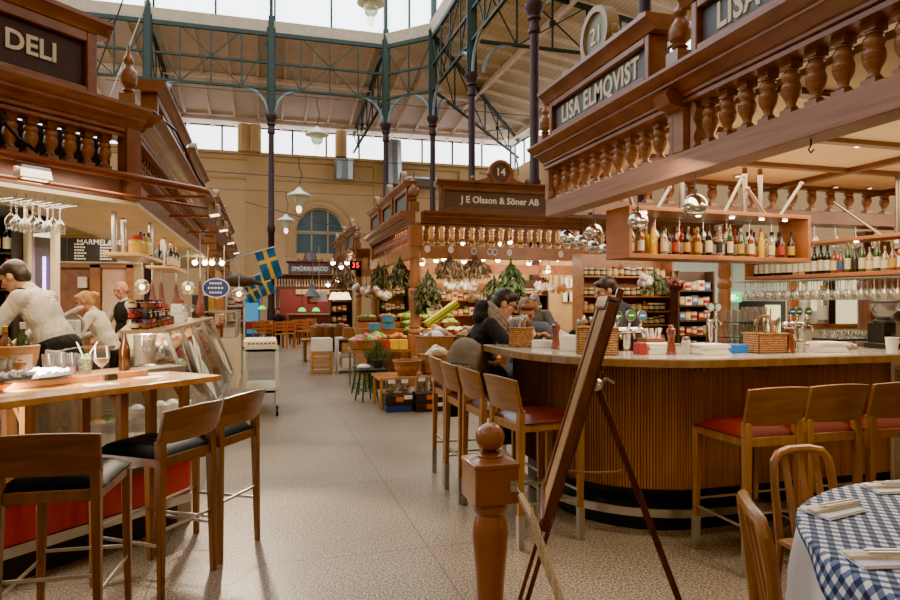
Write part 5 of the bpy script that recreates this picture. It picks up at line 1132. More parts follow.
for i in range(9):
    y = Y0+.4+.5*i; mb = MB(); mb.slab([(-.05,0), (.05,0), (.05,.06), (-.05,.06)], (0,0,0), (0,1,0), (0,0,1), (-.003,0,0)); mb.bb(-.02,-.003,-.03,.03,0,.012); tag(mb.obj('price_card', [M_WHITE, paint('price_green', '3fae3a', .5), paint('price_yellow', 'e5b82a', .5)][i % 3], None, (-.78, y, .77 if i % 2 else .99) if False else (-.76, y, .77)), '%s price card inside the slanted case, %s from the near end' % (['white','green','yellow'][i % 3], ORD[i]), 'price card', 'price cards in the slanted case')
def leanboard(px, py, w_, h_, rot, label, m):
    # leaning on the slanted glass: plane through (-.5,.36)-( -.82,1.2)
    e = Vector((-.32, 0, .84)).normalized(); n = Vector((.84, 0, .32)).normalized(); u = (px-450)/F; kx, ky = ST+u*CT, CT-u*ST; kz = (303-py)/F
    o0 = Vector((-.47, 0, .36)); Z = (o0.dot(n)-HC*n.z)/(kx*n.x+kz*n.z); c = Vector((kx*Z, ky*Z, HC+kz*Z)); ax = Vector((0,1,0))*math.cos(rot)+e*math.sin(rot); ay = -Vector((0,1,0))*math.sin(rot)+e*math.cos(rot)
    t = thing('menu_board', label, 'board', c); mb = MB(); mb.slab([(-w_/2,-h_/2), (w_/2,-h_/2), (w_/2,h_/2), (-w_/2,h_/2)], (0,0,0), ax, ay, n*.008); mb.obj('board_panel', m, t)
    mb = MB()
    for (x0,x1,y0,y1) in ((-w_/2,w_/2,-h_/2,-h_/2+.02), (-w_/2,w_/2,h_/2-.02,h_/2), (-w_/2,-w_/2+.02,-h_/2,h_/2), (w_/2-.02,w_/2,-h_/2,h_/2)): mb.slab([(x0,y0), (x1,y0), (x1,y1), (x0,y1)], n*.008, ax, ay, n*.006)
    mb.obj('board_frame', M_WHITE, t); mb = MB()
    for k in range(4): mb.slab([(-w_*.32,h_*(.25-.15*k)), (w_*R.uniform(.1,.32),h_*(.25-.15*k)), (w_*.2,h_*(.27-.15*k)), (-w_*.32,h_*(.28-.15*k))], n*.0085, ax, ay, n*.001)
    mb.obj('print_line', paint('faded_print', '9a927a', .7), t)
pg = paint('pale_green_sheet', 'cfd3ba', .4, .1); pc = paint('cream_sheet', 'ded0ac', .4, .1)
leanboard(203, 372, .62, .42, -.62, 'large pale green framed sheet leaning askew on the slanted deli glass', pg); leanboard(198, 358, .7, .16, .5, 'long cream printed strip leaning above the green sheet on the deli glass', pc); leanboard(223, 358, .5, .4, -.55, 'second cream sheet leaning askew farther along the deli glass', pc)
# ---- jars piled on top of the case
JM = {}
def jar(p, r, h, body, lid, label, group, name='jar', rz=0):
    k = (r, h, body, lid)
    if k not in JM:
        mb = MB(); mb.mat(0).lathe([(r*.92,0), (r,.1*h), (r,.7*h), (r*.85,.78*h)], 12); mb.mat(1).lathe([(r*.9,.78*h), (r*.92,h), (.001,h)], 12); mb.mat(2).lathe([(r*1.015,.2*h), (r*1.015,.6*h)], 12, cap=False); JM[k] = mb.mesh(name, [paint('jar_'+body, body, .2, .1), paint('lid_'+lid, lid, .35), paint('jar_'+body, body) if r > .05 else [LB['cream'], LB['brown'], LB['black'], LB['red']][len(JM) % 4]])
    return put(JM[k], name, label, 'jar', p, group, rz)
bods = ['3a1a14', '5c1c1c', '2a2038', '6b3a14', '3a2a1a', '7a1f1c', '2b3020']; lids = ['1c1c1e', '5a4a8a', 'a3271d', '2f4f7a', 'c8a04a', '181818']
for lv in range(3):
    for i in range(13-lv*3):
        for j in range(2): jar(Vector((-1.07+.09*j+R.uniform(-.012,.012), 6.03+.13*i+R.uniform(-.012,.012), 1.226+.085*lv)), .034, .083, bods[(i*3+lv+j) % 7], lids[(i+lv*2+j) % 6], 'small jam jar, %s from near end, %s row, %s tier on the deli case' % (ORD[i], ['rear','front'][j], ['bottom','middle','top'][lv]), 'jam jars piled on the deli case, %s tier' % ['bottom','middle','top'][lv])
for i in range(7): plainbox('food_tub', Vector((-1.08+.14*(i % 2), 7.75+.16*(i//2), 1.226)) if i < 5 else Vector((-1.08+.14*(i-5), 7.75, 1.333)), (.11,.11,.1), 0, [M_WHITE, paint('red_card', '9c1f20', .5)][i % 3 == 2], '%s tub stacked beyond the jam jars on the deli case, %s nearest' % (['white','white','red'][i % 3], ORD[i]), 'tub')
bottle('squat', 'clear', 'white', 'red', .26, .06, Vector((-.95, 8.3, 1.226)), 'bottle with red cap beyond the white tubs on the deli case', 'tall packs on the deli case')
for i, (c, px) in enumerate((('1b1a1c', 198), ('181818', 206), ('d9a51e', 212), ('c9823a', 219))): q = onX(px, 310, -.98); plainbox('tall_pack', Vector((-1.0, q.y, 1.226)), (.12,.14,.34 if c != 'c9823a' else .3), 0, paint('pack_'+c, c, .4), ['black tall pack nearest the jar pile', 'second black tall pack on the deli case', 'yellow tall pack on the deli case', 'orange printed tall pack, last on the deli case'][i], 'pack')
# ---- hanging shelves with jars
def hshelf(label, p, q, z, dep, tubes):
    t = thing('hanging_shelf', label, 'shelf', (p[0], p[1], 0)); p = Vector((*p,0)); q = Vector((*q,0)); d = (q-p).normalized(); n = Vector((-d.y,d.x,0))*dep
    mb = MB(); P = [p,q,q+n,p+n]; mb.hexa([v+Vector((0,0,z)) for v in P]+[v+Vector((0,0,z+.03)) for v in P]); mb.obj('board', wood('pale_pine', 'c99a58', 'dcb277', (3,14,14), .4, .2), t, world=True, bevel=.004); L = (q-p).length
    for s, k in tubes: v = p+d*L*s+n*k; mb = MB(); mb.tube([(v.x,v.y,z+.03), (v.x,v.y,2.22)], .022, 10); mb.obj('steel_tube', M_STEEL, t, world=True)
    return p, d*L, n
p, d, n = hshelf('pale wooden shelf hung from the deli soffit with two yellow jars', (-1.0,5.9), (-.96,6.9), 1.84, .28, ((.12,.8), (.55,.9), (.85,.3)))
for s, k, b, l in ((.34,.35,'d8b24a','a3271d'), (.5,.3,'dcb850','c8a04a')): jar(p+d*s+n*k+Vector((0,0,1.871)), .065, .17, b, l, 'large yellow jar with %s lid on the nearer hanging deli shelf' % ('red' if l[0] == 'a' else 'gold'), 'yellow jars on the hanging shelf')
for s, k, g in ((.68,.5,'pale'), (.74,.3,'green'), (.82,.5,'clear')): bottle('tall', g, 'cream', 'black', .24, .035, p+d*s+n*k+Vector((0,0,1.871)), '%s bottle right of the yellow jars on the near hanging shelf' % CN[g], 'bottles on the nearer hanging shelf')
p, d, n = hshelf('smaller pale wooden shelf hung farther along the deli soffit with dark bottles', (-1.0,7.9), (-1.0,9.2), 1.84, .28, ((.3,.5), (.75,.5)))
for i in range(6): bottle('wine', 'dark', 'cream' if i % 2 else None, 'gold' if i % 3 else 'red', .27, .04, p+d*(.25+.11*i)+n*(.3 if i % 2 else .7)+Vector((0,0,1.871)), 'dark bottle on the farther hanging deli shelf, %s from the left' % ORD[i], 'dark bottles on the farther hanging shelf')
# ---- wine glasses hanging at far left
rk = thing('glass_rack', 'white wire rack of wine glasses under the deli soffit at the left', 'glass rack', onc(30, 7.0, z=2.2)); W0 = rk.location.copy()
SM3 = stem_mesh(.21, .04, M_GLASS)
for k in range(8):
    v = onc(4+9.6*k if k < 7 else 68, 7.1, z=2.19)-W0; mb = MB(); nrm = Vector((-.7,.7,0))
    mb.tube([v-nrm*.16+Vector((0,0,.03)), v-nrm*.16, v+nrm*.16, v+nrm*.16+Vector((0,0,.03))], .0035, 6); mb.obj('wire_loop', M_STEEL, rk)
for i, px in enumerate((11, 16.5, 25, 33, 39.5, 47.5, 53, 60)):
    put(SM3, 'wine_glass', 'upside-down wine glass in the white rack, %s from the left' % ORD[i], 'wine glass', onc(px, 7.0+.12*(i % 3), z=2.185), 'wine glasses in the deli rack')
# ---- rear of the deli
bw = thing('service_wall', 'rear service wall of the deli with wooden frame, tiles and shelf', 'service wall', (-2.6, 10.7, 0))
def bp(nm, m, px0, px1, y0, y1, d=0, th=.06):
    A, B = onY(px0, y0, 10.7), onY(px1, y1, 10.7); mb = MB(); mb.bb(A.x, B.x, 10.7-d-th, 10.7-d, max(0, B.z), A.z); return mb.obj(nm, m, bw, world=True)
bp('wall_panel', paint('deli_wall', 'cdb48c', .7), -80, 140, 230, 560, -.1); bp('tiled_niche', paint('pinkish_tiles', '8a5a48', .4, .2, 0, 12), 52, 92, 270, 380); bp('pink_panel', paint('pink_panel', 'd8b69c', .5), 103, 128, 258, 420); bp('white_trim', M_WHITE, 50, 140, 261, 264, .08)
for a, b in ((92,102), (128,134)): bp('wood_post', M_ORANGE, a, b, 264, 420, .06)
bp('wood_header', M_ORANGE, 50, 134, 264, 268.5, .06); bp('picture', paint('bright_notice', 'e8e0cc', .5), 80, 89, 277, 288, .07)
bp('steel_rail', M_STEEL, 60, 140, 271.3, 272.3, .25, .02)
A, B = onY(51, 237.5, 8.1), onY(117, 262, 8.1); t = thing('chalkboard', 'wide black chalkboard menu headed MARMELADER hanging at the rear of the deli', 'chalkboard', (A.x, 8.1, B.z)); mb = MB(); mb.bb(0, B.x-A.x, -.03, .02, 0, A.z-B.z); bd = mb.obj('board', paint('blackboard', '1b1c1c', .7), t)
CH = paint('chalk', 'd8d6cc', .8); mm = B.x-A.x
text('MARMELADER', .08, CH, bd, (mm*.78,-.034,(A.z-B.z)-.045), (PI/2,0,0), 'chalk_heading', .002)
for c0 in (.36, .75):
    for r_ in range(6): mb = MB(); w_ = R.uniform(.14,.2); [mb.bb(mm*c0+w_*k/4*mm, mm*c0+w_*(k+.75)/4*mm, -.034, -.03, .02+.032*r_, .036+.032*r_) for k in range(4)]; mb.obj('chalk_line', CH, bd)
mb = MB(); mb.bb(mm*.24, mm*.27, -.035, -.028, .0, A.z-B.z); mb.obj('board_divider', M_CHAR, bd)
# dark wine rack at far left
A = onY(-14, 250, 6.9); t = thing('wine_rack', 'dark wine shelf at the left picture edge behind the chef', 'wine rack', (A.x, 6.9, 0))
mb = MB(); mb.bb(-.2,.02+.2,.22,.25,0,2.4); mb.bb(-.22,-.2,0,.25,0,2.4); mb.bb(.2,.22,0,.25,0,2.4)
for k in range(7): mb.bb(-.2,.2,0,.22,.2+.34*k,.22+.34*k)
mb.obj('rack_frame', paint('rack_black', '191412', .5), t)
for k in range(2, 6):
    for i in range(4): bottle('wine', 'dark', 'cream' if (i+k) % 3 else 'red', 'red' if i % 2 else 'gold', .29, .037, Vector((A.x-.14+.095*i, 6.98, .221+.34*k)), 'dark wine bottle, %s from left, %s shelf up in the rack behind the cook' % (ORD[i], ORD[k]), 'wine bottles in the rack behind the chef, shelf '+ORD[k])
A = onY(41, 260, 7.1); t = thing('glass_door_cooler', 'tall glass-door cooler with violet tube light behind the chef', 'cooler', (A.x, 7.1, 0)); mb = MB(); mb.bb(-.08,.08,.1,.16,0,2.4); mb.obj('cabinet', paint('cooler_grey', '4a4a50', .4), t)
mb = MB(); mb.bb(-.11,-.08,.0,.16,0,2.4); mb.bb(.08,.12,0,.16,0,2.4); mb.bb(-.11,.12,0,.1,2.3,2.4); mb.obj('frame', M_CREAM, t); mb = MB(); mb.bb(-.08,.08,.02,.03,.05,2.3); mb.obj('glass_door', M_GLASS, t); mb = MB(); mb.tube([(.01,.06,1.4), (.01,.06,1.9)], .014, 8); mb.obj('light_tube', emit('violet_tube', 'cfa8ff', 6), t)
A = onY(20, 260, 7.3); mb = MB(); mb.bb(-.12,.12,0,.2,0,2.5); mb.bb(-.14,.14,-.02,.22,0,.1); tag(mb.obj('pillar_panel', M_CREAM, None, (A.x, 7.3, 0), bevel=.01), 'cream pillar between the wine rack and the cooler', 'pillar')
# work bench, slicer and till
t = thing('work_bench', 'dark work bench behind the deli counter with machines on it', 'bench', (-2.2, 7.9, 0)); mb = MB(); mb.bb(-.5,.55,-.3,.3,.93,.97); mb.obj('worktop', M_STOOLB, t); mb = MB(); mb.bb(-.48,.5,-.27,.27,0,.93); mb.obj('cabinet', M_CHAR, t)
A = onY(66, 330, 7.8); t = thing('ham_slicer', 'pale grey meat slicer between the chef and the fair-haired woman', 'slicer', (A.x, 7.85, .97)); mb = MB(); mb.bb(-.2,.12,-.15,.15,0,.06); mb.bb(-.16,-.02,-.1,.1,.06,.28); mb.bar((-.1,0,.3), (.14,0,.44), .16, .03); mb.obj('slicer_body', paint('machine_grey', 'c9c6bd', .3), t, bevel=.01)
mb = MB(); mb.tube([(.04,-.04,.24), (.04,0.0,.24)], .13, 24); mb.obj('blade', M_STEEL, t)
t = thing('weighing_scale', 'grey scale with a small blue screen beside the slicer', 'scale', (A.x+.05, 7.68, .97)); mb = MB(); mb.bb(-.1,.1,-.03,.1,0,.3); mb.obj('housing', paint('machine_grey', 'c9c6bd', .3), t, bevel=.01); mb = MB(); mb.bb(-.06,.07,-.036,-.03,.06,.22); mb.obj('screen', emit('screen_blue', '3a5a7e', .3), t)
# hams, sausages, globe lamps
def ham(px, py, Y, L, label):
    q = onY(px, py, Y); t = thing('cured_ham', label, 'ham', q, R.uniform(-.5,.5), 'hams hanging behind the deli counter')
    blob('meat', lambda mb: [mb.caps((0,0,-.05), (0.01,0,-L*.5), .022, .035), mb.caps((.01,0,-L*.5), (.0,.0,-L*.8), .04, .065), mb.sph((0,0,-L*.86), (.068,.06,.08))], paint('cured_meat', '7a4038', .45, .4, 0, 18), t, .014, 4)
    mb = MB(); mb.tube([(0,0,0), (0,0,2.5-q.z)], .006, 6); mb.obj('cord', M_WHITE, t)
ham(161, 279, 8.4, .5, 'red cured ham hanging above the jam jars, larger one'); ham(152, 280, 8.9, .42, 'red cured ham hanging left of the larger one'); ham(176, 281, 9.3, .4, 'dark cured ham hanging right of the larger one'); ham(200, 278, 10.0, .55, 'grey-green cured sausage hanging left of the blue oval sign')
def globe(px, py, Y, r, label):
    q = onY(px, py, Y); t = thing('globe_lamp', label, 'lamp', q, 0, 'glass globe lamps in the deli'); mb = MB(); mb.sph((0,0,0), r, 16, 12); mb.obj('glass_globe', glass('globe_glass', 'fff4e0', .12, .03, .06), t); mb = MB(); mb.sph((0,0,0), r*.35, 12, 8); mb.obj('bulb', emit('bulb_warm_soft', 'ffd9a0', 8), t); mb = MB(); mb.tube([(0,0,r), (0,0,2.5-q.z)], .008, 6); mb.obj('stem', M_STEEL, t)
globe(142, 287, 8.2, .09, 'clear glowing globe lamp left of the hanging hams'); globe(188, 288, 9.8, .1, 'clear glowing globe lamp right of the hanging hams'); globe(239, 294, 12.6, .14, 'white glowing globe lamp beside the left red-brown post')
for i, (px, py) in enumerate(((212, 272), (222, 274), (205, 270), (195, 268))):
    q = onY(px, py, 11.5); t = thing('bulb_lamp', 'small warm bulb under the deli soffit, %s from the left' % ORD[3-i], 'lamp', (q.x, q.y, 2.2), 0, 'small bulbs under the soffit'); mb = MB(); mb.lathe([(.04,0), (.03,-.04), (.02,-.05)], 10); mb.obj('socket', M_STEEL, t); mb = MB(); mb.sph((0,0,-.08), .045, 10, 8); mb.obj('bulb', emit('bulb_warm', 'ffd9a0', 18), t)
# blue oval sign
q = onY(216, 288, 9.0); t = thing('oval_sign', 'blue oval sign with white border and script hanging over the deli case', 'sign', q); n = 28; mb = MB(); el = lambda a, b, y: [(a*math.cos(2*PI*k/n), y, b*math.sin(2*PI*k/n)) for k in range(n)]
mb.mat(0).add(el(.17,.13,0)+el(.17,.13,.02), [tuple(range(n)), tuple(range(2*n-1,n-1,-1))]+[(k,(k+1)%n,n+(k+1)%n,n+k) for k in range(n)]); mb.mat(1).add(el(.155,.115,-.002), [tuple(range(n))]); bd = mb.obj('plate', [M_WHITE, paint('sign_blue', '24418a', .4)], t)
for z_, w_ in ((.06,.16), (0,.2), (-.06,.16)): mb = MB(); [mb.bb(-w_/2+w_*k/5, -w_/2+w_*(k+.7)/5, -.005, -.003, z_-.012, z_+.014) for k in range(5)]; mb.obj('script_line', M_WHITE, bd)
for x in (-.1,.1): mb = MB(); mb.tube([(x,.01,.1), (x,.01,2.2-q.z)], .005, 6); mb.obj('hanging_wire', M_STEEL, t)
# copper pipe with flood lamps
c_ = 6.15; p0 = onc(-30, c_, z=2.37); k0 = Vector((-.46, c_-.46, 2.37))
t = thing('pipe_rail', 'brown metal pipe rail carrying lamps along the deli fascia', 'pipe rail', k0); mb = MB(); mb.tube([p0-k0, Vector((-.06,-.06,0)), Vector((-.015,-.0,0)), Vector((0,.07,0)), Vector((0,6.4,0))], .028, 10); mb.obj('pipe', M_BRASSPIPE, t); mb = MB(); mb.tube([p0-k0+Vector((.0,0,-.14)), Vector((0,0,-.14))], .012, 8); 
mb.obj('lower_rod', M_BRASSPIPE, t)
for y in (.3, 1.6, 3.2, 4.8, 6.2): mb = MB(); mb.tube([(0,y,0), (-.5,y,-.02)], .014, 6); mb.obj('bracket', M_BRASSPIPE, t)
for a in (.5, 1.3): v = Vector((-.707*a,-.707*a,0)); mb = MB(); mb.tube([v, v+Vector((-.26,.26,.05))], .014, 6); mb.obj('bracket', M_BRASSPIPE, t)
def flood(p, rz, label, m=M_STEEL):
    t = thing('flood_lamp', label, 'lamp', p, rz, 'flood lamps on the pipe rail'); mb = MB(); mb.hexa([(-.1,-.05,-.1), (.1,-.05,-.1), (.1,.05,-.12), (-.1,.05,-.12), (-.09,-.04,-.02), (.09,-.04,-.02), (.09,.04,-.02), (-.09,.04,-.02)]); mb.obj('housing', m, t, bevel=.005)
    mb = MB(); mb.tube([(-.11,0,-.07), (-.11,0,.02), (.11,0,.02), (.11,0,-.07)], .008, 6); mb.obj('yoke', M_BRASSPIPE, t); mb = MB(); mb.hexa([(-.08,-.04,-.102), (.08,-.04,-.102), (.08,.04,-.118), (-.08,.04,-.118), (-.08,-.04,-.1), (.08,-.04,-.1), (.08,.04,-.116), (-.08,.04,-.116)]); mb.obj('lens', emit('flood_lens', 'ffe6c0', 5), t)
flood(onc(33, c_, z=2.34), PI/4, 'grey flood lamp on the pipe rail at the left')
for y, px in ((6.3, 'nearest'), (7.6, 'second'), (9.2, 'third'), (11, 'farthest')): flood(Vector((-.44, y, 2.36)), PI/2, 'flood lamp on the aisle stretch of the pipe rail, %s' % px)
t = cable('lamp_cable', 'black cable looping along the deli signs to the pipe lamps', [(CX+.1, 5.7, 3.0), (-.72, 5.9, 2.9), (-.6, 6.4, 2.62), (-.5, 7.2, 2.5), (-.42, 7.5, 2.42)], .012, M_BLACK)
cable('lamp_cable', 'black cable drooping under the deli cornice at the left', [onc(0, 6.3, 112), onc(6, 6.3, 125), onc(18, 6.3, 138), onc(30, 6.3, 146), onc(37, 6.2, 152)], .012, M_BLACK)
# ---- swedish flags
def flag(px, py, Z, label, w_=.62, h_=.4, rot=-1.05, pole=True):
    p = at(px, py, Z); t = thing('flag', label, 'flag', p, 0, 'blue and yellow flags on the left stall'); ax = Vector((math.cos(rot), 0, math.sin(rot))); ay = Vector((-math.sin(rot), 0, math.cos(rot)))
    mb = MB(); n, m2 = 16, 10; xs = [0, .1, .2, .3125, .3126, .37, .4374, .4375, .55, .65, .75, .85, .93, 1.0]; ys = [0, .12, .25, .399, .4, .5, .6, .601, .75, .88, 1.0]; vs = []; fs = []
    for x in xs:
        for y in ys: q = ax*(x*w_)+ay*((y-.5)*h_); q += Vector((0, .05*math.sin(x*7+y*2)*x, 0)); vs.append(q)
    for i in range(len(xs)-1):
        for j in range(len(ys)-1):
            mb.mat(1 if (xs[i]+xs[i+1])/2 > .3125 and (xs[i]+xs[i+1])/2 < .4376 or .4 <= (ys[j]+ys[j+1])/2 <= .601 else 0); mb.add([vs[a] for a in (i*len(ys)+j, (i+1)*len(ys)+j, (i+1)*len(ys)+j+1, i*len(ys)+j+1)], [(0,1,2,3)])
    mb.obj('flag_cloth', [paint('flag_blue', '1f6aa5', .7, .06), paint('flag_yellow', 'f0c52e', .7, .05)], t, smooth=0)
    mb = MB(); mb.tube([-ay*h_*.62, ay*h_*.62], .012, 8); a = ay*h_*.5; mb.tube([a, a+Vector((-1.1,.2,-.35))], .014, 8); mb.obj('flag_pole', M_STEEL, t)
flag(264, 250, 12.2, 'largest blue flag with yellow cross, uppermost of the three', .56, .36, -1.25); flag(261, 274, 13.0, 'middle blue flag with yellow cross, below the largest', .44, .27, -1.2); flag(248, 286, 13.5, 'smallest blue flag with yellow cross, leftmost and lowest', .34, .26, -1.1)
# dark fish form hanging beside the flags
q = at(238, 281, 12.8); t = thing('stuffed_fish', 'dark brown mounted fish hanging left of the flags', 'fish', q, .2)
blob('body', lambda mb: [mb.sph((0,0,0), (.36,.09,.12), 20, 12), mb.caps((-.3,0,.0), (-.52,0,.06), .05, .02), mb.caps((-.5,0,.05), (-.62,0,.16), .025, .012), mb.caps((-.5,0,.05), (-.62,0,-.05), .025, .012), mb.caps((.05,0,.1), (-.02,0,.2), .03, .01), mb.caps((.32,0,-.01), (.48,0,-.06), .06, .03)], paint('fish_brown', '4a3a2c', .5, .3, 0, 9), t, .018, 3)
for x in (-.15,.15): mb = MB(); mb.tube([(x,0,.08), (x,0,.5)], .006, 6); mb.obj('hanging_wire', M_STEEL, t)
# ---- white trolley in the aisle
M_TROL = paint('trolley_white', 'cdd0bf', .4, .06)
X0, X1, Ya, Yb, Zt = -.27, .17, 8.63, 9.8, .86
t = thing('trolley', 'pale two-tier service trolley standing in the aisle by the deli case', 'trolley', ((X0+X1)/2, (Ya+Yb)/2, 0))
for x in (X0+.02, X1-.02):
    for y in (Ya+.02, Yb-.02):
        mb = MB(); mb.bar((x,y,.13), (x,y,Zt), .04, .04); mb.obj('leg', M_TROL, t, world=True); mb = MB(); mb.tube([(x-.015,y,.05), (x+.015,y,.05)], .05, 14); mb.bar((x,y,.06), (x,y,.14), .03, .04); mb.obj('caster', M_BLACK, t, world=True)
for z in (.3, Zt-.03): mb = MB(); mb.bb(X0,X1,Ya,Yb,z,z+.03); mb.bb(X0,X1,Ya,Ya+.02,z,z+.07); mb.bb(X0,X0+.02,Ya,Yb,z,z+.07); mb.obj('tier', M_TROL, t, world=True)
t = thing('wooden_tray', 'long white and wood tray box lying on the trolley', 'tray', (-.05, 9.2, Zt+.002)); mb = MB(); mb.bb(-.22,.2,-.5,.5,.01,.1); mb.obj('tray_box', M_CREAM, t, bevel=.01); mb = MB(); mb.bb(-.23,.21,-.51,.51,0,.025); mb.obj('wood_base', M_ORANGE, t); [(lambda mb: (mb.bb(-.16+.05*k,-.13+.05*k,-.503,-.5,.055,.075), mb.obj('stamped_letter', M_DARKOAK, t)))(MB()) for k in range(7)]
for i in range(3): stemglass(onY(228+8*i, 320, 10.5)*Vector((1,1,0))+Vector((-.25,0,1.226)) if False else Vector((-.95-.1*i, 10.4, 1.226)), .2, .05, 'stemmed glass at the far end of the deli case, %s from the right' % ORD[i])
# ================================================================ GREENGROCER AND REAR OF THE MARKET
# ---- hanging bunches under stall 14
def leafbunch(p, L, r, m, label, group, n=170, leaf=.05, name='herb_bunch'):
    t = thing(name, label, 'herb bunch', p, 0, group); mb = MB()
    for i in range(n):
        f = R.random()**.7; a = R.uniform(0, 2*PI); rr = r*math.sin(min(1, f*1.25)*PI*.62)*R.uniform(.3,1.05); c = Vector((rr*math.cos(a), rr*math.sin(a), -L*(.12+.88*f)))
        d = Vector((math.cos(a)*.5+R.uniform(-.3,.3), math.sin(a)*.5+R.uniform(-.3,.3), -.9)).normalized(); s = d.cross(Vector((R.uniform(-1,1), R.uniform(-1,1), .2))).normalized(); l = leaf*R.uniform(.7,1.4)
        mb.mat(i % len(m)); mb.add([c-s*l*.25, c+d*l*.5-s*l*.05, c+d*l, c+d*l*.5+s*l*.28, c+s*l*.2], [(0,1,2,3,4)])
    mb.obj('foliage', m, t, smooth=0); mb = MB()
    for i in range(7): mb.tube([(0,0,.0), (R.uniform(-.2,.2)*r, R.uniform(-.2,.2)*r, -L*.2), (R.uniform(-.5,.5)*r, R.uniform(-.5,.5)*r, -L*.5)], .005, 5)
    mb.tube([(0,0,0), (0,0,max(.05, 2.24-p.z))], .004, 5); mb.obj('stalk', m[0], t); return t
DRY = [paint('dry_leaf_'+c, c, .8, .2) for c in ('6b5a34', '8a7748', '57502e')]; GRN = [paint('green_leaf_'+c, c, .7, .2) for c in ('33492a', '496038', '5c7244')]; STRAW = [paint('straw_'+c, c, .8, .2) for c in ('5c4634', '7a6048', '9a8264')]
SAGE = [paint('sage_'+c, c, .8, .2) for c in ('4c5236', '686a48', '3c432a')]
YG = 11.0
def bun(px, y0, y1, wpx, m, label, n=170, leaf=.07, Y=YG):
    n = int(n*1.8); leaf *= 1.25
    a = onY(px, y0, Y); b = onY(px, y1, Y); Z = Y/(CT-(px-450)/F*ST); return leafbunch(a, a.z-b.z, wpx/2*Z/F, m, label, 'dried bunches hanging under the front beam of stall 14', n, leaf)
bun(400, 256, 285, 20, SAGE, 'grey-green bunch hanging beside the corner post of stall 14', Y=11.6); bun(428, 268, 305, 27, SAGE, 'large sage-coloured bunch hanging just right of the corner post of stall 14', 260)
bun(449.5, 255, 276, 28, STRAW, 'brownish dried flower bunch, left of the two upper ones', 620, .055); bun(476, 255, 276, 28, STRAW, 'brownish dried flower bunch, right of the two upper ones', 620, .055)
bun(494, 274, 302, 26, SAGE, 'olive dried bunch hanging above the coated customer', 200); bun(511, 258, 296, 27, GRN, 'large green leafy bunch hanging above the customers', 260, .08); bun(516, 276, 303, 20, DRY, 'tan dried bunch below the large green one', 120, .06)
bun(654, 268, 292, 28, SAGE+GRN[1:], 'round grey-green bunch hanging before the shelves right of the barman', 170, .045, 8.2); bun(421, 300, 312, 12, GRN, 'small green bunch hanging low beside the corner post', 80, .05)
for px in (338, 348, 378, 384): bun(px, 262+R.uniform(0,6), 286, 12, SAGE if px > 360 else STRAW, 'loose pale bunch hanging along the aisle side of the stalls, near pixel column %s' % px if False else {338:'pale straw bunch farthest up the aisle side', 348:'pale straw bunch beyond the number display', 378:'sage bunch on the aisle side beyond the corner post', 384:'sage bunch nearest the corner post on the aisle side'}[px], 90, .08, 13.5 if px > 360 else 17.5)
def cluster(px, py, Y, n, r, m, label, cat='garlic', name='garlic_bunch', wide=.12):
    p = onY(px, py, Y); t = thing(name, label, cat, p, 0, 'hanging garlic and chilli bunches'); mb = MB()
    for i in range(n):
        a = R.uniform(0, 2*PI); q = Vector((wide*R.uniform(.2,1)*math.cos(a), wide*R.uniform(.2,1)*math.sin(a), -.08-.1*R.random()))
        mb.mat(i % len(m)); mb.sph(q, (r, r, r*1.05), 9, 7); mb.lathe([(r*.5, r*.7), (r*.15, r*1.5), (.001, r*1.6)], 7, q)
    mb.obj('bulb_cluster', m, t); mb = MB(); mb.tube([(0,0,-.1), (0,0,max(.1, 2.24-p.z))], .005, 5)
    for i in range(5): mb.tube([(0,0,.05), (R.uniform(-1,1)*wide*.7, R.uniform(-1,1)*wide*.7, -.08)], .004, 5)
    mb.obj('tied_stalk', STRAW[1], t)
GAR = [paint('garlic_white', 'f4ede2', .6, .1), paint('garlic_rose', 'd9c6b6', .6, .1)]; CHI = [paint('chilli_red', '7a1c1c', .4, .2), paint('chilli_dark', '55141a', .4, .2)]
for px, py, lab in ((449, 279, 'white garlic bunch, leftmost of three under the dried flowers'), (460, 278, 'white garlic bunch, middle of three under the dried flowers'), (470, 279, 'white garlic bunch, right of three under the dried flowers'), (539, 280, 'white garlic bunch under the red chillies, left one'), (549, 280, 'white garlic bunch under the red chillies, right one')): cluster(px, py, YG, 14, .05, GAR, lab)
cluster(541, 272, YG, 26, .022, CHI, 'dark red chilli bunch above the right garlic bunches', 'chilli bunch', 'chilli_bunch', .11); cluster(673, 275, 8.2, 40, .024, CHI, 'dark red chilli garland right of the grey-green bunch', 'chilli bunch', 'chilli_bunch', .16); cluster(645, 272, 8.2, 14, .045, GAR, 'pale garlic bunch left of the round grey-green bunch', wide=.1)
cluster(474, 292, 11.2, 10, .05, [STRAW[2]], 'pale onion bunch behind the left garlic bunches'); cluster(357, 283, 15.4, 12, .06, GAR, 'garlic string beside the far aisle post')
for i in range(7): cluster(362+4.5*i, 288+R.uniform(-3,3), 13.2+R.uniform(-.5,1), 9, .05, GAR if i % 2 else STRAW[1:], 'garlic bunch along the aisle side of stall 14, %s from the left' % ORD[i])
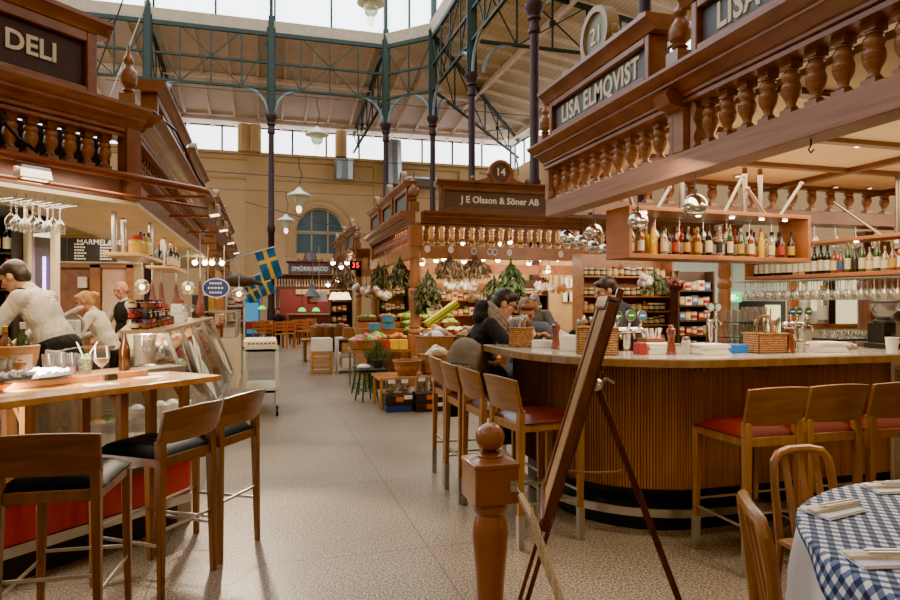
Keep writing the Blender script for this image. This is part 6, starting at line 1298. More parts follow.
# round tags along the beam
for i, (px, py) in enumerate(((427.5,249), (451,249.5), (474,251), (490,251.5), (495,252), (509.5,252.5), (561,254))):
    q = onY(px, py, YO-.012); mb = MB(); n = 16; mb.mat(0); w_ = .052; mb.add([(w_*math.cos(2*PI*k/n), 0, w_*1.2*math.sin(2*PI*k/n)) for k in range(n)]+[(w_*math.cos(2*PI*k/n), .01, w_*1.2*math.sin(2*PI*k/n)) for k in range(n)], [tuple(range(n)), tuple(range(2*n-1,n-1,-1))]+[(k,(k+1)%n,n+(k+1)%n,n+k) for k in range(n)])
    if i in (2,3,4): mb.mat(1).add([(w_*.7*math.cos(2*PI*k/n), -.001, w_*.85*math.sin(2*PI*k/n)) for k in range(n)], [tuple(range(n))])
    tag(mb.obj('round_tag', [M_WHITE, paint('tag_grey', '6f7a80', .5)], None, q), 'small oval tag on the front beam of stall 14, %s from the left' % ORD[i], 'tag', 'oval tags on the beam')
# small lamps inside stall 14
def glow(p, label, group, r=.05, st=30, c='ffdca8'):
    t = thing('bulb_lamp', label, 'lamp', p, 0, group); mb = MB(); mb.lathe([(.03,.1), (.07,.02), (.065,-.02)], 12, cap=False); mb.obj('shade', M_STEEL, t); mb = MB(); mb.sph((0,0,-.02), r, 10, 8); mb.obj('bulb', emit('bulb_warm2', c, st), t); mb = MB(); mb.tube([(0,0,.1), (0,0,2.84-p.z)], .006, 5); mb.obj('cord', M_BLACK, t)
for i, (px, py, Y) in enumerate(((422,262,11.9), (436,259,12), (463,242,13.5), (499,243,13), (510,241,13), (464,260,12), (498,259,12), (529,262,12), (558,258,12), (540,258,12.5), (444,258,12.6), (483,258,12.4), (420,258,13), (548,270,12.6))): glow(onY(px, py, Y), 'small warm spot lamp inside stall 14, no telling it from its neighbours' if False else 'small warm spot lamp glowing inside stall 14', 'spot lamps inside stall 14')
for i, (px, py, Y) in enumerate(((333,262,19.5), (341,266,19), (347,262,20), (338,280,19.5), (328,284,21))): glow(onY(px, py, Y), 'warm spot lamp inside the stall beyond stall 14', 'spot lamps inside the farther stall', .07)
for i, px in enumerate((334, 340, 346)): q = onY(px, 296, 18.8); t = thing('lampshade_lamp', 'cream pleated lamp glowing low on the farther stall, %s from the left' % ORD[i], 'lamp', q); mb = MB(); mb.lathe([(.15,-.1), (.07,.1), (.02,.11)], 14); mb.obj('shade', emit('lamp_cream', 'ffe2a8', 2.5), t); mb = MB(); mb.tube([(0,0,.11), (0,0,2.7-q.z)], .008, 5); mb.obj('cord', M_BLACK, t)
# ---- generic stocked shelves
PK = [('jar','b58a3a','181818'), ('jar','6b2a1c','c8a04a'), ('jar','3f4a22','e9dfc4'), ('tin','c9a54a','b0b0a8'), ('tin','a3271d','b0b0a8'), ('box','d8cfb8',''), ('box','7a2a1c',''), ('bottle','4a5a24','181818'), ('bottle','8a4a1c','b5903f'), ('jar','d8b46a','7a1c1c'), ('box','3f5f8a',''), ('box','5a3a20',''), ('tin','e0d6be','9c9c94'), ('jar','2a1a14','e9dfc4')]
PKC = ['amber','red-brown','dark green','brass','red','cream','dark red','olive','amber','golden','blue','brown','pale','near-black']
LV = ['lowest shelf','second shelf up','third shelf up','fourth shelf up','fifth shelf up']
GM = {}
def good(k, r, h):
    key = (k, r, h)
    if key not in GM:
        kind, c, l = PK[k]; mb = MB(); b = paint('good_'+c, c, .4, .12, 0, 20); m = [b, paint('good_'+l, l, .4) if l else b, LB['cream'] if c not in ('d8cfb8','e0d6be') else LB['red']]
        if kind in ('jar','tin'): mb.lathe([(r*.95,0), (r,.04*h), (r,.8*h)], 10); mb.mat(1).lathe([(r*.97,.8*h), (r*.97,h), (.001,h)], 10); mb.mat(2).lathe([(r*1.02,.2*h), (r*1.02,.62*h)], 10, cap=False)
        elif kind == 'box': mb.box((0,0,h/2), (r*2,r*1.8,h)); mb.mat(2).box((0,-r*.91,h*.55), (r*1.4,.002,h*.4))
        else: mb.lathe([(a*r, z*h*1.5) for a, z in SHAPES['wine']], 10); mb.mat(1).lathe([(r*.42,h*1.28), (r*.42,h*1.5), (.001,h*1.5)], 8); mb.mat(2).lathe([(r*1.02,.3*h), (r*1.02,.7*h)], 10, cap=False)
        GM[key] = mb.mesh('packet', m)
    return GM[key]
NM = {'jar':'jar','tin':'tin','box':'box','bottle':'bottle'}
def stocked(label, px0, px1, Y, zs, r, m, where, seq, depth=.32, zbot=0, hh=None, back=True, rows=1, fill=1.0):
    A, B = onY(px0, 303, Y).x, onY(px1, 303, Y).x; t = thing('shelf_unit', label, 'shelf unit', ((A+B)/2, Y, 0)); w_ = (B-A)/2; zt = zs[-1]+(hh or .3)
    for s in (-1, 1): mb = MB(); mb.bb(s*w_-.015, s*w_+.015, 0, depth, zbot, zt); mb.obj('upright', m, t)
    if back: mb = MB(); mb.bb(-w_, w_, depth-.015, depth, zbot, zt); mb.obj('back_panel', m, t)
    for z in zs: mb = MB(); mb.bb(-w_, w_, 0, depth, z-.025, z); mb.obj('shelf_board', m, t)
    tag_n = []
    for li, z in enumerate(zs):
        x = -w_+.03+r; i = 0
        while x < w_-r-.02:
            k = seq[(li*5+i//rows+li) % len(seq)] if rows else 0; gap = (zs[li+1]-z if li+1 < len(zs) else (hh or .3)); h = min(gap*.72, r*R.uniform(2.1, 2.9)); h = round(h/.02)*.02
            if PK[k][0] == 'bottle': h = min(h, gap*.6); h = round(h/.02)*.02
            if R.random() < fill:
                kd = NM[PK[k][0]]; nm_ = {'jar':'jar','tin':'food_tin','box':'packet','bottle':'bottle'}[PK[k][0]]
                o = bpy.data.objects.new(nm_, good(k, r, h)); COL.objects.link(o); o.location = ((A+B)/2+x, Y+depth*.35, z+.0005)
                cnt = [c for c in tag_n if c == li]; tag_n.append(li); tag(o, '%s %s, %s from left, %s, unit %s' % (PKC[k], kd, ORD[len(cnt)], LV[li], where), kd, 'goods on the %s shelf %s' % (ORD[li]+' lowest' if li else 'lowest', where))
            x += r*2.15; i += 1
    return t
M_SHD = wood('shelf_dark', '2f1c12', '4a2d1b', (3,12,12), .5, .1)
stocked('dark shelf unit of tins and jars between the chilli garland and the turned post', 679, 714, 8.2, (.75, .98, 1.2, 1.42, 1.64), .05, M_SHD, 'left of the turned post', [4,12,3,5,10,9,12,6], hh=.28, depth=.2)
stocked('wooden wall shelves of yellow tins, jars and bottles behind the barman', 583, 673, 8.75, (.85, 1.12, 1.33, 1.56, 1.86), .048, M_ORANGE, 'behind the barman', [13,13,1,13,3,9,8,13], hh=.34)
stocked('dark shelf unit of bottles and boxes at the rear of stall 14, left part', 380, 408, 13.6, (1.0, 1.3, 1.62), .05, M_SHD, 'rear left of stall 14', [13,7,5,13,8], hh=.34)
stocked('pale shelves with jars behind the dried bunches of stall 14', 416, 500, 13.2, (.8, 1.2, 1.52), .06, M_ORANGE, 'behind the dried bunches', [2,9,5,12,0,3,7,5], hh=.36)
stocked('shelf of bottles behind the fair-haired customer', 512, 548, 12.2, (1.1, 1.32, 1.62), .045, M_SHD, 'behind the fair-haired customer', [13,13,7,12,13], hh=.3)
stocked('crowded shelf of packets on the farther stall', 331, 352, 19.2, (.9, 1.2, 1.5), .07, M_SHD, 'on the farther stall', [9,6,1,5,12,3], hh=.34)
stocked('market shelf of preserves along the left stall beside the flags', 226, 244, 14.2, (.8, 1.1, 1.4), .07, M_WHITE, 'by the flags', [5,9,4,12,10], hh=.34)
q = onY(656, 264, 8.2); su = [o for o in bpy.data.objects if o.get('label', '').startswith('wooden wall shelves')][0]; mb = MB(); mb.bb(-.75,.75,8.17-8.75,8.2-8.75,2.22,2.25); mb.bb(-.72,-.69,8.2-8.75,.1,2.22,2.25); mb.bb(.6,.63,8.2-8.75,.1,2.22,2.25); mb.obj('hanging_rail', M_ORANGE, su)
# notices and tools on the rear partition of stall 14
t = thing('rear_partition', 'tan partition at the back of stall 14 with pinned notices', 'partition', (5.8, 13.9, 0)); mb = MB(); mb.bb(-3.3,3.6,0,.06,0,2.8); mb.obj('panel', paint('tan_partition', 'b79c6e', .6, .15, 0, 2), t)
for i in range(9): q = onY(566+5.5*(i % 5)+R.uniform(-1,1), 283+14*(i//5), 13.85); mb = MB(); w_ = R.uniform(.06,.1); mb.slab([(-w_,-w_*1.3), (w_,-w_*1.25), (w_*.98,w_*1.3), (-w_,w_*1.28)], (0,0,0), (1,0,0), (0,0,1), (0,.01,0)); mb.slab([(-w_*.7,w_*.6), (w_*.7,w_*.6), (w_*.7,w_*.75), (-w_*.7,w_*.75)], (0,-.001,0), (1,0,0), (0,0,1), (0,.001,0)); tag(mb.obj('pinned_notice', M_WHITE, None, q), 'white paper notice pinned behind the bar, %s one counted along the rows' % ORD[i], 'notice', 'pinned notices')
def utensil(px, py, Y, L, label): q = onY(px, py, Y); mb = MB(); mb.bar((0,0,0), (0,0,-L*.6), .025, .015); mb.sph((0,0,-L*.8), (.055,.015,.1), 10, 8); tag(mb.obj('wooden_spoon', M_OAKTOP, None, q), label, 'utensil', 'wooden utensils')
for i, (px, py) in enumerate(((553,271), (559,272), (564,271))): utensil(px, py, 11.2, .4, 'wooden utensil hanging right of the garlic, %s from the left' % ORD[i])
# ---- far end: pale blue wall, exit sign, doorway at right
t = thing('partition_wall', 'pale blue partition wall with dark doorway behind the glasses', 'partition', (10.0, 10.9, 0)); mb = MB(); mb.bb(-3,5,0,.1,0,2.6); mb.obj('panel', paint('pale_blue_wall', 'b9cbd0', .6, .04), t)
A, B = onY(742, 301, 10.8), onY(785, 345, 10.8); mb = MB(); mb.bb(A.x-10, B.x-10, -.12, -.02, 0, A.z); mb.obj('door_frame', paint('dark_blue_frame', '1d2430', .4), t)
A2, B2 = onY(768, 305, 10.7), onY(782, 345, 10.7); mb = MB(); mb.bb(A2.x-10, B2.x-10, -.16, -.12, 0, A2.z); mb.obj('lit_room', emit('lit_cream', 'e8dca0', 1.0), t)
A, B = onY(791, 300, 9.9), onY(799, 345, 9.9); mb = MB(); mb.bb(A.x, B.x, 9.9, 10.0, 0, 2.4); mb.bb(A.x-.02, B.x+.02, 9.88, 10.02, 0, .2); tag(mb.obj('wooden_upright', M_ORANGE, None, None), 'plain wooden upright left of the bright servery hatch', 'post')
A, B = onY(800, 296, 10.2), onY(866, 340, 10.2); t = thing('servery_hatch', 'bright cream servery hatch behind the draining tray', 'hatch', (A.x, 10.2, 0)); w_ = B.x-A.x
mb = MB(); mb.bb(0, w_, .2, .26, 0, 2.4); mb.obj('back_panel', emit('servery_cream_glow', 'f0e2b4', .9), t); mb = MB(); mb.bb(0, w_, -.15, .2, .98, 1.04); mb.obj('sill', M_ORANGE, t); mb = MB(); mb.bb(0, w_, -.1, .2, 0, .98); mb.obj('front_panel', paint('servery_front', 'd8cdb0', .5), t)  # back panel glows to stand in for the bright room behind
mb = MB(); mb.bb(w_*.45, w_*.6, .1, .18, 1.04, 2.3); mb.obj('dark_gap', M_CHAR, t); mb = MB(); mb.bb(w_*.08, w_*.32, -.1, .05, 1.04, 1.3); mb.obj('white_bin', M_WHITE, t, bevel=.02)
for i, (px, c) in enumerate(((803,'clear'), (821,'clear'))): q = onY(px, 318, 10.1); bottle('wine', c, 'white', 'gold', .75 if i else .9, .1, Vector((q.x, 10.06, 1.041)), ['large clear magnum on the servery sill, left one', 'large clear magnum on the servery sill, right one'][i], 'magnums on the servery sill')
A, B = onY(868, 296, 8.6), onY(905, 345, 8.6); t = thing('wood_partition', 'dark wooden partition behind the coffee grinder', 'partition', (A.x, 8.6, 0)); mb = MB(); mb.bb(0, 2.5, 0, .08, 0, 2.5); mb.obj('panel', M_STALL2, t); mb = MB(); mb.bb(.1, .9, -.02, 0, .2, 1.0); mb.bb(.1, .9, -.02, 0, 1.2, 2.3); mb.obj('raised_panel', M_STALL2, t)
q = onY(732, 297, 10.6); t = thing('exit_sign', 'green lit exit sign beside the turned wooden post', 'exit sign', q); mb = MB(); mb.bb(-.2,.2,-.03,.03,-.1,.1); mb.obj('housing', emit('exit_green', '2fae5a', 2.2), t, bevel=.01); mb = MB(); mb.bb(-.06,.05,-.035,-.03,-.06,.05); mb.bb(.07,.12,-.035,-.03,-.03,.0); mb.obj('running_figure', emit('exit_white', 'eafff0', 2), t); mb = MB(); mb.tube([(0,0,.1), (0,0,2.6-q.z)], .01, 6); mb.obj('rod', M_STEEL, t)
q = onY(716+8, 299, 10.5); t = thing('wall_lamp', 'small warm lamp left of the exit sign', 'lamp', q); mb = MB(); mb.lathe([(.1,-.06), (.06,.06), (.01,.07)], 12); mb.obj('shade', M_STEEL, t); mb = MB(); mb.sph((0,0,-.06), .05, 10, 8); mb.obj('bulb', emit('bulb_warm', 'ffd9a0', 18), t)
# drinks fridge under the right end
t = thing('drinks_fridge', 'black drinks fridge with lit bottles at the right end of the bar front', 'fridge', (4.75, 3.8, 0)); mb = MB(); mb.bb(-.5,.6,-.2,.25,0,1.07); mb.obj('cabinet', M_BLACK, t); mb = MB(); mb.bb(-.45,.55,-.215,-.205,.1,1.0); mb.obj('glass_door', M_GLASS, t); mb = MB(); mb.bb(-.5,.6,-.235,-.2,.0,.1); mb.bb(-.5,.6,-.235,-.2,1.0,1.06); mb.bb(-.5,-.46,-.235,-.2,.1,1.0); mb.obj('door_frame', M_STEEL, t)
for i in range(4): bottle('spirit', 'clear', 'blue', 'white', .26, .04, Vector((4.38+.12*i, 3.59, .7)), 'small bottle in the drinks fridge, %s from the left' % ORD[i], 'bottles in the drinks fridge')
# ---- floor produce of stall 14
def basket(p, r, h, label, taper=.75, sq=False, m=None, rx=1.0):
    t = thing('wicker_basket', label, 'basket', p); mb = MB(); m = m or M_WICKER
    mb.lathe([(r*taper,0), (r*(taper+.1),h*.1), (r*.97,h*.9), (r,h), (r*.93,h), (r*.86,h*.4), (.001,h*.35)], 26); o = mb.obj('woven_body', m, t); o.scale = (rx, 1, 1)
    mb = MB(); mb.tube([(r*.98*rx*math.cos(2*PI*k/24), r*.98*math.sin(2*PI*k/24), h) for k in range(24)], .014, 6, True); mb.obj('rim', m, t); return t
def heap(t, m, n, r, h, s, name='produce', leaf=False):
    mb = MB()
    for i in range(n):
        a = R.uniform(0, 2*PI); k = R.random()**.5; mb.mat(i % len(m)); mb.sph((r*k*math.cos(a), r*k*math.sin(a), h+R.uniform(0,s)*(1.3-k)), (s*R.uniform(.8,1.2), s*R.uniform(.8,1.2), s*R.uniform(.6,1)), 8, 6)
    o = mb.obj(name, m, t); o['kind'] = 'stuff'; return o
t = thing('produce_bench', 'low plain wooden bench carrying wicker baskets before stall 14', 'bench', (1.88, 9.0, 0)); mb = MB(); mb.bb(-.4,.75,-.3,.35,.4,.44); mb.obj('bench_top', M_OAKTOP, t, bevel=.005)
for x in (-.36,.7):
    for y in (-.26,.3): mb = MB(); mb.bar((x,y,0), (x,y,.4), .04, .04); mb.obj('leg', M_OAKTOP, t)
q = onz(406, 377, .441); b = basket(Vector((1.92, 8.95, .441)), .2, .2, 'pale flared wicker basket on the low bench', .6, rx=1.0)
b = basket(Vector((2.36, 9.05, .441)), .23, .27, 'brown wicker basket of wrapped bread on the low bench', .85); heap(b, GAR+[STRAW[2]], 16, .16, .26, .075)
b = basket(Vector((2.55, 9.75, .62)), .32, .32, 'large brown wicker basket behind the low bench, full of pale bags', .85); heap(b, [M_WHITE, STRAW[2], paint('silver_bag', 'b8bcb8', .3, .1, .4)], 14, .2, .3, .1)
b = basket(Vector((3.15, 9.6, .6)), .3, .36, 'large wicker basket of brown packets, right of the bag basket', .85); heap(b, [STRAW[0], STRAW[2], paint('packet_tan', '8a6a4a', .4)], 18, .2, .36, .09)
t = thing('crate_stand', 'dark wooden stand under the large wicker baskets', 'stand', (2.9, 9.75, 0)); mb = MB(); mb.bb(-.65,.75,-.3,.35,.54,.6); mb.obj('stand_top', M_ORANGE, t); [(lambda mb: (mb.bb(*q,-.28,.33,0,.54), mb.obj('side_panel', M_ORANGE, t)))(MB()) for q in ((-.62,-.55), (.65,.72))]
a = onY(427, 324, 9.9); c = onY(457, 303, 9.9); t = thing('long_carton', 'yellow and green long carton propped diagonally among the baskets', 'carton', a); d = c-a; mb = MB(); mb.mat(0).bar((0,0,0), d, .1, .16, (0,1,0)); mb.mat(1).bar((0,-.06,-.02), d+Vector((0,-.06,-.02)), .03, .05, (0,1,0)); mb.obj('carton_body', [paint('yellow_print', 'd9d23a', .4, .1), paint('green_print', '7a9a2a', .4, .1)], t)
def packtray(x, y, label, n, m):
    t = thing('display_carton', label, 'carton', (x, y, 0)); mb = MB(); mb.bb(-.19,.19,-.14,.14,.01,.12); mb.bb(-.2,.2,-.15,.15,0,.02); mb.obj('carton_box', paint('carton_black', '2a2622', .5), t); mb = MB(); mb.bb(-.05,.05,-.152,-.14,.04,.1); mb.obj('orange_emblem', paint('emblem_orange', 'c8643a', .5), t); mb = MB(); mb.bb(.06,.17,-.153,-.141,.07,.12); mb.obj('price_label', M_WHITE, t)
    return t
for k, (x, y, z, lab, m) in enumerate(((1.72, 8.62, .1, 'black display carton with orange emblem under the pale basket', STRAW), (2.12, 8.55, .0, 'lower black display carton with orange emblem under the brown basket', None), (2.12, 8.55, .125, 'upper black display carton holding two clear bags', DRY), (2.53, 8.62, .0, 'black display carton half hidden by the bar stools, lower', None), (2.53, 8.62, .125, 'upper black display carton half hidden by the bar stools', DRY))):
    t = packtray(x, y, lab, 2, m); t.location.z = z
    if m:
        for i in range(2):
            b = thing('herb_bag', '%s clear bag of dried goods in the carton %s' % (['left','right'][i], {0:'below the pale basket',2:'below the brown bread basket',4:'half hidden by the stools'}[k]), 'bag', (x-.09+.18*i, y, z+.121)); mb = MB(); mb.hexa([(-.08,-.05,0), (.08,-.05,0), (.08,.05,0), (-.08,.05,0), (-.075,-.012,.24), (.075,-.012,.24), (.075,.012,.24), (-.075,.012,.24)]); mb.obj('clear_film', M_GLASSW, b); mb = MB()
            for j in range(60): f = R.random(); mb.mat(j % 3); mb.sph((R.uniform(-.06,.06), R.uniform(-.035,.035)*(1-f*.6), .02+f*.17), R.uniform(.012,.02), 6, 4)
            o = mb.obj('dried_contents', m, b); o['kind'] = 'stuff'; mb = MB(); mb.bb(-.045,.045,-.04,-.034,.15,.2); mb.obj('bag_label', M_WHITE, b)
plainbox('plastic_crate', Vector((1.72, 8.62, 0)), (.36,.26,.095), 0, paint('crate_blue', '2a3f7a', .4), 'flat dark blue plastic crate under the left display carton', 'crate')
# table with thin legs
t = thing('produce_table', 'thin-legged produce table at the aisle corner of stall 14', 'table', (1.8, 11.4, 0)); mb = MB(); mb.bb(-.4,.58,-.55,.15,.62,.66); mb.obj('tabletop', M_STOOL, t)
for x in (-.36,.54):
    for y in (-.5,.1): mb = MB(); mb.bar((x,y,0), (x,y,.62), .03, .03); mb.obj('leg', M_STEEL, t)
plainbox('waste_bin', Vector((1.85, 11.0, 0)), (.3,.3,.45), 0, M_CHAR, 'dark bin standing under the produce table', 'bin')
VEG = {'lettuce': [paint('lettuce_'+c, c, .6, .2) for c in ('7fa03a', 'a9bf62', '5d7f2a')], 'orange': [paint('veg_orange', 'd97a1f', .5)], 'red': [paint('veg_red', 'a82a22', .4), paint('veg_rose', 'c8596a', .5)], 'white': [M_WHITE, paint('veg_cream', 'e2dcb8', .5)], 'green': [paint('veg_green', '4a7a2a', .5), paint('veg_green2', '8ab04a', .5)], 'brown': [paint('veg_brown', '7a5530', .6)]}
b = basket(Vector((1.62, 11.1, .661)), .26, .16, 'round basket of greens at the near corner of the produce table', .75); heap(b, VEG['lettuce']+VEG['red'][1:], 22, .2, .14, .075)
b = basket(Vector((1.75, 11.36, .661)), .2, .16, 'round basket of pink and green produce behind the first one', .75); heap(b, VEG['red']+VEG['lettuce'], 22, .18, .14, .07)
for i, (c, x) in enumerate((('b3261f', 1.96), ('d8b026', 2.12), ('d8b026', 2.28))): plainbox('seed_box', Vector((x, 10.98, .661)), (.15,.14,.16), 0, paint('seedbox_'+c, c, .4), ['red seed box on the produce table', 'yellow seed box beside the red one', 'second yellow seed box, right of the first'][i], 'box')
for i, (x, y, z) in enumerate(((2.0,12.3,.93), (2.3,12.4,.95), (2.28,12.38,1.083))): plainbox('punnet_crate', Vector((x,y,z)), (.2,.2,.13), 0, paint('crate_cyan', '3f8ab0', .4), 'light blue punnet crate on the produce stand, %s' % ['left', 'lower right', 'stacked on the right one'][i], 'crate')
t = thing('produce_stand', 'stepped wooden produce stand heaped with vegetables behind the produce table', 'stand', (2.5, 12.3, 0))
for k in range(4): mb = MB(); mb.bb(-.75,1.3,-.7+.36*k,-.34+.36*k,0,.72+.12*k); mb.obj('step', M_ORANGE, t)
veg = ['lettuce','white','green','red','lettuce','orange','green','brown','red','lettuce','white','orange']; k = 0
for r_ in range(4):
    for i in range(5):
        p = Vector((1.95+.4*i, 11.78+.36*r_, .722+.12*r_)); v = veg[(k*5+r_) % 12]; k += 1
        if r_ >= 1 and i < 2 and r_ < 3: continue
        c = thing('produce_crate', 'crate of %s vegetables, %s from the aisle, %s step of the produce stand' % (v if v != 'lettuce' else 'leafy', ORD[i], ORD[r_]), 'crate', p); mb = MB(); mb.bb(-.18,.18,-.16,.16,0,.02); [mb.bb(*q, 0, .1) for q in ((-.18,.18,-.16,-.15), (-.18,.18,.15,.16), (-.18,-.17,-.16,.16), (.17,.18,-.16,.16))]; mb.obj('slatted_box', M_DARKOAK, c); heap(c, VEG[v], 20, .14, .07, .06 if v != 'lettuce' else .08)
# green stools, herb pot
def green_stool(x, y, label):
    t = thing('green_stool', label, 'stool', (x, y, 0), .3, 'small green stools'); m = paint('green_gloss', '1f5a34', .35, .1)
    mb = MB(); mb.lathe([(.02,.41), (.15,.41), (.16,.42), (.16,.44), (.02,.45)], 20); mb.obj('seat', m, t)
    for k in range(4): a = PI/4+PI/2*k; mb = MB(); mb.tube([(.1*math.cos(a),.1*math.sin(a),.42), (.18*math.cos(a),.18*math.sin(a),0)], .018, 8, r1=.013); mb.obj('leg', m, t)
    mb = MB(); mb.tube([(.15*math.cos(a+PI/2*k),.15*math.sin(a+PI/2*k),.16) for k in range(4)], .01, 6, True); mb.obj('stretcher', m, t)
green_stool(1.45, 9.6, 'green four-legged stool holding the herb tray, nearer one'); green_stool(1.5, 10.4, 'green four-legged stool half hidden behind the nearer one')
t = thing('tray', 'black plastic tray with packets on the nearer green stool', 'tray', (1.5, 9.6, .451)); mb = MB(); mb.bb(-.2,.22,-.15,.15,0,.03); mb.obj('tray_body', M_CHAR, t, bevel=.01); mb = MB(); mb.sph((-.1,-.02,.06), (.1,.08,.04), 10, 7); mb.obj('white_packet', M_WHITE, t)
p = Vector((1.62, 9.62, .482)); t = thing('potted_herb', 'bushy green potted rosemary on the black tray', 'potted plant', p); mb = MB(); mb.lathe([(.06,0), (.085,.12), (.075,.12), (.001,.1)], 16); mb.obj('plant_pot', M_CHAR, t)
mb = MB()
for i in range(420):
    a = R.uniform(0,2*PI); k = R.random(); c = Vector((.2*k*math.cos(a), .2*k*math.sin(a), .1+.27*R.random()*(1.1-.5*k))); d = Vector((math.cos(a)*k*.7, math.sin(a)*k*.7, 1)).normalized(); s = d.cross(Vector((R.uniform(-1,1),R.uniform(-1,1),.1))).normalized(); mb.mat(i % 3); mb.add([c-s*.006, c+d*.09, c+s*.006], [(0,1,2)])
mb.obj('foliage', GRN, t, smooth=0)
# crates in the aisle
t = thing('slatted_crate', 'pale slatted wooden crate standing in the aisle beyond stall 14', 'crate', (1.12, 13.7, 0)); mb = MB()
for k in range(5): mb.bb(-.2,.2,-.26,-.24,.02+.09*k,.085+.09*k)
for k in range(5): mb.bb(-.21,-.19,-.24,.26,.02+.09*k,.085+.09*k); mb.bb(.19,.21,-.24,.26,.02+.09*k,.085+.09*k)
mb.bb(-.2,.2,-.24,.26,.44,.46); mb.obj('slats', wood('crate_pine', 'a5794a', 'c39a68', (3,3,20), .6, 0), t); mb = MB(); [mb.bb(x-.02,x+.02,-.275,-.24,0,.47) for x in (-.19,.19)]; mb.obj('corner_batten', M_OAKTOP, t)
plainbox('carton', Vector((1.13, 13.7, .462)), (.42,.4,.26), 0, M_WHITE, 'white printed carton on top of the slatted crate', 'carton')
t = thing('white_rack', 'low white shelf rack of cartons beside the slatted crate', 'rack', (1.75, 13.8, 0)); mb = MB(); [mb.bb(x-.015,x+.015,-.25,.25,0,.72) for x in (-.3,.3)]; mb.obj('side', M_WHITE, t)
for z in (.08,.38,.7): mb = MB(); mb.bb(-.3,.3,-.25,.25,z,z+.025); mb.obj('shelf', M_WHITE, t)
for i, (z, c) in enumerate(((.106,'e2ddd0'), (.406,'b98a58'), (.726,'8a5a34'), (.726,'d8a84a'))): plainbox('carton', Vector((1.75+(.15 if i > 2 else -.08 if i == 2 else 0), 13.7, z)), (.42 if i < 2 else .2,.34,.2), 0, paint('carton_'+c, c, .5), ['white carton on the bottom shelf of the white rack', 'tan carton on the middle shelf of the white rack', 'brown carton on top of the white rack', 'yellow packs on top of the white rack'][i], 'carton')
for i in range(6): p = onY(318+4.8*i, 340, 16.5); b = basket(Vector((p.x, 16.4+.25*(i % 2), 0.55)), .22, .3, 'rustic basket of dried goods along the farther stall, %s from the left' % ORD[i], .8); heap(b, [STRAW, VEG['red'], VEG['brown']+STRAW, VEG['lettuce']][i % 4], 16, .16, .28, .07)
p = onY(330, 340, 16.5); t = thing('display_bench', 'long low bench of baskets along the farther stall', 'bench', (p.x, 16.55, 0)); mb = MB(); mb.bb(-.7,.8,-.3,.4,.5,.55); mb.obj('bench_top', M_STOOLB, t); [(lambda mb: (mb.bb(*q,-.25,.35,0,.5), mb.obj('side_panel', M_STOOLB, t)))(MB()) for q in ((-.65,-.58), (.65,.72))]
# number display
q = at(355.5, 265.5, 17.9); t = thing('number_display', 'black queue display glowing red 35 on the post of the farther stall', 'display', q); mb = MB(); mb.bb(-.16,.16,-.04,.04,-.13,.13); mb.obj('housing', M_BLACK, t, bevel=.01); text('35', .2, emit('led_red', 'ff1a2a', 3), t, (0,-.043,0), (PI/2,0,0), 'digits', .002, 0, space=1.1); mb = MB(); mb.tube([(0,.04,0), (.2,.25,0)], .015, 6); mb.obj('bracket', M_BLACK, t)
# ---- end of the aisle: cafe furniture under the SMÖRREBRÖD sign
a, b = onz(253, 343, 0), onz(294, 343, 0)
def redtable(px, py, w_, d_, label):
    p = onz(px, py, 0); t = thing('cafe_table', label, 'table', p); mb = MB(); mb.bb(-w_/2,w_/2,-d_/2,d_/2,.72,.745); mb.obj('tabletop', M_DARKOAK, t)
    for x in (-w_*.45,w_*.45):
        for y in (-d_*.42,d_*.42): mb = MB(); mb.bar((x,y,0), (x,y,.72), .04, .04); mb.obj('leg', M_DARKOAK, t)
    mb = MB(); mb.bb(-w_/2-.01,w_/2+.01,-d_/2-.01,d_/2+.01,.746,.752); mb.bb(-w_/2-.012,w_/2+.012,-d_/2-.016,-d_/2-.01,.5,.752); tag(mb.obj('red_tablecloth', paint('red_cloth', '8f1d22', .7, .1), None, p), 'red cloth on the '+label, 'tablecloth')
redtable(276, 345, 1.3, .7, 'long cafe table in the aisle before the mauve stall'); redtable(256, 342, .8, .7, 'small cafe table at the left, beyond the trolley'); redtable(303, 339, .9, .7, 'cafe table under the right half of the SMÖRREBRÖD sign')
MC = paint('cafe_orange_wood', 'a8662c', .4, .1)
def small_chair(px, py, rz, label, first=[None]):
    p = onz(px, py, 0)
    if first[0]: return dup(first[0], p, rz, label)
    t = thing('cafe_chair', label, 'chair', p, rz, 'orange wooden cafe chairs at the end of the aisle'); first[0] = t
    mb = MB(); mb.bb(-.2,.2,-.2,.2,.44,.47); mb.obj('seat', MC, t)
    for x in (-.18,.18): mb = MB(); mb.bar((x,-.18,0), (x,-.2,.88), .04, .04); mb.obj('leg', MC, t); mb = MB(); mb.bar((x,.18,0), (x,.18,.44), .04, .04); mb.obj('leg', MC, t)
    for z in (.6,.72,.84): mb = MB(); mb.bb(-.18,.18,-.21,-.19,z-.03,z+.03); mb.obj('back_slat', MC, t)
    return t
for px, py, rz, lab in ((281, 348.5, 0, 'orange wooden chair right of the aisle table, nearest'), (288.5, 347.5, .1, 'orange wooden chair just right of the nearest one'), (259, 347, 0, 'orange wooden chair beyond the trolley'), (267, 346, 0, 'orange wooden chair left of the aisle table middle'), (297, 344, .4, 'wooden chair before the mauve stall, left of two'), (304, 344.5, -.3, 'wooden chair before the mauve stall, right of two'), (309, 342, 2.6, 'wooden chair at the right red table')): small_chair(px, py, rz, lab)
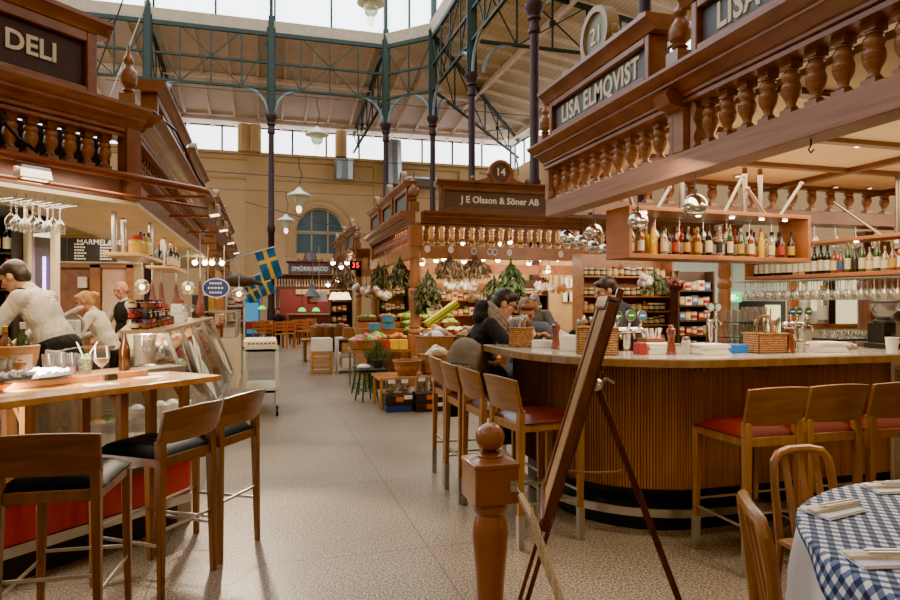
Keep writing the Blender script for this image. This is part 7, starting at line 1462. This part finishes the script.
for i, (px, py) in enumerate(((302,309.5), (316,309.5), (262,307.5))): q = at(px, py, 22+i*.5); t = thing('green_lamp', 'small green glass lamp, %s' % ['left of two by the far red counter', 'right of two by the far red counter', 'far left below the flags'][i], 'lamp', q, 0, 'green lamps'); mb = MB(); mb.lathe([(.14,-.06), (.1,.03), (.03,.07)], 14); mb.obj('shade', emit('green_glow', '2fd05a', 1.6), t); mb = MB(); mb.tube([(0,0,.07), (0,0,1.3)], .01, 5); mb.obj('cord', M_BLACK, t)
t = thing('serving_counter', 'dark red serving counter under the SMÖRREBRÖD sign', 'counter', (xs.x+1.6, 28.1, 0)); mb = MB(); mb.bb(-1.1,1.2,-.25,.25,0,.95); mb.obj('front', paint('oxblood_front', '5a1618', .5, .1), t); mb = MB(); mb.bb(-1.15,1.25,-.3,.3,.95,1.0); mb.obj('worktop', M_STEEL, t)
t = thing('blue_cooler', 'bright blue lit drinks cooler far down the left of the aisle', 'cooler', onz(252, 341, 0)); mb = MB(); mb.bb(-.3,.3,-.3,.3,0,1.6); mb.obj('cabinet', paint('cooler_blue', '2a7ab0', .3), t); mb = MB(); mb.bb(-.24,.24,-.32,-.3,.3,1.45); mb.obj('lit_door', emit('cooler_lit', '4a9ac8', .35), t)
q = at(237, 296, 13.6); t = thing('hanging_card', 'white printed card hanging below the flags', 'card', q); mb = MB(); mb.bb(-.17,.17,-.005,.005,-.14,.14); mb.obj('card', M_WHITE, t); mb = MB(); [mb.bb(-.12,.12,-.008,-.005,.07-.07*k,.1-.07*k) for k in range(3)]; mb.obj('pink_print', paint('pink_print', 'b56a6a', .6), t); mb = MB(); mb.tube([(0,0,.14), (0,0,1.0)], .005, 5); mb.obj('string', M_WHITE, t)
q = at(312.5, 300, 15.5); t = thing('red_sign', 'red sign with white cross mark hanging over the aisle', 'sign', q); mb = MB(); mb.bb(-.12,.12,-.02,.02,-.1,.1); mb.obj('panel', paint('sign_red', 'c8202a', .4), t); mb = MB(); mb.bb(-.07,.05,-.023,-.02,-.018,.018); mb.bb(-.03,.0,-.023,-.02,-.06,.06); mb.obj('white_mark', M_WHITE, t); mb = MB(); mb.tube([(0,0,.1), (0,0,1.1)], .006, 5); mb.obj('rod', M_STEEL, t)
q = at(319, 297, 15.5); mb = MB(); mb.slab([(-.18,-.12), (.2,-.1), (.17,.13), (-.1,.1)], (0,0,0), (1,0,0), (0,0,1), (0,.01,0)); mb.slab([(-.05,-.04), (.05,-.03), (.04,.05), (-.05,.04)], (0,-.003,0), (1,0,0), (0,0,1), (0,.003,0)); mb.tube([(0,.005,.1), (0,.005,1.2)], .004, 5); tag(mb.obj('hanging_banner', M_WHITE, None, q), 'pale slanting paper banner right of the red sign', 'banner')
q = at(312, 292, 15.4); t = thing('pendant_lamp', 'small grey cone lamp above the red sign', 'lamp', q); mb = MB(); mb.lathe([(.2,-.1), (.07,.06), (.04,.18)], 16, cap=False); mb.obj('lamp_shade', paint('grey_enamel', '5f6a70', .4), t); mb = MB(); mb.tube([(0,0,.18), (0,0,.9)], .01, 5); mb.obj('rod', M_CHAR, t)
# white goods on the aisle end of the left stalls
t = thing('glass_cabinet', 'glass counter cabinet on the left of the aisle beyond the trolley', 'cabinet', (-.75, 12.6, 0)); mb = MB(); mb.bb(-.5,.3,-.9,.9,0,.85); mb.obj('base', M_CREAM, t); mb = MB(); mb.bb(-.45,.28,-.88,.88,.85,1.3); mb.obj('glass_top', M_GLASS, t); mb = MB(); [mb.bar((x,y,.85), (x,y,1.3), .02, .02) for x in (-.45,.28) for y in (-.88,0,.88)]; mb.bb(-.46,.29,-.9,.9,1.29,1.31); mb.obj('frame', M_STEEL, t)
for i in range(6): plainbox('packet', Vector((-.85+.25*(i % 2), 12.0+.3*(i//2)*1.5, .851)), (.2,.2,.14+.03*(i % 3)), 0, paint('pk%d' % i, ['d9a52a','e6dcc8','a3271d','d8cfb8','c8843a','e6dcc8'][i], .5), '%s packet inside the glass cabinet beyond the trolley, %s' % (['yellow','white','red','cream','tan','ivory'][i], ORD[i]), 'packet')
# ================================================================ PEOPLE
SKIN = paint('skin', 'c99678', .5, .06, 0, 12); SKIN2 = paint('skin_ruddy', 'c0836a', .5, .08, 0, 12)
def ik(a, b, l1, l2, pole):
    a, b = Vector(a), Vector(b); d = b-a; L = min(d.length, (l1+l2)*.995); d.normalize(); b = a+d*L
    x = (l1*l1-l2*l2+L*L)/(2*L); h = math.sqrt(max(0, l1*l1-x*x)); p = Vector(pole); p = (p-d*p.dot(d)).normalized(); return a+d*x+p*h, b
def person(label, loc, rz, hip, lean, neck, pitch, yaw, hands, feet, skin, hair_m, hair, top_m, trouser_m, k=1.0, sleeve=1.0, extra=None, elbow=((-1,-.3,-.6),(1,-.3,-.6)), vox=.009, wide=1.0):
    """one continuous body grown over a posed skeleton; local +y is where the person faces"""
    t = thing('person', label, 'person', loc, rz)
    H = Vector((0, 0, hip)); tl = Vector((0, math.sin(lean), math.cos(lean))); up = tl; fw = Vector((0, math.cos(lean), -math.sin(lean)))
    S = H+tl*.47*k; NB = S+tl*.07*k; nd = Vector((0, math.sin(neck), math.cos(neck))); HD = NB+nd*.155*k
    rot = Matrix.Rotation(yaw, 3, 'Z') @ Matrix.Rotation(-pitch, 3, 'X'); h = lambda x, y, z: HD+rot @ (Vector((x, y, z))*k)
    sh = [S+Vector((s*.175*k*wide, 0, 0)) for s in (-1, 1)]; el = []; ha = []
    for i in (0, 1): e, w_ = ik(sh[i], hands[i], .29*k, .25*k, elbow[i]); el.append(e); ha.append(w_)
    hp = [H+Vector((s*.09*k, 0, -.02)) for s in (-1, 1)]; kn = []; an = []
    for i in (0, 1): q, w_ = ik(hp[i], feet[i], .45*k, .43*k, (0, 1, .15)); kn.append(q); an.append(w_)
    def body(mb):
        mb.sph(h(0,-.01,.03), (.076*k,.094*k,.093*k), 18, 12, rot); mb.sph(h(0,.025,-.045), (.057*k,.066*k,.07*k), 14, 10, rot); mb.sph(h(0,.062,-.085), .026*k, 10, 8); mb.caps(h(0,.085,.015), h(0,.112,-.022), .011*k, .016*k, 8)
        mb.caps(h(-.035,.078,.032), h(.035,.078,.032), .014*k, .014*k, 8); mb.caps(h(-.022,.086,-.055), h(.022,.086,-.055), .009*k, .009*k, 8)
        for s in (-1, 1): mb.sph(h(s*.077,-.005,-.005), (.012*k,.02*k,.032*k), 8, 6, rot); mb.sph(h(s*.04,.055,-.015), .026*k, 8, 6)
        mb.caps(NB-up*.03, h(0,-.015,-.06), .058*k, .052*k); mb.sph(S-up*.12*k, (.155*k*wide,.1*k,.2*k), 16, 12, Matrix.Rotation(-lean, 3, 'X')); mb.sph(H+up*.14*k, (.14*k*wide,.1*k,.18*k), 16, 12, Matrix.Rotation(-lean, 3, 'X')); mb.sph(H, (.155*k*wide,.115*k,.12*k), 14, 10)
        mb.caps(sh[0]*.98+NB*.02, sh[1]*.98+NB*.02, .062*k, .062*k)
        for i in (0, 1):
            s = (-1, 1)[i]; mb.caps(sh[i], el[i], .053*k, .042*k); mb.caps(el[i], ha[i], .042*k, .028*k); d = (ha[i]-el[i]).normalized(); sd = d.cross(Vector((0,0,1))).normalized()*s; nrm = d.cross(sd)
            if nrm.z > 0: nrm = -nrm
            pc = ha[i]+d*.055*k; mb.caps(ha[i]+d*.01, pc+sd*.02*k, .024*k, .024*k, 8); mb.caps(ha[i]+d*.01, pc-sd*.02*k, .024*k, .024*k, 8); mb.sph(pc, .03*k, 8, 6)
            for f, (o_, L_) in enumerate(((.033,.062), (.012,.074), (-.011,.07), (-.033,.055))):
                b_ = pc+sd*o_*k+d*.025*k; m_ = b_+d*L_*.55*k+nrm*.012*k; mb.caps(b_, m_, .009*k, .0085*k, 7); mb.caps(m_, m_+(d*.4+nrm*.9).normalized()*L_*.5*k, .0085*k, .0075*k, 7)
            b_ = ha[i]+d*.03*k-sd*.03*k; m_ = b_+(d*.7-sd*.6+nrm*.2).normalized()*.04*k; mb.caps(b_, m_, .011*k, .01*k, 7); mb.caps(m_, m_+(d*.9+nrm*.5).normalized()*.03*k, .01*k, .008*k, 7)
            mb.caps(hp[i], kn[i], .08*k, .056*k); mb.caps(kn[i], an[i], .055*k, .04*k); mb.caps(an[i]+Vector((0,0,-.04)), an[i]+Vector((0,.13,-.055)), .035*k, .03*k)
    blob('body', body, skin, t, vox, 2)
    for s in (-1, 1): mb = MB(); mb.sph(h(s*.033,.088,.012), (.011*k,.007*k,.007*k), 8, 6, rot); mb.obj('eye', paint('eye_dark', '1e1612', .2), t)
    mb = MB(); mb.sph(h(0,.093,-.055), (.022*k,.006*k,.006*k), 8, 6, rot); mb.obj('lips', paint('lip', '9a5248', .5), t)
    if hair: blob('hair', lambda mb: hair(mb, h, k, rot), hair_m, t, .01, 2)
    def shirt(mb):
        R_ = Matrix.Rotation(-lean, 3, 'X'); mb.sph(S-up*.12*k, (.175*k*wide,.12*k,.215*k), 18, 12, R_); mb.sph(H+up*.14*k, (.165*k*wide,.125*k,.2*k), 18, 12, R_); mb.sph(H+up*.02, (.172*k*wide,.13*k,.11*k), 16, 10, R_); mb.caps(sh[0], sh[1], .07*k, .07*k); mb.caps(NB-up*.04, NB+nd*.015, .066*k, .06*k)
        for i in (0, 1):
            mb.caps(sh[i], el[i], .064*k, .056*k)
            if sleeve > .5: mb.caps(el[i], el[i].lerp(ha[i], .93), .056*k, .041*k); mb.sph(el[i], .06*k, 10, 8)
    blob('shirt', shirt, top_m, t, .013, 3)
    def legs(mb):
        mb.sph(H-Vector((0,0,.02)), (.172*k*wide,.13*k,.13*k), 16, 10)
        for i in (0, 1): mb.caps(hp[i], kn[i], .092*k, .068*k); mb.caps(kn[i], an[i]+Vector((0,0,.0)), .068*k, .055*k)
    blob('trousers', legs, trouser_m, t, .014, 3)
    for i in (0, 1): mb = MB(); mb.caps(an[i]+Vector((0,-.03,-.045)), an[i]+Vector((0,.14,-.05)), .042*k, .036*k); mb.obj('shoe', M_BLACK, t)
    if extra: extra(t, H, S, NB, HD, h, up, fw, k, ha, rot)
    return t
def short_hair(mb, h, k, rot):
    mb.sph(h(0,-.02,.047), (.083*k,.098*k,.087*k), 16, 10, rot); mb.sph(h(0,-.055,.0), (.074*k,.062*k,.085*k), 14, 10, rot); mb.caps(h(-.04,.06,.088), h(.04,.06,.088), .026*k, .026*k, 8)
    for s in (-1, 1): mb.caps(h(s*.07,.0,.05), h(s*.074,.012,.005), .016*k, .01*k, 8)
def bun_hair(mb, h, k, rot):
    short_hair(mb, h, k, rot); mb.sph(h(0,-.12,.04), .05*k, 12, 9); mb.sph(h(0.02,-.15,.03), .035*k, 10, 8); mb.sph(h(0,.04,.08), (.07*k,.05*k,.04*k), 10, 8, rot)
def fringe(mb, h, k, rot): mb.sph(h(0,-.055,-.02), (.074*k,.05*k,.06*k), 14, 10, rot); [mb.caps(h(s*.07,-.05,-.01), h(s*.076,-.01,.01), .02*k, .012*k, 8) for s in (-1, 1)]
W_COT = clothm('white_cotton', 'd3c9b6'); BLKC = clothm('black_cloth', '17171a', .9, 9, .8)
camr = Vector((CT, -ST, 0)); FL = math.atan2(-(-CT), -0) if False else PI/2-TH   # facing the camera's left: +y turned to -camr
def rzdir(d): return math.atan2(-d[0], d[1])
rl = rzdir((-CT, ST)); rr_ = rzdir((CT, -ST)); rc = rzdir((-.36, -.93))
hairm = {n: paint('hair_'+n, c, .5, .3, 0, 40, .2) for n, c in {'brown': '2c1c12', 'fair': 'b98a4e', 'dark': '1e1512', 'ginger': '7a4a26', 'grey': '8a7a6a'}.items()}
# chef in white at the left
def chef_x(t, H, S, NB, HD, h, up, fw, k, ha, rot):
    blob('apron', lambda mb: [mb.sph(H+up*.06, (.185,.145,.12), 16, 10), mb.caps(H+Vector((-.08,.02,-.05)), H+Vector((-.1,.08,-.5)), .11, .12), mb.caps(H+Vector((.08,.02,-.05)), H+Vector((.1,.08,-.5)), .11, .12)], BLKC, t, .015, 3)
    mb = MB(); mb.tube([NB+up*.0+Vector((.066*math.cos(a), .066*math.sin(a), .012*math.sin(a))) for a in [2*PI*i/16 for i in range(16)]], .017, 8, True); mb.obj('black_collar', BLKC, t)
    mb = MB(); mb.hexa([H+Vector(q) for q in ((-.17,-.1,-.42), (-.17,.05,-.4), (-.19,.05,-.4), (-.19,-.1,-.42), (-.16,-.11,.02), (-.16,.03,.04), (-.19,.03,.04), (-.19,-.11,.02))]); mb.obj('kitchen_towel', W_COT, t, bevel=.01)
p = at(64, 303, 4.95)
person('dark-haired cook in white shirt and black apron bending over behind the deli counter', (p.x, p.y, .1), rl, .97, .5, .85, .5, .0, ((-.2,.55,.98), (.2,.53,1.0)), ((-.12,.02,.08), (.12,-.05,.08)), SKIN, hairm['brown'], short_hair, W_COT, BLKC, 1.0, 1, chef_x)
# fair-haired woman
p = at(112, 303, 7.75)
person('fair-haired woman with tied-up hair in white shirt, working at the rear bench', (p.x, p.y, -.04), rl+.15, .92, .42, .65, .4, .0, ((-.18,.45,1.06), (.2,.42,1.08)), ((-.1,.0,.08), (.1,0,.08)), SKIN2, hairm['fair'], bun_hair, W_COT, BLKC, .95)
# bald man in dark waistcoat
def vest(t, H, S, NB, HD, h, up, fw, k, ha, rot): blob('waistcoat', lambda mb: [mb.sph(S-up*.1, (.192,.135,.2), 16, 12), mb.sph(H+up*.14, (.182,.142,.2), 16, 12), mb.sph(H, (.185,.145,.12), 14, 10)], BLKC, t, .014, 3)
p = at(128, 303, 9.0)
person('balding man in black waistcoat and white shirt behind the jam jars', (p.x, p.y, 0), rzdir((-.75, -.66)), .94, .1, .3, .25, .3, ((-.25,.3,1.0), (.25,.3,1.0)), ((-.1,0,.08), (.1,0,.08)), SKIN2, hairm['grey'], fringe, W_COT, BLKC, 1.0, 1, vest, wide=1.1)
# customer in black coat
def coat(t, H, S, NB, HD, h, up, fw, k, ha, rot):
    blob('coat_skirt', lambda mb: [mb.sph(H+Vector((0,-.02,-.02)), (.2,.19,.19), 16, 12), mb.caps(H+Vector((-.1,.0,-.02)), H+Vector((-.1,.25,.0)), .11, .1), mb.caps(H+Vector((.1,.0,-.02)), H+Vector((.1,.25,.0)), .11, .1), mb.caps(H+Vector((0,-.06,-.05)), H+Vector((0,-.1,-.25)), .14, .1)], BLKC, t, .015, 3)
    blob('hood', lambda mb: [mb.sph(NB-fw*.1+up*.03, (.1,.075,.085), 14, 10), mb.sph(NB-fw*.08-up*.03, (.14,.085,.07), 14, 10)], BLKC, t, .013, 3)
    mb = MB()
    for q in range(4): mb.tube([NB+up*(.035*q-.05)+Vector(((.1-.006*q)*math.cos(a), .01, 0))+fw*((.1-.004*q)*math.sin(a)+.01)-up*.035*math.sin(a) for a in [2*PI*i/18 for i in range(18)]], .03, 8, True)
    mb.caps(NB+fw*.11-up*.06, NB+fw*.14-up*.3, .05, .04); mb.obj('scarf', paint('taupe_wool', '8f8073', .95, .25, 0, 30), t)
    mb = MB()
    for s in (-1, 1): mb.tube([h(s*.034+.026*math.cos(a), .102, .012+.02*math.sin(a)) for a in [2*PI*i/12 for i in range(12)]], .0035, 5, True); mb.tube([h(s*.06,.1,.016), h(s*.08,.0,.01)], .003, 5)
    mb.tube([h(-.01,.104,.014), h(.01,.104,.014)], .003, 5); mb.obj('glasses', M_BLACK, t)
person('customer in black hooded coat, taupe scarf and glasses seated at the bar end', (1.63, 5.24, 0), rr_+.03, .835, .42, .75, .45, 0, ((-.16,.5,1.19), (.17,.5,1.17)), ((-.1,.34,.36), (.1,.34,.36)), SKIN, hairm['dark'], lambda mb, h, k, rot: short_hair(mb, h, k, rot), BLKC, paint('dark_denim', '202430', .8), 1.0, 1, coat, wide=1.12)
# customer with reddish fair hair
p = at(523, 303, 6.35)
person('customer with reddish fair hair and blue-grey jacket leaning over the counter, facing us', (p.x, p.y, 0), rzdir((-.3, -.95)), .83, .6, .8, .6, 0, ((-.2,.42,1.14), (.22,.4,1.14)), ((-.1,.3,.4), (.1,.3,.4)), SKIN2, hairm['ginger'], short_hair, clothm('bluegrey_jacket', '5a6474'), paint('dark_denim', '202430', .8), .98)
st_ = dup(sD, (0,0,0), 0, 'oak bar stool under the customer with reddish fair hair'); rear_at(st_, p.x+.07, p.y+.22, rzdir((-.3,-.95)), .41)
t = thing('bar_counter', 'short inner counter where the fair-haired customer leans', 'bar counter', (2.55, 5.62, 0)); mb = MB(); mb.bb(-.2,.75,-.2,.17,1.07,1.115); mb.obj('countertop', wood('bar_edge', '5a4126', '7d5d38'), t, bevel=.006); mb = MB(); mb.bb(-.1,.7,-.15,.05,0,1.07); mb.obj('panel', M_TEAK, t)
blob_o = blob('shoulder_bag', lambda mb: [mb.sph((0,0,.05), (.14,.08,.06), 14, 10), mb.sph((.1,.0,.07), (.1,.07,.05), 12, 9), mb.caps((-.1,0,.06), (.18,.02,.08), .02, .02)], BLKC, None, .012, 3, (2.85, 5.5, 1.113)); tag(blob_o, 'crumpled black cloth bag lying on the inner counter', 'bag')
# grey-haired man beyond
p = at(539, 303, 10.2)
person('grey-haired man in grey jacket stooping among the goods of stall 14', (p.x, p.y, 0), rzdir((-.6,-.8)), .86, .4, .7, .5, 0, ((-.2,.45,.95), (.2,.45,.95)), ((-.1,.05,.08), (.1,-.1,.08)), SKIN2, hairm['grey'], short_hair, clothm('grey_jacket', '6a6a6c'), BLKC, .97)
# barman
p = at(642, 303, 6.0)
person('barman in dark slate shirt, dark hair, turned away to the left behind the taps', (p.x, p.y, 0), rzdir((-.9,.4)), .95, .42, .7, .35, .15, ((-.22,.42,1.1), (.22,.42,1.08)), ((-.1,0,.08), (.1,-.05,.08)), SKIN, hairm['brown'], short_hair, clothm('slate_shirt', '33353d'), BLKC, 1.0, 1, wide=1.12)
# distant sitter
p = onz(277, 346, 0)
person('small distant figure in dark clothes sitting at the red tables', (p.x+.1, p.y+1.3, 0), rzdir((-.3,-1)), .5, .15, .3, .3, 0, ((-.2,.4,.76), (.2,.4,.76)), ((-.1,.4,.08), (.1,.4,.08)), SKIN, hairm['dark'], short_hair, BLKC, BLKC, .97, vox=.014)
# backpack on the stool
t = thing('backpack', 'grey-brown canvas backpack resting on the stools behind the coated customer', 'backpack', (1.53, 4.90, .778), rzdir((.796,.605))); t.scale = (1.02, 1.05, .96)
M_CANV = paint('canvas_grey', '746a5e', .9, .15, 0, 14)
blob('bag_body', lambda mb: [mb.hexa([(-.16,-.09,.0), (.16,-.09,.0), (.16,.08,.0), (-.16,.08,.0), (-.14,-.07,.3), (.14,-.07,.3), (.14,.05,.3), (-.14,.05,.3)]), mb.sph((0,-.01,.3), (.145,.075,.12), 16, 10), mb.sph((0,-.0,.06), (.17,.1,.09), 16, 10)], M_CANV, t, .013, 5)
blob('front_pocket', lambda mb: [mb.hexa([(-.12,-.13,.03), (.12,-.13,.03), (.12,-.06,.02), (-.12,-.06,.02), (-.11,-.115,.2), (.11,-.115,.2), (.11,-.05,.2), (-.11,-.05,.2)])], M_CANV, t, .012, 3)
mb = MB(); mb.tube([(-.1,-.12,.21), (0,-.125,.215), (.1,-.12,.21)], .006, 6); mb.tube([(.06,-.125,.21), (.062,-.14,.15)], .006, 6); mb.obj('zip_pull', M_BLACK, t)
for s in (-1, 1): mb = MB(); mb.tube([(s*.08,.05,.36), (s*.1,.12,.28), (s*.11,.13,.15), (s*.12,.08,.04)], .014, 8); mb.obj('shoulder_strap', M_CANV, t)
mb = MB(); mb.tube([(-.03,.03,.4), (0,.04,.45), (.03,.03,.4)], .01, 6); mb.obj('handle', M_BLACK, t)
